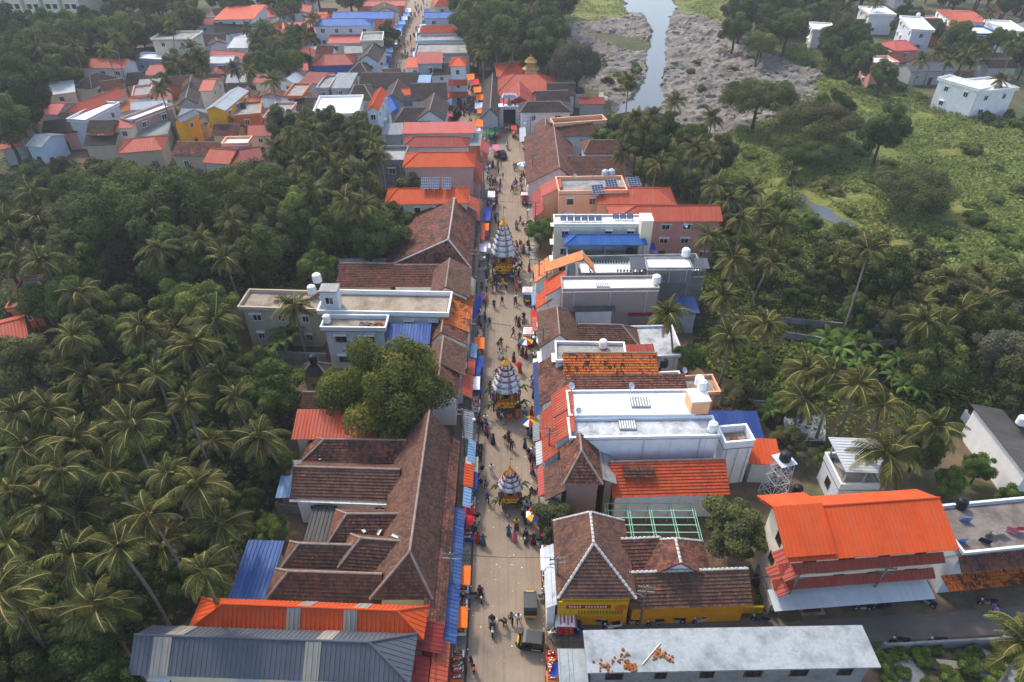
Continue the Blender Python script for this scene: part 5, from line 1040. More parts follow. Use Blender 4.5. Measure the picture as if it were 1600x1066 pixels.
fill([(400, 55), (480, 62), (480, 110), (440, 118), (400, 110)], 6, ['mid0', 'dark4', 'mid1'], (.8, 1.1), 'garden tree behind the red hip hall', 'trees behind the red hip hall', zc=5, maxn=16)
fill([(30, 262), (180, 268), (260, 272), (310, 275), (200, 290), (60, 285)], 6, ['mid0', 'olive2', 'grey5'], (.45, .65), 'leafy tree before the orange hip house', 'trees before the old town', zc=3, maxn=18)
fill([(430, 200), (600, 215), (590, 260), (460, 265)], 6, ['dark4', 'mid1'], (.7, 1.0), 'dark tree under the palms at the wood edge', 'trees under the edge palms', zc=4.5, maxn=16)
fill([(725, -10), (885, -10), (875, 50), (850, 88), (765, 92), (738, 75)], 7.5, ['dark4', 'dark4', 'mid1'], (1.2, 1.6), 'tall dark tree in the grove behind the temple', 'grove behind the temple', zc=8, maxn=34)
fill([(600, 90), (612, 60), (600, 45), (590, 60)], 6, ['dark4'], (.7, .9), 'dark tree beside the market street', 'market street trees', zc=4, maxn=3)
fill([(938, 190), (1010, 192), (1105, 215), (1140, 300), (1060, 285), (1000, 262), (940, 228)], 5.5, ['mid0', 'bright3', 'dark4'], (.6, .95), 'leafy tree on the river bank behind the tiled row', 'trees on the river bank', zc=4, maxn=26)
fill([(1120, 30), (1200, 5), (1300, -20), (1400, -20), (1320, 20), (1260, 40), (1250, 80), (1160, 80)], 8, ['dark4', 'mid1', 'mid0'], (1.1, 1.6), 'dark tree of the thicket across the river', 'thicket across the river', zc=6, maxn=30)
fill([(1400, -20), (1650, -20), (1650, 5), (1560, 20), (1470, 5)], 9, ['dark4', 'mid1'], (1.0, 1.4), 'far tree behind the hamlet', 'trees behind the hamlet', zc=6, maxn=16)
fill([(1300, 50), (1370, 75), (1360, 120), (1420, 140), (1330, 125), (1290, 95)], 6.5, ['dark4', 'mid1', 'mid0'], (.8, 1.2), 'dark tree on the slope below the hamlet', 'trees on the hamlet slope', zc=4, maxn=10)
fill([(1455, 65), (1600, 65), (1610, 100), (1520, 95), (1450, 95)], 7, ['dark4', 'mid0'], (.8, 1.1), 'garden tree between the hamlet villas', 'garden trees of the hamlet', zc=5, maxn=8)
fill([(1400, 20), (1480, 50), (1470, 60), (1400, 60)], 7, ['dark4'], (.6, .8), 'low garden tree by the pale grey villa', 'trees by the pale villa', zc=3, maxn=6)
fill([(1110, 285), (1215, 320), (1330, 370), (1320, 440), (1250, 480), (1180, 470), (1110, 420)], 6, ['mid0', 'dark4', 'mid1', 'bright3'], (.42, .7), 'leafy tree in the river side grove', 'river side grove', zc=3, maxn=26)
fill([(1380, 440), (1600, 470), (1620, 640), (1560, 650), (1480, 620), (1400, 540), (1330, 490)], 6, ['dark4', 'mid1', 'mid0', 'olive2', 'grey5'], (.65, 1.1), 'leafy tree beside the plantation', 'trees beside the plantation', zc=4, maxn=36)
fill([(1060, 560), (1230, 560), (1230, 640), (1150, 640)], 5.5, ['olive2', 'mid0'], (.45, .65), 'garden tree behind the white roofs', 'garden trees behind the white roofs', zc=3, maxn=8)
fill([(1420, 720), (1600, 740), (1600, 790), (1470, 780)], 4.5, ['bright3', 'mid0'], (.4, .6), 'small tree behind the drying terrace', 'small trees behind the terrace', zc=2.6, maxn=10)
BS = ['bush', 'bush2', 'bush3']
G1 = dict(name='bush', cat='bush', sz=(.6, 1.0), zc=1)
fill([(1150, 205), (1290, 215), (1500, 220), (1600, 270), (1620, 420), (1420, 430), (1330, 380), (1180, 300)], 4.2, BS, (.35, 1.35), 'low shrub scattered over the green meadow', 'shrubs of the meadow', avoid=(in_stream,), maxn=42, name='bush', cat='bush', sz=(.4, .75), zc=1)
fill([(1250, 100), (1340, 130), (1460, 165), (1620, 215), (1620, 180), (1480, 165), (1340, 100)], 3.5, BS, (.5, 1.1), 'shrub in the thick hedge below the hamlet', 'hedge below the hamlet', maxn=50, **G1)
fill([(940, 90), (1000, 100), (985, 150), (950, 140)], 4, BS, (.5, .9), 'shrub growing among the river rocks', 'shrubs on the rocks', avoid=(in_water,), maxn=8, **G1)
fill([(1060, 90), (1200, 90), (1250, 130), (1100, 180)], 8, BS, (.4, .9), 'shrub in a crack of the rock bed', 'shrubs in the rock bed', avoid=(in_water,), maxn=14, **G1)
fill([(1375, 1010), (1440, 1012), (1640, 1000), (1640, 1080), (1375, 1080)], 1.7, ['bush'], (.3, .5), 'bright leafy bush behind the roadside wall', 'bushes behind the roadside wall', maxn=26, **G1)
fill([(900, 780), (1100, 776), (1100, 784), (930, 786)], 1.4, ['bush', 'bush2'], (.25, .42), 'garden shrub along the orange red tile roof', 'shrubs by the pergola', maxn=9, **G1)
# ---- undergrowth and grass: leaf masses nobody could count
def ground_cover(name, polys, n_, size, mat, label, cat, hmax=.8, avoid=None, patch=.12, thr=-.1):
    rg = np.random.default_rng(abs(hash(name)) % 1000 + n_); P_ = []
    for pl in polys:
        pw = PX(pl); f = pnp(pw); xs = [p[0] for p in pw]; ys = [p[1] for p in pw]; c = 0; t = 0
        while c < n_ // len(polys) and t < n_ * 6:
            t += 1; x, y = random.uniform(min(xs), max(xs)), random.uniform(min(ys), max(ys))
            if not f(x, y) or (avoid and avoid(x, y)): continue
            v = mnoise.noise((x * patch, y * patch, 5.0)); 
            if v < thr and random.random() < .8: continue
            P_.append((x, y, .06 + hmax * max(0, v - thr + .15) * random.random() ** .5)); c += 1
    P_ = np.array(P_); nr = rg.normal(size=P_.shape) * .5 + np.array([0, 0, 1.0]); nr /= np.linalg.norm(nr, axis=1, keepdims=True)
    V, F = leafquads(P_, nr, size, rg, 1.8)
    me = np_mesh(name, V, F, [mat], {'tint': rg.random(len(P_))}); return tag(link(name, me), label, cat, kind='stuff')
ground_cover('undergrowth', [[(0, 560), (430, 560), (480, 640), (440, 700), (420, 830), (350, 940), (230, 980), (200, 1090), (-40, 1090)], [(0, 250), (330, 262), (600, 320), (620, 420), (500, 440), (390, 470), (0, 520)]], 62000, .36, 'leaf_dark', 'dark undergrowth carpet beneath the palms and wood', 'undergrowth', 1.6)
ground_cover('undergrowth', [[(1100, 300), (1240, 330), (1330, 400), (1420, 430), (1620, 440), (1620, 640), (1500, 640), (1420, 720), (1240, 720), (1230, 640), (1080, 560), (1090, 450)]], 32000, .32, 'leaf_mid', 'green undergrowth of the river side plots', 'undergrowth', 1.2)
ground_cover('meadow_grass', [MEAD_PX], 62000, .36, 'grassleaf', 'tufted grass and creepers covering the meadow', 'grass', 1.5, in_stream, .12, -.45)
ground_cover('bank_grass', [[(930, 60), (1000, 95), (985, 150), (945, 150)], [(1050, 75), (1230, 75), (1290, 160), (1080, 190)], [(950, 180), (1060, 190), (1110, 240), (1000, 230)]], 15000, .4, 'grassleaf', 'dry grass growing in patches between the rocks', 'grass', .9, in_water, .08, .05)
ground_cover('bank_grass', [[(860, 40), (900, 38), (985, 22), (965, 0), (940, -20), (850, -20)], [(1060, 20), (1140, 45), (1150, -20), (1050, -20)]], 6000, .5, 'grassleaf', 'coarse green grass on the far river bank', 'grass', 1.2)
ground_cover('weeds', [[(1376, 1010), (1620, 1000), (1620, 1090), (1376, 1090)], [(1225, 900), (1215, 960), (1180, 960), (1180, 800)]], 3500, .16, 'leaf_bright', 'green weeds on the vacant roadside plot', 'weeds', .35, None, .5)
# ---- banana plants
bl = []
for j in range(3):
    V = []; F = []; T = []; L_ = 2.2; K = 6; pts = []; p = Vector((0, 0, 0)); a = 1.1 - .35 * j
    for i in range(K + 1): pts.append(p.copy()); p = p + Vector((math.cos(a), 0, math.sin(a))) * L_ / K; a -= .22 + .06 * i
    for i, q in enumerate(pts):
        wd = .3 * math.sin(math.pi * min(1, .12 + .86 * i / K)) + .02; V += [q + Vector((0, wd, -.06)), q + Vector((0, 0, .04)), q + Vector((0, -wd, -.06))]
    for i in range(K):
        for s in (0, 1): F.append((i * 3 + s, i * 3 + s + 1, i * 3 + s + 4, i * 3 + s + 3)); T.append(.3 + .3 * s + .2 * j)
    me = bpy.data.meshes.new('leaf'); me.from_pydata([tuple(v) for v in V], [], F); me.materials.append(M['banana']); at = me.attributes.new('tint', 'FLOAT', 'FACE'); at.data.foreach_set('value', T); bl.append(me)
sb = MB(); sb.tube([(0, 0, -.1), (.03, 0, 1.2), (0, 0, 2.2)], [.16, .13, .08], 7); BST = sb.mesh('stem', 'banana')
BN = [(1065, 285), (1080, 290), (1095, 288), (1075, 300), (1105, 300), (1150, 385), (1165, 375), (1172, 395), (1330, 575), (1345, 562), (1372, 570), (1395, 590), (1410, 605), (1422, 598), (1435, 615), (1290, 540), (1310, 552), (1275, 548), (1210, 640), (1203, 650), (440, 545), (455, 538), (448, 530), (1040, 285), (1058, 296), (1320, 535), (1355, 545), (1400, 570), (1590, 620), (1600, 632)]
for x, y in BN:
    p = P(x, y, 1.8); r = empty('banana_plant', (p.x, p.y, 0), random.uniform(0, 6.28), 'banana plant with broad arching leaves in the garden plots', 'banana plant', 'banana plants', sc=random.uniform(.9, 1.4)); link('stem', BST, r)
    for i in range(8): o = link('leaf', bl[i % 3], r, (0, 0, 2.1), i * 2.4, random.uniform(.85, 1.15))
# ================================================================== temple
B('temple_hall', 'salmon sheet gabled temple hall behind the carved gateway', (779, 167), (842, 167), (786, 141), 4.6, 'gv', 2.6, 'sheet', 's_salmon', 'w_redwall', rp=.52, win='', cat='temple')
B('temple_hall', 'wide red roofed temple hall crossing behind the salmon gable', (772, 150), (878, 148), (790, 122), 5.0, 'hu', 3.2, 'sheet', 's_redorange', 'w_redwall', hip=(6, 6), win='', cat='temple')
B('temple_hall', 'red tiled inner temple roofs around the gilded shrine', (778, 124), (850, 122), (792, 100), 5.4, 'hu', 2.6, 'tile', 't_brightred', 'w_white', hip=(4, 4), win='', cat='temple')
p = P(829, 116, 5.5); sh = empty('gilded_shrine', (p.x, p.y, 0), 0, 'gilded shrine with two stacked curved roofs above red tiles', 'shrine')
mb = MB(); mb.box(-1.7, 1.7, -1.7, 1.7, 0, 7.1); mb.build('wall', 'w_white', sh)
for r0, z0, h in ((2.4, 7.2, 1.1), (1.7, 9.0, 1.0)):
    mb = MB(); mb.lathe([(r0, z0 - .2), (r0 * 1.03, z0), (r0 * .7, z0 + h * .45), (r0 * .5, z0 + h)], 16, sq=.75); mb.build('roof', 'goldpaint', sh)
mb = MB(); mb.box(-1.0, 1.0, -1.0, 1.0, 8.2, 9.1); mb.build('neck', 'goldpaint', sh); mb = MB(); mb.lathe([(.7, 9.9), (.35, 10.1), (.15, 10.3), (.25, 10.5), (.08, 10.8), (.02, 11.1)], 10); mb.build('finial', 'gold', sh)
p = P(796, 199); gt = empty('temple_gateway', (p.x, p.y + 1, 0), 0, 'carved white temple gateway with dark entrance and figures on top', 'gateway')
mb = MB(); mb.box(-2.6, -1.55, -1, 1, 0, 4.6); mb.build('pillar', 'w_whitegrey', gt); mb = MB(); mb.box(1.55, 2.6, -1, 1, 0, 4.6); mb.build('pillar', 'w_whitegrey', gt)
for sx in (-1, 1):
    for k in range(5): mb = MB(); mb.box(sx * 2.08 - .6, sx * 2.08 + .6, -1.1, -.99, .6 + k * .85, .78 + k * .85); mb.build('moulding', 'trim', gt)
mb = MB(); mb.box(-2.75, 2.75, -1.15, 1.15, 4.6, 5.3); mb.build('lintel', 'w_white', gt)
for i in range(9): mb = MB(); mb.box(-2.5 + i * .57, -2.1 + i * .57, -1.22, -1.14, 4.75, 5.15); mb.build('panel', 'k_lavender' if i % 2 else 'k_pink', gt)
for sx in (-1.45, 1.45):
    for sy in (-.6, .6): mb = MB(); mb.tube([(sx, sy, 5.3), (sx, sy, 7.3)], .14, 8); mb.build('column', 'k_teal', gt)
mb = MB(); mb.box(-1.9, 1.9, -.9, .9, 7.3, 7.5); mb.box(-1.6, 1.6, -.7, .7, 7.5, 7.95); mb.build('canopy', 'k_paleblue', gt)
mb = MB(); mb.lathe([(.5, 5.3), (.55, 5.6), (.4, 5.9), (.5, 6.2), (.3, 6.5), (.2, 6.6), (.24, 6.8), (.05, 7.05)], 12); mb.build('deity_figure', 'k_grey', gt)
for i in range(7): mb = MB(); mb.lathe([(.12, 8.0), (.16, 8.2), (.05, 8.4), (.07, 8.5), (.01, 8.8)], 8, 0, (-1.2 + i * .4, -.9, 0)); mb.build('finial', 'gold', gt)
mb = MB(); mb.box(-1.55, 1.55, .6, .9, 0, 4.58); mb.build('door', 'dark', gt)  # black panel painted as the shade of the open entrance, no door leaf
# lattice festival arch and its scaffold beside the gateway
p = P(829, 208); sc_ = empty('scaffold_tower', (p.x, p.y, 0), 0, 'tall grey lattice scaffold beside the temple gateway', 'scaffold')
mb = MB()
for sx in (-.8, .8):
    for sy in (-.8, .8): mb.bar((sx, sy, 0), (sx, sy, 8.5), .05)
mb.build('frame', 'steel', sc_); mb = MB()
for k in range(8):
    z = k * 1.05
    for a, b_ in (((-.8, -.8), (.8, -.8)), ((.8, -.8), (.8, .8)), ((.8, .8), (-.8, .8)), ((-.8, .8), (-.8, -.8))): mb.bar((a[0], a[1], z), (b_[0], b_[1], z), .03); mb.bar((a[0], a[1], z), (b_[0], b_[1], z + 1.05), .025)
mb.build('bracing', 'steel', sc_)

# ================================================================== temple chariots
def chariot(px, py, s, tiers, label, dirx=0):
    p = P(px, py); r = empty('temple_chariot', (p.x, p.y + 1.6 * s, 0), 0, label, 'chariot', sc=s)
    wm = MB(); wm.tube([(-.16, 0, 0), (.16, 0, 0)], .72, 18); wmesh = wm.mesh('wheel', 'wood'); hm = MB(); hm.tube([(-.22, 0, 0), (.22, 0, 0)], .2, 10); hmesh = hm.mesh('hub', 'frame_brown')
    for sx in (-1.15, 1.15):
        for sy in (-1.0, 1.0): o = link('wheel', wmesh, r, (sx, sy, .74)); link('hub', hmesh, o)
    for sy in (-1.0, 1.0): mb = MB(); mb.tube([(-1.5, sy, .74), (1.5, sy, .74)], .1, 8); mb.build('axle', 'frame_brown', r)
    mb = MB(); mb.lathe([(.8, .9), (1.15, 1.1), (1.2, 1.5), (1.0, 1.6), (1.35, 1.9), (1.45, 2.3), (1.3, 2.35)], 20, sq=.75); mb.build('carved_base', 'frame_brown', r)
    for k in range(14):
        x = -1.2 + 2.4 * k / 13; mb = MB(); mb.lathe([(.03, -.5), (.13, -.4), (.15, -.15), (.1, 0)], 7, 0, (x, -1.5, 2.55 + .08 * math.sin(k * 2))); mb.build('garland', 'k_yellow' if k % 3 else 'k_orange', r)
    for k in range(5):
        t = k / 4; mb = MB(); mb.tube([(-1.1 + 1.1 * t, -1.62, 2.1 - .5 * math.sin(math.pi * t)), (-.55 + 1.1 * t, -1.62, 1.75), (0 + 1.1 * t, -1.62, 2.1 - .2 * t)], .09, 6); mb.build('garland', 'k_yellow', r)
    mb = MB(); mb.box(-1.42, 1.42, -1.42, 1.42, 2.36, 2.62); mb.build('platform', 'wood', r)
    bx = MB(); bx.box(-1.22, 1.22, -1.22, 1.22, 2.62, 4.1); cbx = bx.build('carved_box', 'carved', r)
    for k in range(11): mb = MB(); x = -1.17 + 2.34 * k / 10; mb.box(x - .05, x + .05, -1.30, -1.215, 2.7, 4.02); mb.build('baluster', 'carved', cbx)
    mb = MB(); mb.box(-1.3, 1.3, -1.33, -1.21, 2.62, 2.74); mb.build('rail', 'k_orange', cbx); mb = MB(); mb.box(-1.3, 1.3, -1.33, -1.21, 3.96, 4.1); mb.build('rail', 'k_brown', cbx)
    mb = MB(); mb.box(-.3, .3, -1.345, -1.3, 3.0, 3.8); mb.build('niche_shade', 'dark', cbx); mb = MB(); mb.box(-.38, .38, -1.34, -1.315, 2.9, 3.0); mb.build('sill', 'goldpaint', cbx)  # raised black plate paints the shade inside the niche
    for sx in (-1, 1):
        mb = MB(); mb.lathe([(.03, 0), (.12, .25), (.14, .5), (.08, .62), (.09, .75), (.02, .86)], 8, 0, (sx * .75, -1.36, 2.95)); mb.build('figure', 'gold', cbx)
        mb = MB(); mb.box(sx * 1.64 - .2, sx * 1.64 + .2, -1.45, -1.38, 2.75, 4.0); o = mb.build('side_banner', 'k_purple', r); m2 = MB(); m2.box(sx * 1.64 - .1, sx * 1.64 + .1, -1.475, -1.45, 3.1, 3.7); m2.build('emblem', 'k_red', o)
        mb = MB(); mb.box(sx * 1.6 - .03, sx * 1.6 + .03, -1.2, 1.2, 2.75, 4.0); mb.build('side_banner', 'k_purple', r)
        for sy in (-1.5, 1.5):   # plantain stems tied to the corners
            mb = MB()
            for j in range(7):
                a = j * .9; q = Vector((sx * 1.7, sy, 2.2)); e = q + Vector((math.cos(a) * .75 + sx * .3, math.sin(a) * .6, .25 + .5 * math.cos(j))); f = e + Vector((math.cos(a) * .5 + sx * .2, math.sin(a) * .4, -.7)); t = Vector((-math.sin(a), math.cos(a), 0)) * .17
                mb.face([q - t * .4, q + t * .4, e + t, e - t]); mb.face([e - t, e + t, f])
            mb.tube([(sx * 1.6, sy, .9), (sx * 1.7, sy, 2.3)], .09, 6); mb.build('plantain_leaves', 'leaf_bright', r)
    z = 4.15; R0 = 1.75; R1 = .62
    for k in range(tiers):
        t = k / max(1, tiers - 1) ; ra = R0 + (R1 - R0) * t ** 1.15; h = .86 - .10 * t * 2
        mb = MB(); mb.lathe([(ra * .92, z), (ra * 1.07, z + .06), (ra * 1.06, z + h * .3), (ra * .97, z + h * .62), (ra * .84, z + h * .90)], 20, sq=.12); td = mb.build('cloth_tier', ['cloth_fold_shade', 'cloth_white'], r, True)
        for f_ in td.data.polygons: f_.material_index = 1 if (f_.index % 20) % 3 else 0  # grey strips paint the shade of cloth folds on a smooth tier
        mb = MB(); mb.lathe([(ra * .85, z + h * .86), (ra * .90, z + h * .90), (ra * .86, z + h * .97), (ra * .78, z + h * 1.0)], 20, sq=.12, ms=[0, 1, 0]); mb.build('cornice', ['k_maroon', 'k_brown'], td)
        nt_ = 18
        for j in range(nt_):
            a = 2 * math.pi * j / nt_; mb = MB(); c = (ra * .90 * math.cos(a), ra * .90 * math.sin(a), z + h * .93); mb.lathe([(.02, -.12), (.085, -.05), (.085, .05), (.02, .13)], 6, 0, c); mb.build('tassel', random.choice(['k_maroon', 'k_orange', 'gold', 'k_red', 'k_purple', 'k_brown', 'k_cream']), td)
        for j in range(8):
            a = 2 * math.pi * (j + .5) / 8; mb = MB(); c = Vector((ra * 1.05 * math.cos(a), ra * 1.05 * math.sin(a), z + h * .5)); mb.tube([c, c + Vector((math.cos(a) * .12, math.sin(a) * .12, .04))], [.09, .05], 6); mb.build('pompom', 'k_maroon', td)
            mb = MB(); n_ = 5; pts = [(ra * 1.05 * math.cos(2 * math.pi * (j + i / (n_ - 1)) / 8), ra * 1.05 * math.sin(2 * math.pi * (j + i / (n_ - 1)) / 8), z + h * (.40 - .22 * math.sin(math.pi * i / (n_ - 1)))) for i in range(n_)]; mb.tube(pts, .022, 4); mb.build('swag', 'k_grey', td)
        z += h
    mb = MB(); mb.lathe([(.62, z - .05), (.58, z + .12), (.42, z + .2), (.40, z + .35), (.3, z + .45), (.16, z + .6), (.14, z + .75), (.24, z + .88), (.18, z + 1.02), (.06, z + 1.12), (.08, z + 1.22), (.02, z + 1.38)], 14); mb.build('finial', 'gold', r, True)
    mb = MB(); mb.tube([(0, .05, z + .9), (.05, .05, z + 2.9)], .025, 6); mb.build('flagpole', 'k_brown', r)
    mb = MB(); A = [(.05 + .62 * i / 5, .05 + .06 * math.sin(i * 1.4), z + 2.9 - .10 * i) for i in range(6)]; Bp = [(.05 + .62 * i / 5, .05 + .06 * math.sin(i * 1.4), z + 2.42 + .02 * i) for i in range(6)]
    for i in range(5): mb.face([Bp[i], Bp[i + 1], A[i + 1], A[i]])
    mb.build('flag', 'flagorange', r)
    rp = MB(); rp.tube([(-.6, -1.6, .5), (-.8, -2.6, .06), (-.3, -3.2, .05), (.1, -2.9, .05), (-.1, -2.5, .05)], .06, 6); rp.build('pull_rope', 'k_brown', r)
    return r
chariot(787, 439, 1.12, 6, 'tallest temple chariot with six white cloth tiers amid the crowd')
chariot(791, 652, .98, 5, 'temple chariot with five white cloth tiers between carts and umbrellas')
chariot(797, 797, .72, 4, 'smallest temple chariot with four tiers and tilted orange flag')

# ================================================================== people
def skin_mesh(name, verts, edges, mats, sub=1):
    me = bpy.data.meshes.new(name); me.from_pydata([v[:3] for v in verts], edges, []); o = bpy.data.objects.new(name, me); COL.objects.link(o)
    md = o.modifiers.new('skin', 'SKIN'); md.use_smooth_shade = True
    for i, v in enumerate(verts):
        sv_ = me.skin_vertices[0].data[i]; sv_.radius = (v[3], v[4] if len(v) > 4 else v[3]); sv_.use_root = (i == 0)
    ms = o.modifiers.new('sub', 'SUBSURF'); ms.levels = sub; ms.render_levels = sub
    bpy.context.view_layer.update(); dg = bpy.context.evaluated_depsgraph_get(); out = bpy.data.meshes.new_from_object(o.evaluated_get(dg)); out.name = name
    bpy.data.objects.remove(o); out.materials.clear()
    for m in mats: out.materials.append(M[m])
    return out
def pose(key, la, ra, ll, rl, bend=0.0, sit=False, skirt=False):
    """la/ra: elbow and wrist offsets; ll/rl: knee and ankle forward offsets"""
    hipz = .92 if not sit else .62
    sp = lambda z, y=0: (0, y + bend * (z - hipz) * 1.0, hipz + (z - .92) * math.cos(bend))
    V = [(*sp(.92), .13, .10), (*sp(1.12), .12, .09), (*sp(1.33), .14, .10), (*sp(1.45), .06, .055), (*sp(1.57, .015), .082, .095), (*sp(1.67, .0), .06, .065), (*[a + b for a, b in zip(sp(1.555, .015), (0, .11, 0))], .016)]
    E = [(0, 1), (1, 2), (2, 3), (3, 4), (4, 5), (4, 6)]; cloth = {'v': [(*sp(.90), .155, .125), (*sp(1.12), .145, .115), (*sp(1.33), .165, .12), (*sp(1.42), .085, .08)], 'e': [(0, 1), (1, 2), (2, 3)]}; low = {'v': [(*sp(.98), .15, .12), (*sp(.86), .15, .125)], 'e': [(0, 1)]}
    for s, (ey, ez, wy, wz) in ((-1, la), (1, ra)):
        sh = Vector(sp(1.40)) + Vector((s * .19, 0, 0)); el = sh + Vector((s * .06, ey, ez)); wr = el + Vector((0, wy, wz)); d = (wr - el).normalized(); pl = wr + d * .07
        i = len(V); V += [(*sh, .052), (*el, .042), (*wr, .028), (*pl, .036, .018)]; E += [(2, i), (i, i + 1), (i + 1, i + 2), (i + 2, i + 3)]
        side = Vector((0, 1, 0)).cross(d) if abs(d.y) < .8 else Vector((1, 0, 0)); side = d.cross(Vector((s, 0, 0))).normalized()
        for f, (off, ln) in enumerate(((-.027, .075), (-.009, .088), (.009, .082), (.027, .065))):
            k = len(V); a = pl + side * off + d * .03; V += [(*a, .009), (*(a + d * ln * .55), .009), (*(a + d * ln + Vector((-s * .02, 0, 0))), .008)]; E += [(i + 3, k), (k, k + 1), (k + 1, k + 2)]
        k = len(V); V += [(*(pl - d * .02 + side * .045), .010), (*(pl + d * .03 + side * .065), .009)]; E += [(i + 3, k), (k, k + 1)]
        c = len(cloth['v']); m_ = sh.lerp(el, .8); cloth['v'] += [(*sh, .075), (*m_, .065)]; cloth['e'] += [(2, c), (c, c + 1)]
    for s, (ky, ay) in ((-1, ll), (1, rl)):
        hp = Vector((s * .095, 0, hipz - .02)); 
        if sit: kn = hp + Vector((s * .06, .40, -.05)); an = kn + Vector((0, -.02, -.42))
        else: kn = Vector((s * .10, ky, .50)); an = Vector((s * .10, ay, .09 + max(0, -ay) * .3))
        toe = an + Vector((s * .02, .15, -.05))
        i = len(V); V += [(*hp, .085), (*kn, .055), (*an, .04), (*toe, .035)]; E += [(0, i), (i, i + 1), (i + 1, i + 2), (i + 2, i + 3)]
        j = len(low['v']); low['v'] += [(*hp, .108), (*kn, .078), (*(an + Vector((0, 0, .03))), .062)]; low['e'] += [(1, j), (j, j + 1), (j + 1, j + 2)]
    body = skin_mesh('person', V, E, ['skin']); shirt = skin_mesh('shirt', cloth['v'], cloth['e'], ['k_white'])
    if skirt:
        mb = MB(); mb.lathe([(.15, 1.0), (.17, .88), (.19, .6), (.23, .25), (.25, .06)], 14); bot = mb.mesh('skirt', ['k_white'], True)
    else: bot = skin_mesh('trousers', low['v'], low['e'], ['k_white'])
    hd = Vector(sp(1.60, -.012)); mb = MB(); mb.lathe([(.092, -.05), (.10, .0), (.09, .06), (.055, .10), (.01, .115)], 10, 0, tuple(hd)); mb.lathe([(.03, -.09), (.07, -.06), (.08, .0), (.02, .05)], 8, 0, (hd.x, hd.y - .04, hd.z - .02)); hair = mb.mesh('hair', 'hair', True)
    return body, shirt, bot, hair
D_ = (0.02, -.27, .06, -.23)
POSES = {'walk_a': pose('a', (-.09, -.25, -.02, -.24), (.10, -.25, .14, -.19), (.20, .30), (-.02, -.28)), 'walk_b': pose('b', (.08, -.25, .12, -.2), (-.09, -.25, -.02, -.23), (-.02, -.22), (.16, .24)), 'stand': pose('c', D_, D_, (.0, -.02), (.03, .03)),
         'reach': pose('d', (.16, -.2, .22, .02), (.14, -.2, .2, .08), (.0, -.02), (.05, .03), .15), 'bend': pose('e', (.2, -.18, .12, -.2), (.2, -.18, .12, -.2), (.03, -.05), (.1, .05), .7),
         'saree': pose('f', D_, (.1, -.24, .16, -.1), (.05, .1), (-.02, -.08), 0, False, True), 'saree_b': pose('g', (-.07, -.25, -.02, -.23), D_, (.05, .12), (-.02, -.06), 0, False, True), 'ride': pose('h', (.16, -.18, .24, -.04), (.16, -.18, .24, -.04), (0, 0), (0, 0), .12, True)}
CLN = {'k_red': 'red', 'k_maroon': 'maroon', 'k_blue': 'blue', 'k_navy': 'navy', 'k_black': 'black', 'k_white': 'white', 'k_yellow': 'yellow', 'k_orange': 'orange', 'k_green': 'green', 'k_teal': 'teal', 'k_pink': 'pink', 'k_grey': 'grey', 'k_lavender': 'lavender', 'k_brown': 'brown', 'k_paleblue': 'pale blue', 'k_cream': 'cream', 'k_purple': 'purple'}
def person(x, y, po='walk_a', top='k_white', bot='k_black', rz=None, z=0.016, where='on the street', group='people on the festival street'):
    me = POSES[po]; sc = random.uniform(.96, 1.08); sc = (sc * 1.18, sc * 1.18, sc)
    if po.startswith('saree'): lb = 'person in %s blouse and long %s skirt %s' % (CLN[top], CLN[bot], where)
    elif po == 'ride': lb = 'person in %s shirt riding %s' % (CLN[top], where)
    else: lb = 'person in %s shirt and %s trousers %s %s' % (CLN[top], CLN[bot], {'walk_a': 'walking', 'walk_b': 'walking', 'stand': 'standing', 'reach': 'reaching out', 'bend': 'bending down'}[po], where)
    if len(lb.split()) > 16: lb = 'person in %s shirt %s' % (CLN[top], where)
    o = link('person', me[0], None, (x, y, z), random.uniform(0, 6.28) if rz is None else rz, sc); tag(o, lb, 'person', group)
    for m_, k in zip(me[1:], (top, bot, None)):
        c = link(m_.name.split('.')[0], m_, o)
        if k: c.material_slots[0].link = 'OBJECT'; c.material_slots[0].material = M[k]
    return o
TOPS = ['k_white', 'k_white', 'k_black', 'k_navy', 'k_red', 'k_maroon', 'k_blue', 'k_grey', 'k_paleblue', 'k_orange', 'k_green', 'k_teal', 'k_pink', 'k_brown', 'k_cream', 'k_yellow', 'k_lavender']
BOTS = ['k_black', 'k_navy', 'k_black', 'k_grey', 'k_brown', 'k_white', 'k_cream']; PK = ['walk_a', 'walk_b', 'stand', 'walk_a', 'walk_b', 'stand', 'saree', 'saree_b']
def pp(px, py, po=None, top=None, bot=None, rz=None, **k):
    """py is the feet"""
    p = P(px, py); po = po or random.choice(PK); top = top or random.choice(TOPS)
    bot = bot or (top if po.startswith('saree') else random.choice(BOTS)); return person(p.x, p.y, po, top, bot, rz, **k)
W1 = dict(where='beside the parked black autorickshaws')
for a in [(789, 976, 'bend', 'k_black', 'k_navy', 2.6), (799, 973, 'walk_a', 'k_grey', 'k_black', 3.1), (810, 974, 'walk_b', 'k_white', 'k_grey', 3.2), (858, 998, 'bend', 'k_white', 'k_cream', -1.2)]: pp(*a, **W1)
for a in [(738, 1042, 'reach', 'k_black', 'k_black', 1.6), (741, 1053, 'stand', 'k_orange', 'k_black', 1.4), (727, 1044, 'stand', 'k_navy', 'k_brown', -1.2), (722, 952, 'reach', 'k_red', 'k_maroon', -1.5)]: pp(*a, where='at the pavement stalls')
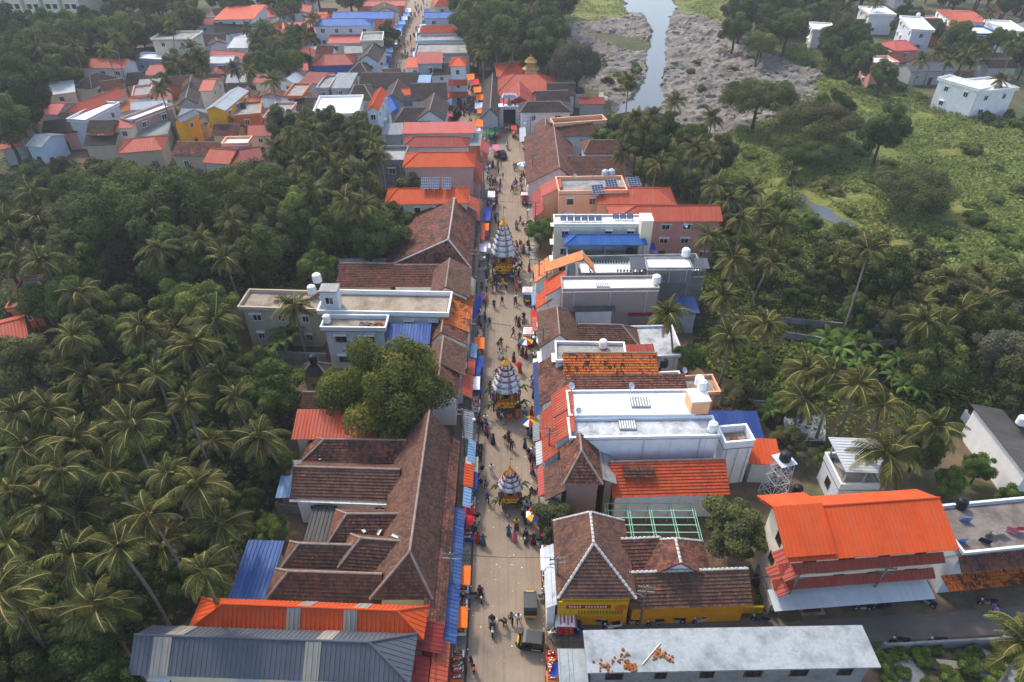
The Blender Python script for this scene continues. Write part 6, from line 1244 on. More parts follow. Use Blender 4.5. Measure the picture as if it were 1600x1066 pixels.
for a in [(799, 703, 'stand', 'k_navy', 'k_maroon', 3.14), (826, 716, 'walk_a', 'k_black', 'k_brown', 0), (754, 743, 'walk_a', 'k_black', 'k_white', .4), (768, 740, 'walk_b', 'k_white', 'k_cream', .2), (752, 764, 'walk_a', 'k_navy', 'k_grey', 0), (759, 765, 'walk_b', 'k_grey', 'k_navy', 0), (762, 786, 'walk_a', 'k_blue', 'k_navy', .1), (823, 799, 'walk_a', 'k_paleblue', 'k_black', 0), (829, 801, 'walk_b', 'k_lavender', 'k_black', 0), (814, 793, 'stand', 'k_white', 'k_grey', 1), (807, 826, 'saree', 'k_yellow', 'k_brown', 0), (795, 836, 'saree_b', 'k_teal', 'k_teal', 3), (804, 845, 'saree', 'k_pink', 'k_pink', 2.8), (747, 848, 'saree', 'k_red', 'k_red', 3), (755, 851, 'saree_b', 'k_teal', 'k_teal', 3), (833, 850, 'saree', 'k_navy', 'k_maroon', 0)]: pp(*a, where='near the smallest chariot')
for a in [(802, 526, 'walk_a', 'k_teal', 'k_navy', 2), (812, 534, 'stand', 'k_blue', 'k_navy', 0), (779, 547, 'stand', 'k_brown', 'k_white', 0), (781, 558, 'stand', 'k_grey', 'k_black', 0), (783, 542, 'walk_a', 'k_navy', 'k_black', 0), (811, 551, 'stand', 'k_maroon', 'k_brown', 0), (816, 556, 'saree', 'k_brown', 'k_brown', 1), (818, 552, 'stand', 'k_white', 'k_grey', 1), (822, 560, 'saree_b', 'k_maroon', 'k_maroon', 1), (803, 565, 'saree', 'k_brown', 'k_maroon', 1), (813, 582, 'saree', 'k_red', 'k_red', 0), (811, 579, 'stand', 'k_grey', 'k_black', 0), (748, 666, 'stand', 'k_red', 'k_navy', 0), (753, 673, 'walk_a', 'k_black', 'k_black', 0), (759, 671, 'walk_b', 'k_grey', 'k_white', 0), (759, 662, 'walk_a', 'k_white', 'k_navy', 0), (796, 656, 'bend', 'k_orange', 'k_orange', 3.1), (808, 652, 'saree', 'k_orange', 'k_orange', 3), (766, 611, 'stand', 'k_brown', 'k_black', 1), (767, 622, 'stand', 'k_white', 'k_grey', 1), (825, 680, 'reach', 'k_black', 'k_grey', 1), (831, 678, 'stand', 'k_navy', 'k_black', -1)]: pp(*a, where='near the five tier chariot')
for a in [(772, 482, 'walk_a', 'k_black', 'k_black', 0), (805, 478, 'walk_b', 'k_blue', 'k_navy', 3), (807, 508, 'stand', 'k_brown', 'k_grey', 3), (811, 510, 'saree', 'k_brown', 'k_brown', 3), (815, 422, 'stand', 'k_maroon', 'k_white', 1), (809, 413, 'stand', 'k_paleblue', 'k_grey', 0), (827, 424, 'saree', 'k_red', 'k_red', 1)]: pp(*a, where='near the six tier chariot')
for i in range(30): pp(random.uniform(757, 814), random.uniform(433, 458), random.choice(['stand', 'stand', 'reach', 'saree', 'walk_a']), None, None, random.uniform(-.6, .6), where='pulling the six tier chariot', group='crowd at the tall chariot')
for i in range(14): pp(random.uniform(806, 829), random.uniform(386, 406), random.choice(['saree', 'saree_b', 'stand']), random.choice(['k_maroon', 'k_red', 'k_orange', 'k_brown', 'k_white']), None, random.uniform(0, 6), where='beside the tallest chariot', group='queue beside the tall chariot')
for i in range(5): pp(random.uniform(773, 780), random.uniform(345, 358), where='behind the six tier chariot', group='people behind the tall chariot')
for i in range(12): pp(random.uniform(799, 818), random.uniform(283, 306), where='in the group on the upper street', group='group on the upper street')
for a in [(803, 266), (806, 267), (809, 265), (815, 279), (818, 278), (783, 260), (779, 272), (786, 281), (793, 234), (813, 350), (807, 358), (778, 262), (782, 290), (781, 300), (776, 305), (774, 330), (776, 318)]: pp(*a, where='on the upper street', group='walkers on the upper street')
for i in range(14): pp(random.uniform(787, 810), random.uniform(198, 212), where='at the temple gateway', group='people at the temple gateway')
for i in range(40): pp(random.uniform(706, 742) + 8 * (i % 2), random.uniform(135, 198), where='on the temple square', group='people on the temple square')
for i in range(60):
    t = random.random(); py = 118 - 115 * t; pp(610 + 48 * t + random.uniform(-20 + 10 * t, 24 - 12 * t), py, where='in the market street', group='people in the market street')
for i in range(34): pp(random.uniform(760, 775), random.uniform(255, 345), where='among the upper stalls', group='people among the upper stalls')
for i in range(20): pp(random.uniform(748, 832), random.uniform(460, 720), where='strolling on the middle street', group='strollers')
for i in range(34): py = random.uniform(400, 880); pp(random.choice((748, 752, 836, 833)) - (py - 500) * .018 * random.choice((1, .9)), py, where='along the shop fronts', group='people along the shop fronts')
pp(1548, 962, 'walk_a', 'k_lavender', 'k_black', 1.4, where='on the side road')

# ================================================================== vehicles
wm = MB(); wm.tube([(-.06, 0, 0), (.06, 0, 0)], .25, 14); TYRE = wm.mesh('wheel', 'rubber'); wm = MB(); wm.tube([(-.065, 0, 0), (.065, 0, 0)], .13, 10); RIM = wm.mesh('rim', 'steel')
def wheel(parent, loc, sc=1.0):
    o = link('wheel', TYRE, parent, loc, 0, (1, sc, sc)); link('rim', RIM, o); return o
def auto(px, py, rz, label, can='black', low='k_yellow', sign=None, at=None):
    p = P(px, py) if at is None else Vector(at); r = empty('autorickshaw', (p.x, p.y, .016), rz, label, 'autorickshaw', 'autorickshaws')
    def profile(pts, x, name, mat, inset=0):
        mb = MB(); L_ = [(-x, a, b) for a, b in pts]; Rr = [(x, a, b) for a, b in pts]; mb.face(list(reversed(L_))) ; mb.face(Rr)
        for i in range(len(pts)): j = (i + 1) % len(pts); mb.face([L_[i], Rr[i], Rr[j], L_[j]][::-1])
        return mb.build(name, mat, r)
    low2 = 'k_black' if can == 'black' else low
    profile([(-1.25, .3), (-1.3, .75), (-1.2, .95), (.1, .95), (.15, .45), (.75, .42), (.95, .7), (1.12, 1.0), (1.2, .95), (1.1, .5), (.95, .28)], .62, 'body', low2)
    profile([(-1.3, .94), (-1.25, 1.55), (-1.05, 1.72), (.45, 1.76), (.72, 1.66), (.70, 1.58), (.45, 1.64), (-.15, 1.62), (-.2, .96)], .64, 'canopy', can)
    mb = MB(); mb.face([(-.52, .98, 1.02), (.52, .98, 1.02), (.5, .70, 1.6), (-.5, .70, 1.6)]); mb.build('windscreen', 'glass', r)
    for sx in (-.56, .56): mb = MB(); mb.bar((sx, 1.0, 1.0), (sx, .7, 1.64), .03); mb.build('pillar', can, r); mb = MB(); mb.bar((sx, .1, .95), (sx, .1, 1.62), .025); mb.build('pillar', can, r)
    mb = MB(); mb.box(-.55, .55, -.9, -.35, .55, .98); mb.build('rear_seat', 'k_black', r); mb = MB(); mb.box(-.3, .3, .05, .35, .5, .75); mb.build('driver_seat', 'k_black', r)
    mb = MB(); mb.lathe([(.02, 0), (.12, .02), (.12, .1), (.02, .12)], 10); o = mb.build('headlight', 'trim', r); o.location = (0, 1.17, .78); o.rotation_euler.x = -1.3
    mb = MB(); mb.tube([(0, 1.12, .9), (0, 1.22, .45)], .05, 6); mb.build('fork', 'steel', r); mb = MB(); mb.tube([(-.3, .75, 1.08), (.3, .75, 1.08)], .025, 6); mb.build('handlebar', 'steel', r)
    mb = MB(); mb.box(-.64, .64, -1.36, -1.3, .4, .52); mb.build('bumper', 'steel', r)
    mb = MB(); mb.box(-.6, .6, -1.34, -1.3, .55, .74); mb.build('tail_panel', low, r); mb = MB(); mb.box(-.4, .4, 1.1, 1.26, .62, .98); mb.build('cowl', low, r); mb = MB(); mb.box(-.645, .645, -1.0, -.1, .45, .56); mb.build('side_stripe', low, r)
    for sx in (-.64, .64): mb = MB(); mb.box(sx - .04, sx + .04, .86, .9, 1.1, 1.25); mb.build('mirror', 'steel', r)
    wheel(r, (0, 1.22, .25)); wheel(r, (-.52, -.72, .25)); wheel(r, (.52, -.72, .25))
    if sign:
        mb = MB(); mb.box(-.75, .75, -1.1, .55, 1.86, 1.95); b_ = mb.build('sign_board', 'k_white', r)
        for i in range(4): m2 = MB(); m2.box(-.6, .6 - .2 * (i % 2), -.85 + i * .35, -.68 + i * .35, 1.951, 1.956); m2.build('lettering', 'k_red' if i % 2 else 'k_pink', b_)
        for sx in (-.78, .78): m2 = MB(); m2.box(sx - .03, sx + .03, -1.1, .5, .6, 1.85); m2.build('side_banner', sign, r)
        m2 = MB(); m2.box(-.7, .7, .74, .78, 1.66, 2.15); m2.build('front_banner', sign, r)
    return r
auto(828, 950, 0, 'black autorickshaw seen from behind parked at the street edge'); auto(829, 1010, 1.45, 'black autorickshaw with yellow front turning out of the side road')
auto(824, 470, 3.1, 'yellow autorickshaw with white and red banner boards on its roof', sign='k_white'); auto(826, 535, 3.1, 'autorickshaw with white roof board below the red awning', 'k_white', 'k_maroon', 'k_white'); auto(820, 318, 3.1, 'autorickshaw with red banners near the salmon awning', 'k_white', 'k_red', 'k_red'); auto(760, 398, 0, 'autorickshaw with white board beside the tall chariot', 'k_white', 'k_green', 'k_white')
auto(887, 985, -1.6, 'blue three wheeler with big red and white box sign on the side road', 'k_white', 'k_blue', 'k_red')
def car(px, py, rz, label, col):
    p = P(px, py); r = empty('car', (p.x, p.y, .016), rz, label, 'car'); mb = MB()
    pts = [(-2.0, .35), (-2.05, .85), (-1.5, .95), (-1.1, 1.5), (.5, 1.52), (1.05, .98), (1.95, .86), (2.05, .5), (2.0, .35)]
    L_ = [(-.8, a, b) for a, b in pts]; R2 = [(.8, a, b) for a, b in pts]; mb.face(list(reversed(L_))); mb.face(R2)
    for i in range(len(pts)): j = (i + 1) % len(pts); mb.face([L_[j], R2[j], R2[i], L_[i]])
    mb.build('body', col, r)
    for a in (((-.7, .55, 1.5), (.7, .55, 1.5), (.74, 1.03, 1.01), (-.74, 1.03, 1.01)), ((.7, -1.13, 1.48), (-.7, -1.13, 1.48), (-.74, -1.48, 1.0), (.74, -1.48, 1.0))): mb = MB(); mb.face([Vector(q) + Vector((0, .02 if a[0][1] > 0 else -.02, .02)) for q in a]); mb.build('window', 'glass', r)
    for sx in (-.81, .81): mb = MB(); mb.box(sx - .005, sx + .005, -1.05, .75, 1.02, 1.42); mb.build('window', 'glass', r)
    for sx in (-.72, .72):
        for sy in (-1.25, 1.25): wheel(r, (sx, sy, .3), 1.2)
        mb = MB(); mb.box(sx * .8 - .13, sx * .8 + .13, 2.0, 2.06, .6, .75); mb.build('headlight', 'trim', r)
car(784, 246, .3, 'dark jeep like car loaded on the upper street', 'k_black'); car(466, 224, .2, 'white car parked between the houses', 'k_white')
def bike(px, py, rz, label, col, rider=None, grp='parked two wheelers', scoot=True):
    p = P(px, py); r = empty('scooter' if scoot else 'motorcycle', (p.x, p.y, .016), rz, label, 'scooter' if scoot else 'motorcycle', grp)
    wheel(r, (0, .62, .25), 1.0 if scoot else 1.2); wheel(r, (0, -.6, .25), 1.0 if scoot else 1.2)
    mb = MB()
    if scoot:
        for x0, x1, y0, y1, z0, z1 in ((-.16, .16, -.95, -.1, .38, .72), (-.15, .15, -.12, .4, .22, .32)): mb.box(x0, x1, y0, y1, z0, z1)
        mb.build('body', col, r); mb = MB(); mb.face([(-.2, .42, .25), (.2, .42, .25), (.16, .62, .95), (-.16, .62, .95)]); mb.face([(.2, .46, .25), (-.2, .46, .25), (-.16, .66, .95), (.16, .66, .95)]); mb.build('leg_shield', col, r)
    else:
        mb.lathe([(.05, -.3), (.15, -.2), (.17, .05), (.12, .25), (.03, .3)], 8); o = mb.build('fuel_tank', col, r); o.location = (0, .12, .78); o.rotation_euler.x = 1.45
        mb = MB(); mb.box(-.14, .14, -.25, .25, .28, .6); mb.build('engine', 'steel', r)
    mb = MB(); mb.box(-.14, .14, -.85, -.05, .72, .82); mb.build('seat', 'k_black', r); mb = MB(); mb.tube([(-.34, .45, 1.02), (0, .55, .98), (.34, .45, 1.02)], .022, 6); mb.build('handlebar', 'black', r); mb = MB(); mb.tube([(0, .62, .3), (0, .52, 1.0)], .04, 6); mb.build('fork', 'steel', r)
    mb = MB(); mb.lathe([(.03, 0), (.1, .02), (.09, .12), (.02, .15)], 8); o = mb.build('headlight', 'trim', r); o.location = (0, .6, .9); o.rotation_euler.x = -1.4
    for sx in (-.3, .3): mb = MB(); mb.tube([(sx, .45, 1.02), (sx * 1.1, .42, 1.2)], .012, 4); mb.box(sx * 1.1 - .06, sx * 1.1 + .06, .41, .43, 1.18, 1.26); mb.build('mirror', 'black', r)
    if rider: person(p.x + .25 * math.sin(rz), p.y - .25 * math.cos(rz), 'ride', rider[0], rider[1], rz, .26, where=rider[2])
    return r
bike(751, 933, 3.3, 'motorcycle with rider in maroon coming down the street', 'k_black', ('k_maroon', 'k_black', 'the motorcycle down the street'), 'two wheelers on the street', False); bike(770, 985, 3.1, 'white scooter with two riders coming down the street', 'k_white', ('k_grey', 'k_black', 'the white scooter'), 'two wheelers on the street')
p = P(769, 978); person(p.x, p.y + .25, 'ride', 'k_black', 'k_black', 3.1, .28, where='pillion on the white scooter')
bike(818, 812, .2, 'dark motorcycle with rider beside the smallest chariot', 'k_black', ('k_black', 'k_black', 'the dark motorcycle by the smallest chariot'), 'two wheelers on the street', False); bike(821, 842, 3.0, 'silver scooter ridden past the striped umbrella', 'k_grey', ('k_grey', 'k_black', 'the silver scooter'), 'two wheelers on the street'); bike(820, 652, 3.1, 'grey scooter with rider in pale blue by the five tier chariot', 'k_grey', ('k_paleblue', 'k_grey', 'the grey scooter'), 'two wheelers on the street')
bike(818, 502, 2.9, 'motorcycle with rider in black below the red awning', 'k_black', ('k_black', 'k_navy', 'the motorcycle below the red awning'), 'two wheelers on the street', False); bike(807, 357, 3.2, 'motorcycle with rider in red behind the tall chariot', 'k_black', ('k_red', 'k_black', 'the motorcycle behind the tall chariot'), 'two wheelers on the street', False); bike(793, 233, .1, 'scooter with rider heading for the temple', 'k_grey', ('k_paleblue', 'k_navy', 'the scooter heading for the temple'), 'two wheelers on the street')
SR = 'parked along the yellow sign wall'
for i, (x, y, rz, cl, sc_) in enumerate([(935, 976, 1.4, 'k_black', 0), (955, 982, 1.7, 'k_white', 1), (986, 975, 1.5, 'k_black', 0), (1022, 977, 1.7, 'k_grey', 1), (1056, 973, 1.5, 'k_black', 0), (1094, 972, 1.8, 'k_paleblue', 1), (1186, 970, 1.5, 'k_navy', 1), (1347, 953, 1.5, 'k_black', 0), (1374, 951, 1.6, 'k_navy', 1), (1432, 938, 1.2, 'k_black', 0), (1446, 944, .9, 'k_navy', 0), (1404, 1005, 1.5, 'k_black', 0), (1462, 1005, 1.55, 'k_black', 0), (1540, 945, 1.5, 'k_maroon', 0)]):
    bike(x, y, rz, '%s %s %s' % (CLN[cl], 'scooter' if sc_ else 'motorcycle', SR if i < 7 else 'parked before the big orange roofed house' if i < 11 else 'parked by the roadside wall'), cl, scoot=bool(sc_))
for x, y, s in [(735, 935, 1), (743, 712, 0), (742, 720, 0), (744, 704, 0), (845, 936, 0), (826, 360, 0), (822, 352, 1), (843, 850, 0), (838, 770, 1), (836, 718, 1), (772, 302, 0), (770, 310, 0), (763, 330, 1), (768, 318, 0), (766, 326, 0)]: bike(x, y, random.uniform(1.2, 1.9), 'motorcycle parked at the shop fronts of the street' if not s else 'scooter parked at the shop fronts of the street', random.choice(['k_black', 'k_navy', 'k_grey']), None, 'two wheelers at the shop fronts' , bool(s))
for i in range(16): bike(random.uniform(728, 742), random.uniform(150, 178), random.uniform(1, 2), 'motorcycle in the row parked beside the temple wall', random.choice(['k_black', 'k_navy', 'k_grey', 'k_red']), None, 'row of motorcycles by the temple wall', False)
# ================================================================== stalls, carts, umbrellas, awnings
def umbrella(px, py, label, cols, r=1.15, h=2.3, z0=.016):
    p = P(px, py); o = empty('umbrella', (p.x, p.y, z0), random.uniform(0, 1), label, 'umbrella', 'street umbrellas')
    mb = MB(); mb.tube([(0, 0, 0), (0, 0, h)], .025, 6); mb.build('pole', 'steel', o)
    n_ = 8
    for i in range(n_):
        a, b_ = 2 * math.pi * i / n_, 2 * math.pi * (i + 1) / n_; mb = MB()
        A = [(r * k * math.cos(t), r * k * math.sin(t), h + .08 - .42 * k ** 1.6) for k in (.5, 1) for t in (a, b_)]
        mb.face([(0, 0, h + .08), A[0], A[1]]); mb.face([A[0], A[2], A[3], A[1]]); mb.build('panel', cols[i % len(cols)], o)
        mb = MB(); mb.tube([(0, 0, h), A[2]], .01, 4); mb.build('rib', 'steel', o)
    return o
RB = ['k_red', 'k_yellow', 'k_green', 'k_blue', 'k_white']
umbrella(822, 550, 'big rainbow umbrella beside the white board autorickshaw', RB, 1.05); umbrella(827, 676, 'big rainbow umbrella over the fruit seller before orange slopes', RB, 1.05); umbrella(836, 822, 'umbrella with yellow blue and red panels beside the bushy tree', ['k_yellow', 'k_blue', 'k_red', 'k_white'], 1.1)
umbrella(733, 816, 'red frilled umbrella at the blue awning, first of two', ['k_red'], .75, 2.2, .11); umbrella(733, 830, 'red frilled umbrella at the blue awning, over the blue cart', ['k_red'], .75, 2.2, .11); umbrella(748, 624, 'small blue umbrella over the white pavement stall', ['k_blue'], .7, 2.0); umbrella(810, 583, 'small red umbrella held beside the five tier chariot', ['k_red'], .55, 1.95)
umbrella(816, 270, 'blue and white umbrella on the upper street', ['k_skyblue', 'k_white'], 1.2); umbrella(750, 214, 'pink and blue umbrella by the salmon shed', ['k_pink', 'k_skyblue', 'k_white'], 1.3)
def stall(x, y, w_, d, cloth, top, label, canopy=None, rz=0.0, z0=.11, group='pavement stalls', goods=('k_red', 'k_white', 'k_yellow')):
    o = empty('market_stall', (x, y, z0), rz, label, 'stall', group)
    mb = MB(); mb.box(-w_ / 2, w_ / 2, -d / 2, d / 2, .72, .8); mb.build('counter', top, o)
    mb = MB(); mb.box(-w_ / 2 + .02, w_ / 2 - .02, -d / 2 + .02, d / 2 - .02, .25, .72); mb.build('skirt_cloth', cloth, o)
    for sx in (-1, 1):
        for sy in (-1, 1): mb = MB(); mb.box(sx * (w_ / 2 - .1) - .03, sx * (w_ / 2 - .1) + .03, sy * (d / 2 - .1) - .03, sy * (d / 2 - .1) + .03, 0, .25); mb.build('leg', 'wood', o)
    if canopy:
        for sx in (-1, 1):
            for sy in (-1, 1): mb = MB(); mb.tube([(sx * w_ / 2, sy * d / 2, .8), (sx * w_ / 2, sy * d / 2, 2.15)], .02, 5); mb.build('post', 'steel', o)
        mb = MB(); lift(mb, [(-w_ / 2 - .2, -d / 2 - .2, 2.1), (w_ / 2 + .2, -d / 2 - .2, 2.1), (w_ / 2 + .2, d / 2 + .2, 2.35), (-w_ / 2 - .2, d / 2 + .2, 2.35)], 'slab', 0, .04); mb.build('canopy', canopy, o)
    ca, sa = math.cos(rz), math.sin(rz); k = max(2, int(d / .5))
    for i in range(k):
        ly = -d / 2 + d * (i + .5) / k; lx = random.uniform(-.1, .1) * w_; bxm = GOODS[random.choice(goods)]
        g = link('goods_tray', bxm[0], None, (x + lx * ca - ly * sa, y + lx * sa + ly * ca, z0 + .8), rz + random.uniform(-.1, .1), (w_ * .8, .42, random.uniform(.7, 1.4))); tag(g, 'tray of %s toys and goods on the stalls' % bxm[1], 'goods', 'goods on the stalls')
        link('goods', bxm[2], g)
    return o
GOODS = {}
for c_ in ('k_red', 'k_white', 'k_yellow', 'k_orange', 'k_green', 'k_blue', 'k_cream', 'k_pink'):
    mb = MB(); mb.box(-.5, .5, -.5, .5, 0, .03)
    for q in ((-.5, .5, -.5, -.44), (-.5, .5, .44, .5), (-.5, -.44, -.44, .44), (.44, .5, -.44, .44)): mb.box(*q, .03, .1)
    g = MB()
    for i in range(14): a, b_ = random.uniform(-.36, .36), random.uniform(-.36, .36); s = random.uniform(.05, .11); g.box(a - s, a + s, b_ - s, b_ + s, .03, random.uniform(.1, .26), random.randrange(3))
    GOODS[c_] = (mb.mesh('goods_tray', 'wood'), CLN[c_], g.mesh('goods', [c_, 'k_white', 'k_orange']))
ST = ['white topped pavement stall with glass jars', 'orange topped pavement stall', 'blue skirted pavement stall', 'red pavement stall with bright toys', 'cream pavement stall under a small awning']
for i, (px, py, cl, tp, cn) in enumerate([(725, 920, 'k_white', 'k_white', 'k_orange'), (722, 958, 'k_white', 'k_white', None), (720, 985, 'k_white', 'k_yellow', 'k_orange'), (716, 1040, 'k_red', 'k_white', None), (714, 1052, 'k_orange', 'k_red', None), (733, 838, 'k_blue', 'k_blue', None), (741, 748, 'k_cream', 'k_cream', 'k_cream'), (738, 772, 'k_blue', 'k_blue', 'k_blue'), (741, 795, 'k_white', 'k_white', None), (742, 619, 'k_white', 'k_white', 'k_white'), (744, 640, 'k_white', 'k_white', None), (749, 585, 'k_blue', 'k_navy', 'k_blue'), (750, 556, 'k_brown', 'k_brown', 'k_orange'), (758, 372, 'k_red', 'k_pink', 'k_orange'), (754, 405, 'k_white', 'k_white', 'k_white'), (756, 470, 'k_red', 'k_orange', None), (755, 530, 'k_skyblue', 'k_blue', None), (764, 345, 'k_blue', 'k_blue', 'k_blue'), (768, 320, 'k_white', 'k_white', 'k_white'), (772, 285, 'k_green', 'k_brown', 'k_brown'), (775, 245, 'k_red', 'k_white', 'k_pink'), (777, 215, 'k_red', 'k_orange', 'k_green'), (768, 218, 'k_green', 'k_green', 'k_green'), (758, 224, 'k_cream', 'k_yellow', 'k_green')]):
    p = P(px, py); w_ = 1.1; d = 2.0 if cn is None or py < 900 else 1.6
    stall(min(p.x, -4.7) if py > 320 else p.x, p.y, w_, d, cl, tp, '%s under a %s cover on the left pavement' % ((CLN.get(cl, 'sky blue') + ' skirted stall'), CLN[cn]) if cn else '%s skirted open stall with %s top on the pavement' % (CLN.get(cl, 'sky blue'), CLN.get(tp, 'blue')), cn, 0, .11, goods=random.choice([('k_red', 'k_white', 'k_yellow'), ('k_orange', 'k_green'), ('k_blue', 'k_white', 'k_pink')]))
for i, (px, py, cl, tp, cn) in enumerate([(845, 895, 'k_red', 'k_white', 'k_white'), (846, 872, 'k_paleblue', 'k_white', None), (838, 590, 'k_white', 'k_white', 'k_white'), (836, 625, 'k_white', 'k_white', 'k_white'), (836, 605, 'k_orange', 'k_yellow', None), (841, 835, 'k_red', 'k_red', None), (835, 705, 'k_red', 'k_red', 'k_orange'), (826, 300, 'k_white', 'k_white', 'k_white'), (822, 262, 'k_grey', 'k_grey', None), (819, 232, 'k_cream', 'k_white', 'k_white'), (817, 222, 'k_red', 'k_red', 'k_red'), (830, 512, 'k_red', 'k_red', 'k_red'), (850, 1040, 'k_orange', 'k_red', None), (851, 1056, 'k_white', 'k_orange', None), (803, 214, 'k_red', 'k_red', 'k_red'), (826, 286, 'k_red', 'k_pink', 'k_pink')]):
    p = P(px, py); stall(max(p.x, 3.6) if py > 320 else p.x, p.y, 1.0, 1.9, cl, tp, '%s skirted stall %s on the right pavement' % (CLN[cl], 'under a %s cover' % CLN[cn] if cn else 'with open %s top' % CLN[tp]), cn, 0, .11)
def tarp(pts, z, cloth, label, posts=True, sag=.35, group='tarpaulins'):
    """sagging cloth sheet on four poles; pts are its four corners (photo pixels at height z)"""
    q = [P(a, b_, z) for a, b_ in pts]; c = sum(q, Vector()) / 4; o = empty('tarpaulin', (c.x, c.y, 0), 0, label, 'tarpaulin', group); n_ = 7; mb = MB(); G = []
    for i in range(n_):
        for j in range(n_):
            s, t = i / (n_ - 1), j / (n_ - 1); v = q[0].lerp(q[1], s).lerp(q[3].lerp(q[2], s), t) - c
            G.append(Vector((v.x, v.y, z - sag * math.sin(math.pi * s) * math.sin(math.pi * t) + .08 * mnoise.noise(v * 1.7))))
    for i in range(n_ - 1):
        for j in range(n_ - 1): mb.face([G[i * n_ + j], G[(i + 1) * n_ + j], G[(i + 1) * n_ + j + 1], G[i * n_ + j + 1]])
    mb.build('sheet', cloth, o, True)
    if posts:
        for v in q: mb = MB(); v = v - c; mb.tube([(v.x, v.y, 0), (v.x, v.y, z)], .03, 5); mb.build('post', 'wood', o)
    return o
tarp([(728, 506), (742, 500), (757, 462), (746, 460)], 2.9, 'k_blue', 'long blue tarpaulin over stalls beside the yellow balcony'); tarp([(737, 596), (750, 596), (752, 574), (741, 574)], 2.2, 'k_blue', 'blue tarpaulin wrapped over a cart beside orange awnings', sag=-.3)
tarp([(858, 1058), (880, 1058), (878, 1036), (864, 1034)], 3.2, 'k_blue', 'blue tarpaulin beside the lower cement roof'); tarp([(752, 345), (766, 345), (768, 330), (756, 330)], 2.6, 'k_blue', 'blue tarpaulin over the stall above the red awnings'); tarp([(1010, 392), (1028, 396), (1022, 380), (1004, 382)], 4.2, 'k_blue', 'blue tarpaulin tied to the pale terrace')
for i in range(34):       # market street tarpaulins
    t = (i // 2) / 16; py = 116 - 100 * t; s = i % 2; px = (598 + 42 * t) if s == 0 else (640 + 26 * t); wd = 14 - 5 * t; h = 9 - 3.5 * t
    px += random.uniform(-2, 2) - (4 if s == 0 else -3); tarp([(px - wd / 2, py + h / 2), (px + wd / 2, py + h / 2 + random.uniform(-1, 1)), (px + wd / 2, py - h / 2), (px - wd / 2, py - h / 2)], 2.6, random.choice(['k_blue', 'k_blue', 'k_skyblue', 'k_navy', 'k_paleblue', 'k_white']), 'tarpaulin stall roof lining the market street', group='tarpaulins of the market street')
for i, (px, py) in enumerate([(700, 178), (700, 160), (699, 190), (697, 150), (748, 165), (752, 172), (746, 140), (742, 128), (735, 120), (750, 152)]): tarp([(px - 6, py + 5), (px + 6, py + 4), (px + 6, py - 5), (px - 6, py - 4)], 2.6, random.choice(['k_orange', 'k_red', 'k_paleblue', 'k_orange']), 'tarpaulin stall roof on the temple square', group='tarpaulins of the temple square')
tarp([(742, 196), (760, 197), (758, 188), (745, 186)], 2.8, 'k_orange', 'bright orange cloth pavilion at the temple square'); tarp([(755, 210), (772, 210), (772, 203), (757, 203)], 2.4, 'k_green', 'green cloth over stalls near the gateway')
def awning(pts, z, rise, mat, label):
    q = [P(a, b_, z) for a, b_ in pts]; x0, x1 = min(v.x for v in q), max(v.x for v in q); y0, y1 = min(v.y for v in q), max(v.y for v in q); o = empty('street_awning', ((x0 + x1) / 2, (y0 + y1) / 2, 0), 0, label, 'awning', 'awnings along the street')
    w2, d2 = (x1 - x0) / 2, (y1 - y0) / 2; left = x0 < 0; mb = MB(); xe, xi = (w2, -w2) if left else (-w2, w2)
    lift(mb, [(xe, -d2, z), (xe, d2, z), (xi, d2, z + rise), (xi, -d2, z + rise)], 'sheet', 0, .04); mb.build('sheet', mat, o)
    for yy in np.linspace(-d2 + .1, d2 - .1, max(2, int(d2))): mb = MB(); mb.tube([(xe * .92, yy, 0), (xe * .92, yy, z)], .03, 5); mb.build('post', 'steel', o)
awning([(694, 1006), (708, 1007), (727, 797), (714, 797)], 2.9, .5, 's_blue', 'long blue ribbed awning before the tiled row'); awning([(723, 794), (729, 794), (737, 764), (727, 764)], 2.8, .4, 's_paleblue', 'pale awning between blue and orange awnings'); awning([(724, 762), (737, 762), (741, 727), (729, 727)], 2.9, .4, 's_orange', 'orange ribbed awning beside the tiled row'); awning([(730, 724), (740, 724), (744, 690), (734, 690)], 3.0, .4, 's_paleblue', 'pale blue awning at the upper end of the tiled row')
awning([(722, 688), (738, 688), (740, 644), (726, 644)], 3.2, .5, 's_zinc', 'grey zinc awning before the mango tree'); awning([(720, 623), (734, 623), (740, 588), (726, 588)], 3.6, .9, 's_redorange', 'steep orange tile coloured awning beside the mango tree'); awning([(730, 586), (738, 586), (743, 562), (735, 562)], 3.0, .3, 's_redorange', 'small orange awning on the left shop row'); awning([(735, 560), (743, 560), (746, 538), (738, 538)], 3.0, .3, 's_paleblue', 'small pale blue awning on the left shop row')
awning([(836, 650), (843, 650), (841, 567), (835, 567)], 3.0, .3, 's_navy', 'long blue awning below the mottled tile street roof'); awning([(833, 690), (842, 690), (842, 664), (834, 664)], 3.0, .3, 's_zinc', 'grey zinc awning before the orange slopes'); awning([(838, 727), (846, 727), (846, 692), (839, 692)], 3.0, .4, 's_white', 'white ribbed awning before the lower orange slope'); awning([(841, 776), (850, 776), (849, 732), (841, 732)], 3.2, .5, 's_salmon', 'salmon striped awning below the brown street roof')
awning([(832, 518), (845, 518), (843, 496), (831, 496)], 3.0, .3, 's_salmon', 'flat red awning before the dark hip roof'); awning([(831, 478), (838, 478), (838, 456), (832, 456)], 3.0, .4, 's_paleblue', 'pale blue sheet awning below the red orange tiles'); awning([(748, 376), (757, 376), (758, 358), (751, 358)], 3.2, .4, 's_redorange', 'red awning opposite the street tree'); awning([(826, 296), (834, 296), (831, 274), (824, 274)], 3.0, .3, 's_white', 'white awning on the upper right row'); awning([(812, 222), (822, 222), (820, 200), (812, 200)], 3.2, .3, 's_white', 'white awning near the gateway')
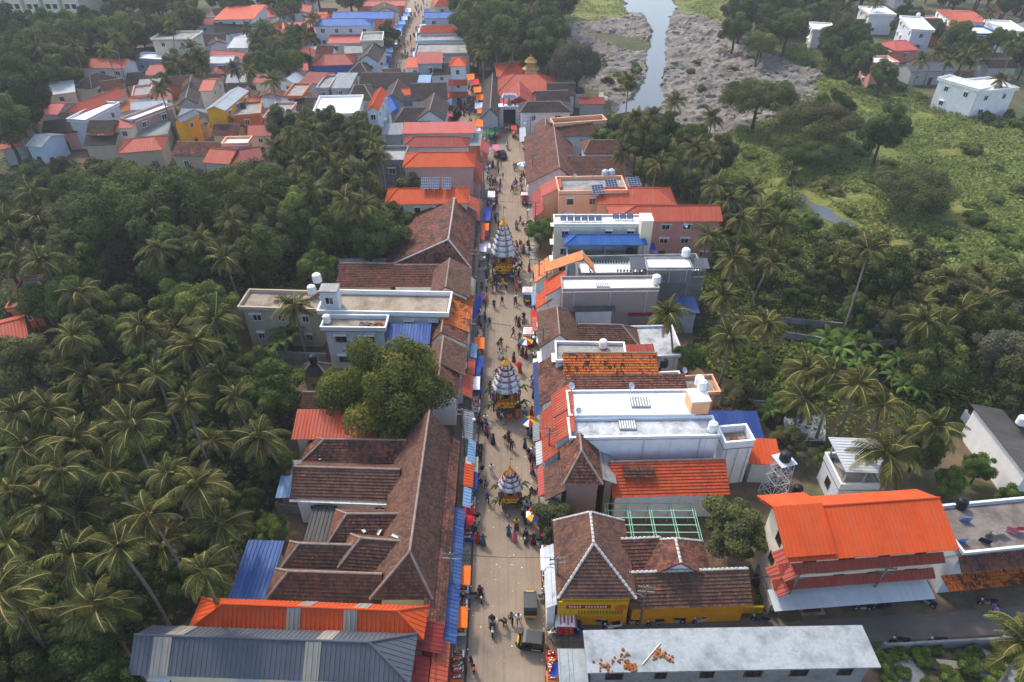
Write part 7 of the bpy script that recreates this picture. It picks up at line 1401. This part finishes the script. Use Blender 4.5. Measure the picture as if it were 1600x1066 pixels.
# ================================================================== poles and wires
def pole(x, y, h, label, lamp=False, lean=0.0):
    o = empty('utility_pole', (x, y, 0), random.uniform(-.2, .2), label, 'utility pole', 'utility poles'); mb = MB(); mb.tube([(0, 0, 0), (lean, 0, h)], [.13, .09], 8); mb.build('pole', 'pole', o)
    for z in (h - .3, h - 1.0): mb = MB(); mb.box(lean - .8, lean + .8, -.05, .05, z, z + .1); c = mb.build('crossarm', 'pole', o)
    for k in (-.7, -.35, .35, .7): mb = MB(); mb.lathe([(.03, 0), (.06, .04), (.04, .1), (.06, .14), (.02, .18)], 8, 0, (lean + k, 0, h - .2)); mb.build('insulator', 'pole', o)
    if lamp:
        s = 1 if x < 0 else -1; mb = MB(); mb.tube([(lean, 0, h - 1.8), (lean + s * .7, 0, h - 1.4), (lean + s * 1.2, 0, h - 1.45)], .03, 6); mb.build('lamp_arm', 'steel', o); mb = MB(); mb.lathe([(.05, .12), (.2, .02), (.24, -.1), (.03, -.14)], 10, 0, (lean + s * 1.3, 0, h - 1.5)); mb.build('lamp_head', 'trim', o)
    return (x, y, h)
LP = [pole(-5.75, yy, 8.0, 'concrete utility pole on the left pavement of the street', i % 2 == 0) for i, yy in enumerate((22, 38.5, 58, 76, 95, 113, 131, 150))]
RP = [pole(4.25, yy, 8.0, 'concrete utility pole on the right pavement of the street', i % 2 == 1) for i, yy in enumerate((20, 38, 55, 74, 92, 112, 134, 156))]
q = [P(999, 976), P(1215, 962), P(1345, 950), P(1470, 925), P(1210, 968)]
SP = [pole(q[0].x, q[0].y, 6.5, 'street lamp pole before the yellow sign wall', True), pole(q[1].x, q[1].y, 7.0, 'leaning pole at the corner of the big orange house', False, .5), pole(q[2].x, q[2].y, 7.0, 'slim pole before the big orange house', False, .4), pole(q[3].x + 2, q[3].y, 7.0, 'pole with lamp beside the drying terrace house', True)]
def wires(a, b_, label, n_=4):
    o = empty('power_line', (a[0], a[1], 0), 0, label, 'wires', 'power lines')
    for k in range(n_):
        dx = (-.7, -.35, .35, .7)[k]; pts = []
        for i in range(9): t = i / 8; pts.append((dx + (b_[0] - a[0]) * t, (b_[1] - a[1]) * t, a[2] - .02 + (b_[2] - a[2]) * t - .55 * 4 * t * (1 - t) * .6))
        mb = MB(); mb.tube(pts, .016, 4, 0, False); mb.build('wire', 'wire', o)
for L_, s in ((LP, 'left'), (RP, 'right')):
    for a, b_ in zip(L_[:-1], L_[1:]): wires(a, b_, 'sagging power wires along the %s side of the street' % s)
for a, b_ in zip(SP[:-1], SP[1:]): wires(a, b_, 'sagging power wires along the side road', 3)
for i in (1, 3, 5): wires(LP[i], RP[i], 'power wires crossing the street', 2)
# ================================================================== things on the roofs
def tank(px, py, z, mat, label, r=.6, h=1.1, grp='water tanks'):
    p = P(px, py, z); o = empty('water_tank', (p.x, p.y, z), 0, label, 'water tank', grp); mb = MB(); pr = [(r, 0)]
    for k in range(5): pr += [(r * 1.03, h * (.08 + .16 * k)), (r * .97, h * (.16 + .16 * k))]
    mb.lathe(pr + [(r, h * .88), (r * .75, h), (r * .4, h * 1.05)], 16); mb.build('body', mat, o, True); mb = MB(); mb.lathe([(r * .38, h * 1.03), (r * .4, h * 1.12), (r * .1, h * 1.16)], 12); mb.build('lid', mat, o)
    mb = MB(); mb.tube([(r + .1, 0, 0), (r + .1, 0, h * .6), (r - .1, 0, h * .7)], .03, 6); mb.build('pipe', 'galv', o)
for a in [(496, 440, 9.3, 'tankwhite', 'white tank beside the stair tower top'), (488, 458, 7.2, 'tankwhite', 'white tank on the terrace behind the tower'), (511, 503, 7.1, 'tankwhite', 'white tank on the pale house with rubble'), (1097, 607, 10.7, 'tankwhite', 'white tank on the peach tower, one of two'), (1092, 600, 10.7, 'tankwhite', 'white tank at the rear of the peach tower'), (1113, 672, 8.4, 'tankwhite', 'white tank on the weathered flat roof'), (942, 542, 7.0, 'tankwhite', 'white tank on the mossy flat roof'), (1047, 427, 6.9, 'tankwhite', 'white tank on stand by the raw block wall'), (1071, 400, 9.2, 'tankwhite', 'white tank on the roof room'), (1025, 442, 8.6, 'tankwhite', 'white tank at the end of the grille roof'), (945, 276, 9.2, 'galv', 'grey tank on the peach terrace, one of two'), (955, 275, 9.2, 'galv', 'second grey tank on the peach terrace'), (1182, 912, .02, 'tankblack', 'black tank beside the yellow wall wing'), (1500, 662 + 130, 6.9, 'tankblack', 'black tank on the drying terrace corner'), (1594, 662, 5.3, 'tankwhite', 'white tank above the long white shed'), (1037, 572, 4.5, 'tankblack', 'black tank behind the orange tiles'), (490, 566, 5.4, 'tankblack', 'black tank above the pyramid roofed outhouse'), (1245, 770, .02, 'tankblack', 'dark open cistern beside the big orange house'), (984, 399, 5.3, 'tankblack', 'black tank on the pale terrace'), (1434, 27, 9.6, 'tankwhite', 'white tank on the tall grey villa'), (268, 52, 8.9, 'tankblack', 'black tank on the cream three storey house'), (380, 168, 6.7, 'tankblack', 'black tank on the orange balcony house')]:
    tank(*a[:4], a[4], r=.52 if a[1] > 500 else .62, h=1.1 if a[1] > 500 else 1.25)
SOLM = MB(); SOLM.box(-.5, .5, -.5, .5, -.02, .02); SPL = SOLM.mesh('panel', 'solar'); SG = MB()
for k in range(5): SG.box(-.5 + k * .25 - .008, -.5 + k * .25 + .008, -.5, .5, .021, .026); SG.box(-.5, .5, -.5 + k * .25 - .008, -.5 + k * .25 + .008, .0215, .0265)
SGM = SG.mesh('grid', 'galv')
def solar(px, py, z, w_, d, label, tilt=.35, rz=0, grp='solar panels'):
    p = P(px, py, z); o = empty('solar_panel', (p.x, p.y, z), rz, label, 'solar panel', grp); q = link('panel', SPL, o, (0, 0, .35 + d * .5 * math.sin(tilt)), 0, (w_, d, 1)); q.rotation_euler.x = tilt; link('grid', SGM, q)
    for sx in (-.4, .4):
        for sy, hh in ((-.4, .35 + d * .1 * math.sin(tilt)), (.4, .35 + d * .9 * math.sin(tilt))): mb = MB(); mb.bar((sx * w_, sy * d * math.cos(tilt), 0), (sx * w_, sy * d * math.cos(tilt), hh), .03); mb.build('leg', 'steel', o)
for x in (665, 680, 698): solar(x, 294, 9.75, 1.5, 2.4, 'solar panel standing on the orange hip roof of the cream house', .5)
for x, y in ((934, 302), (955, 294), (990, 290)): solar(x, y, 9.0, 2.2, 2.0, 'square solar panel tilted above the red roof of the peach house', .45, .2)
for i in range(6): solar(880 + i * 11, 346, 9.65, 1.0, 1.1, 'small solar panel in the long row on the cream roof', .5)
for i in range(3): solar(962 + i * 11, 343, 9.65, 1.0, 1.1, 'small solar panel in the short row on the cream roof', .5)
def skylight(px, py, z, w_, d, label):
    p = P(px, py, z); o = empty('roof_grille', (p.x, p.y, z + .03), 0, label, 'skylight'); mb = MB(); mb.box(-w_ / 2, w_ / 2, -d / 2, d / 2, 0, .18); mb.build('frame', 's_zinc', o)
    for k in range(7): mb = MB(); x = -w_ / 2 + w_ * (k + .5) / 7; mb.box(x - .06, x + .06, -d / 2 + .1, d / 2 - .1, .18, .26); mb.build('slat', 'trim', o)
skylight(1000, 630, 8.62, 2.2, 1.7, 'slatted skylight in the gleaming white roof'); skylight(980, 666, 8.22, 1.9, 1.4, 'slatted skylight in the weathered flat roof'); skylight(942, 447, 8.42, 1.9, 1.2, 'slatted skylight in the grille roof above brick'); skylight(1010, 558, 5.6, 1.2, .9, 'dark framed hatch on the rusty red sheet')
def dish(px, py, z, label):
    p = P(px, py, z); o = empty('satellite_dish', (p.x, p.y, z), .8, label, 'satellite dish', 'satellite dishes'); mb = MB(); mb.tube([(0, 0, 0), (0, 0, .7)], .03, 6); mb.build('mast', 'steel', o); mb = MB(); mb.lathe([(.02, 0), (.25, .04), (.42, .13), (.40, .14), (.2, .06)], 14); d = mb.build('dish', 'galv', o); d.location = (0, 0, .75); d.rotation_euler.x = .8
for a in [(892, 611, 9.2, 'dish at the front corner of the gleaming white roof'), (985, 611, 9.2, 'dish midway along the gleaming white roof'), (903, 650, 8.8, 'dish between the two white roofs'), (1068, 586, 4.6, 'dish on the white rear rooms'), (1070, 359, 8.3, 'dish on the long pink house'), (898, 281, 9.6, 'dish on the peach terrace')]: dish(*a)
# broken pots, pipe and stain on the cement roof, rubble heaps
rub = MB()
for cx, cy, n_, s in ((945, 1040, 22, .9), (985, 1043, 40, .8), (975, 1030, 18, 1.6), (1030, 1025, 22, .8), (1045, 1030, 12, .5)):
    for i in range(n_):
        p = P(cx, cy, 6.03); x, y = p.x + random.gauss(0, s * .35), p.y + random.gauss(0, s * .3); a = random.uniform(0, 3); r0 = random.uniform(.06, .16)
        rub.tube([(x, y, 6.03), (x + .05 * math.cos(a), y + .05 * math.sin(a), 6.05 + r0)], [r0, r0 * .7], 5)
tag(rub.build('pot_shards', 't_peach'), 'broken clay pots heaped on the bare cement roof', 'rubble', kind='stuff')
p1, p2 = P(1004, 1038, 6.1), P(1032, 1005, 6.1); mb = MB(); mb.tube([p1, p2], .05, 6); tag(mb.build('long_pipe', 'k_cream'), 'long pale pipe lying on the bare cement roof', 'pipe')
for (cx, cy, zt, lb, mt) in ((592, 509, 7.05, 'heap of brick rubble on the pale two storey roof', 'redsoil'), (572, 508, 7.05, 'black plastic sheet heap on the pale two storey roof', 'black'), (1155, 690, 6.05, 'heap of broken bricks in the open topped annex', 'redsoil'), (1130, 640, .05, 'sandy debris behind the peach tower', 'soil')):
    mb = MB(); p = P(cx, cy, zt)
    for i in range(45): r0 = random.uniform(.06, .16); x, y = p.x + random.gauss(0, .55), p.y + random.gauss(0, .3); mb.box(x - r0, x + r0, y - r0 * .7, y + r0 * .7, zt, zt + random.uniform(.08, .3))
    tag(mb.build('rubble_heap', mt), lb, 'rubble', kind='stuff')
# yellow sign band on the corner house, with its red strip and rows of unreadable letters
p1, p2 = P(872, 948, 3.9), P(982, 946, 3.9); cx, cw = (p1.x + p2.x) / 2, (p2.x - p1.x); yb = P(930, 950, 3.0).y
sg = empty('sign_board', (cx, yb - .1, 0), 0, 'long yellow advertising board with red strip on the corner house', 'sign'); mb = MB(); mb.box(-cw / 2, cw / 2, -.08, .08, 1.9, 4.2); mb.build('board', 'w_yellowsign', sg)
mb = MB(); mb.box(-cw * .38, cw * .26, -.1, -.08, 3.2, 3.75); mb.build('strip', 'k_red', sg)
mb = MB(); x = -cw * .34
while x < cw * .2:
    w_ = random.uniform(.12, .22)
    for k in range(2): mb.lathe([(.0, 0), (w_ * .4, 0.0), (w_ * .4, .01), (0, .01)], 8, 0, (0, 0, 0)) if False else None
    mb.box(x, x + w_ * .28, -.108, -.1, 3.33, 3.6); mb.box(x, x + w_ * .8, -.1085, -.1, 3.55, 3.62); mb.box(x + w_ * .55, x + w_ * .8, -.1082, -.1, 3.33, 3.5); x += w_ + .07 + (.35 if random.random() < .1 else 0)
mb.build('lettering', 'k_white', sg); mb = MB(); x = -cw * .2
while x < cw * .42:
    w_ = random.uniform(.14, .26); mb.box(x, x + w_ * .3, -.088, -.08, 2.3, 2.7); mb.box(x, x + w_ * .85, -.0885, -.08, 2.62, 2.72); mb.box(x + w_ * .5, x + w_ * .85, -.0882, -.08, 2.3, 2.48); x += w_ + .08
mb.build('lettering', 'k_black', sg); mb = MB(); mb.lathe([(.55, 0), (.55, .02), (.42, .03), (.4, .02)], 20); o = mb.build('logo', 'k_orange', sg); o.location = (cw * .4, -.085, 3.3); o.rotation_euler.x = math.pi / 2
# green steel pergola
q = [P(982, 844, 3.0), P(1096, 845, 3.0), P(1088, 784, 3.0), P(938, 787, 3.0)]; c = sum(q, Vector()) / 4; pg = empty('pergola', (c.x, c.y, 0), 0, 'pale green steel pergola frame over the garden plot', 'pergola'); x0, x1, y0, y1 = -6.2, 4.6, -3.2, 3.2
x0, x1 = q[3].x - c.x + .6, q[1].x - c.x; y0, y1 = q[0].y - c.y, q[3].y - c.y
for yy in np.linspace(y0, y1, 6): mb = MB(); mb.bar((x0, yy, 3), (x1, yy, 3), .05); mb.build('rail', 'greenpaint', pg)
for xx in np.linspace(x0, x1, 5):
    for dx in (-.12, .12): mb = MB(); mb.bar((xx + dx, y0, 3.08), (xx + dx, y1, 3.08), .04); mb.build('beam', 'greenpaint', pg)
    for yy in (y0, y1): mb = MB(); mb.bar((xx, yy, 0), (xx, yy, 3), .05); mb.build('post', 'greenpaint', pg)
# lattice tower with black tank
p = P(1206, 775); lt = empty('lattice_tower', (p.x, p.y, 0), .3, 'blue grey lattice water tower between orange roofs', 'tower'); mb = MB(); hb, ht, H_ = 1.1, .8, 6.0
for sx in (-1, 1):
    for sy in (-1, 1): mb.bar((sx * hb, sy * hb, 0), (sx * ht, sy * ht, H_), .06)
mb.build('leg', 'galv', lt); mb = MB(); K = 4
for k in range(K + 1):
    z = H_ * k / K; r_ = hb + (ht - hb) * k / K; r2 = hb + (ht - hb) * min(K, k + 1) / K; cs = [(-1, -1), (1, -1), (1, 1), (-1, 1)]
    for i in range(4):
        a, b_ = cs[i], cs[(i + 1) % 4]; mb.bar((a[0] * r_, a[1] * r_, z), (b_[0] * r_, b_[1] * r_, z), .035)
        if k < K: mb.bar((a[0] * r_, a[1] * r_, z), (b_[0] * r2, b_[1] * r2, z + H_ / K), .022); mb.bar((b_[0] * r_, b_[1] * r_, z), (a[0] * r2, a[1] * r2, z + H_ / K), .022)
mb.build('bracing', 'galv', lt); mb = MB(); mb.box(-1, 1, -1, 1, H_, H_ + .08); mb.build('deck', 'galv', lt)
o = empty('water_tank', (p.x, p.y, H_ + .08), 0, 'black tank standing on the lattice tower', 'water tank'); mb = MB(); mb.lathe([(.6, 0), (.63, .3), (.6, .6), (.62, .9), (.4, 1.1), (.2, 1.15)], 16); mb.build('body', 'tankblack', o, True)
# compound walls
def wall(pts, h, mat, label, t=.2):
    q = [P(a, b_) for a, b_ in pts]; o = empty('compound_wall', (q[0].x, q[0].y, 0), 0, label, 'wall', 'compound walls')
    for a, b_ in zip(q[:-1], q[1:]):
        d = b_ - a; L_ = d.length; k = max(1, int(L_ / 2.6)); an = math.atan2(d.y, d.x)
        for i in range(k):
            s = a.lerp(b_, i / k) - q[0]; mb = MB(); mb.box(.02, L_ / k - .02, -t / 2, t / 2, 0, h + random.uniform(-.05, .05)); e = mb.build('wall_panel', mat, o); e.location = (s.x, s.y, 0); e.rotation_euler.z = an
        mb = MB(); mb.box(-.14, .14, -.14, .14, 0, h + .2); e = mb.build('pier', mat, o); e.location = a - q[0]; e.rotation_euler.z = an
wall([(1376, 1018), (1560, 1008), (1700, 998)], 1.3, 'w_block', 'grey block wall along the near edge of the side road'); wall([(1215, 508), (1320, 518), (1420, 525)], 1.5, 'w_block', 'grey slab wall below the slanting palm'); wall([(1225, 528), (1330, 545), (1410, 540)], 1.2, 'w_block', 'lower slab wall beside the red soil plot'); wall([(1503, 655), (1560, 720), (1600, 765)], 1.4, 'w_white', 'white yard wall before the long dark shed'); wall([(430, 562), (512, 566)], 1.6, 'w_block', 'grey yard wall behind the outhouse'); wall([(436, 800), (500, 806)], 1.4, 'w_block', 'grey yard wall behind the wide wing'); wall([(1125, 632), (1235, 640)], 1.2, 'w_block', 'low wall behind the peach tower'); wall([(1180, 900), (1200, 960)], 1.6, 'w_brick', 'brick wall beside the yellow wing'); wall([(994, 960), (1190, 957)], 1.1, 'w_yellowsign', 'yellow painted low wall along the side road')
poly('red_plot', PX([(1235, 516), (1330, 520), (1415, 530), (1405, 540), (1330, 540), (1235, 526)]), .03, 'redsoil', .4, 4); poly('yard', PX([(1485, 665), (1545, 720), (1560, 760), (1470, 735), (1480, 690)]), .03, 'soil', .5, 4); poly('yard', PX([(1225, 640), (1290, 650), (1290, 690), (1225, 690)]), .03, 'c_pale', .3, 4); poly('yard', PX([(1376, 1012), (1640, 1000), (1640, 1090), (1376, 1090)]), .02, 'soil', .3, 4)
poly('yard', PX([(1220, 935), (1490, 912), (1620, 900), (1620, 946), (1480, 958), (1220, 972)]), .018, 'soil', .2, 4)
# washing on lines, planters on the terrace, bamboo poles on the plot
for i, (px, py, z, cl) in enumerate([(1548, 832, 7.3, 'k_black'), (1565, 830, 7.4, 'k_white'), (1582, 828, 7.3, 'k_pink'), (1540, 845, 7.2, 'k_navy'), (1595, 826, 7.4, 'k_red'), (1503, 845, 7.2, 'k_skyblue'), (1510, 812, 7.2, 'k_skyblue'), (1110, 872, 1.6, 'k_white'), (1122, 872, 1.6, 'k_white'), (1128, 885, 1.4, 'k_white'), (1115, 890, 1.3, 'k_red'), (432, 715, 2.2, 'k_white'), (440, 716, 2.2, 'k_white')]):
    p = P(px, py, z); mb = MB(); n_ = 5
    for k in range(n_): a, b_ = k / n_ - .5, (k + 1) / n_ - .5; mb.face([(a, .05 * math.sin(k), -.45), (b_, .05 * math.sin(k + 1), -.45), (b_, 0, .4), (a, 0, .4)])
    o = mb.build('hanging_cloth', cl); o.location = p; o.rotation_euler = (.25, 0, random.uniform(-.5, .5)); tag(o, '%s cloth hung out to dry %s' % (CLN.get(cl, 'sky blue'), 'on the dark cement terrace' if z > 6 else 'in a back yard'), 'laundry', 'washing')
for i in range(22):
    p = P(925 + 4.2 * i if i < 14 else 965 + 5 * (i - 14), 411 if i < 14 else 425, 6.65); o = empty('potted_plant', (p.x, p.y, 6.65), 0, 'potted plant on the white terrace', 'potted plant', 'terrace plants'); mb = MB(); mb.lathe([(.1, 0), (.16, .3), (.17, .32)], 8); mb.build('pot', 'k_black', o); mb = MB()
    for j in range(9): a = j * .7; mb.face([(0, 0, .3), (.18 * math.cos(a), .18 * math.sin(a), .5), (.3 * math.cos(a + .3), .3 * math.sin(a + .3), .45 + .05 * j)])
    mb.build('leaves', 'k_green', o)
for i in range(7):
    a, b_ = P(1458 + i * 3, 1030 + i * 2, .2), P(1515 + i * 2, 1036 + i * 2, .2); mb = MB(); mb.tube([a, b_], .05, 6); tag(mb.build('bamboo_pole', 'k_cream'), 'loose bamboo pole lying on the vacant plot', 'pole', 'bamboo poles')
for (cx, cy, rx, mt) in ((1415, 1048, 1.7, 'c_mid'), (1535, 1035, 1.6, 'c_mid'), (1570, 1060, 1.8, 'c_mid')):
    p = P(cx, cy); mb = MB(); rr_ = []
    for k in range(5): t = k / 4; rr_.append((rx * (1 - t ** 1.4) + .02, .55 * t))
    mb.lathe(rr_, 18); o = mb.build('gravel_heap', mt); o.location = (p.x, p.y, 0); tag(o, 'heap of grey gravel on the vacant plot', 'gravel', kind='stuff')
# porch of the big orange house, yellow balcony, clear strips, dormer
p = P(1266, 952); o = empty('entrance_mat', (p.x, p.y, .03), .08, 'red patterned steps before the big orange house', 'steps'); mb = MB(); mb.box(-1.2, 1.2, -.7, .7, 0, .18); mb.build('step', 'c_mid', o); mb = MB(); mb.box(-.9, .9, -.45, .45, .18, .2); mb.build('mat', 'k_maroon', o)
p = P(731, 452, 4.6); o = empty('balcony', (p.x - .5, p.y, 0), 0, 'bright yellow street balcony jutting from the tiled gable house', 'balcony'); mb = MB(); mb.box(-.9, .9, -1.6, 1.6, 3.4, 3.6); mb.build('floor', 'c_light', o)
for q_ in ((-.9, .9, -1.6, -1.5), (-.9, .9, 1.5, 1.6), (.8, .9, -1.5, 1.5)): mb = MB(); mb.box(*q_, 3.6, 4.6); mb.build('railing', 'w_yellow', o)
mb = MB(); mb.box(-.88, .7, -1.58, 1.58, .2, 3.4); mb.build('shop_front', 'w_yellow', o)
p = P(997, 737, 5.7); o = empty('roof_vent', (p.x, p.y, 5.3), 0, 'small tiled dormer vent on the long orange red roof', 'roof vent'); mb = MB(); mb.box(-1.5, 1.5, -.5, .6, -.6, .5); mb.build('box', 'w_brick', o); mb = MB(); lift(mb, [(-1.7, -.8, .35), (1.7, -.8, .35), (1.7, .1, .95), (-1.7, .1, .95)], 'tile'); lift(mb, [(1.7, .9, .4), (-1.7, .9, .4), (-1.7, .1, .95), (1.7, .1, .95)], 'tile'); mb.build('roof', 't_mix', o)
# white gutters in the valleys of the tiled row
for a, b_, z in (((505, 719), (625, 722), 4.75), ((452, 783), (612, 789), 4.45), ((496, 692), (500, 718), 5.1), ((545, 802), (570, 832), 5.6), ((600, 820), (590, 836), 5.6), ((627, 853), (600, 893), 5.9), ((432, 891), (545, 897), 4.5), ((612, 836), (640, 848), 7.2)):
    p1, p2 = P(*a, z), P(*b_, z); mb = MB(); d = (p2 - p1).normalized(); s = Vector((-d.y, d.x, 0)) * .16
    mb.face([p1 - s, p2 - s, p2 + s, p1 + s] if True else []); mb.face([p1 - s, p1 - s + Vector((0, 0, .12)), p2 - s + Vector((0, 0, .12)), p2 - s]); mb.face([p1 + s, p2 + s, p2 + s + Vector((0, 0, .12)), p1 + s + Vector((0, 0, .12))])
    tag(mb.build('valley_gutter', 'mortar'), 'pale cement valley gutter between the brown tiled wings', 'gutter', 'valley gutters')
# clay tile slips and glass tiles on the near roofs
# ================================================================== air
hz = MB(); hz.box(-420, 420, -25, 900, -1.2, 66); h = hz.build('haze', 'ground'); h.data.materials.clear()
hm = bpy.data.materials.new('haze_air'); hm.use_nodes = True; t = hm.node_tree; t.nodes.clear(); om = t.nodes.new('ShaderNodeOutputMaterial'); pv = t.nodes.new('ShaderNodeVolumePrincipled'); pv.inputs['Density'].default_value = .00026; pv.inputs['Color'].default_value = (.86, .9, .95, 1); pv.inputs['Anisotropy'].default_value = .2
t.links.new(pv.outputs[0], om.inputs['Volume']); h.data.materials.append(hm); tag(h, 'thin pale haze lying over the whole valley', 'haze', kind='stuff')
# ------------------------------------------------------------------ labels of look-alike plants: which one, counted from the building it stands by
blds = [o for o in bpy.data.objects if o.parent is None and o.name in DIM and len(o['label'].split()) <= 10]
def gap(o, b):
    W, D, _ = DIM[b.name]; d = Matrix.Rotation(-b.rotation_euler.z, 2) @ (Vector(o.location[:2]) - Vector(b.location[:2])); return math.hypot(max(0, abs(d.x) - W / 2), max(0, abs(d.y) - D / 2))
near = {}
for o in bpy.data.objects:
    if o.parent is None and o.get('category') in ('palm tree', 'tree', 'bush', 'banana plant') and o.get('group'):
        g, b = min(((gap(o, b), b) for b in blds), key=lambda t: t[0])
        if g < 30: near.setdefault((b.name, o['category']), []).append((g, o, b))
for (bn, ct), l in near.items():
    l.sort(key=lambda t: t[0]); nm = {'palm tree': 'coconut palm', 'tree': 'leafy tree'}.get(ct, ct)
    for k, (g, o, b) in enumerate(l[:8]): o['label'] = '%s%s %s the %s' % (('', 'second ', 'third ', 'fourth ', 'fifth ', 'sixth ', 'seventh ', 'eighth ')[k], nm, 'closest to' if k == 0 else 'from', b['label'])
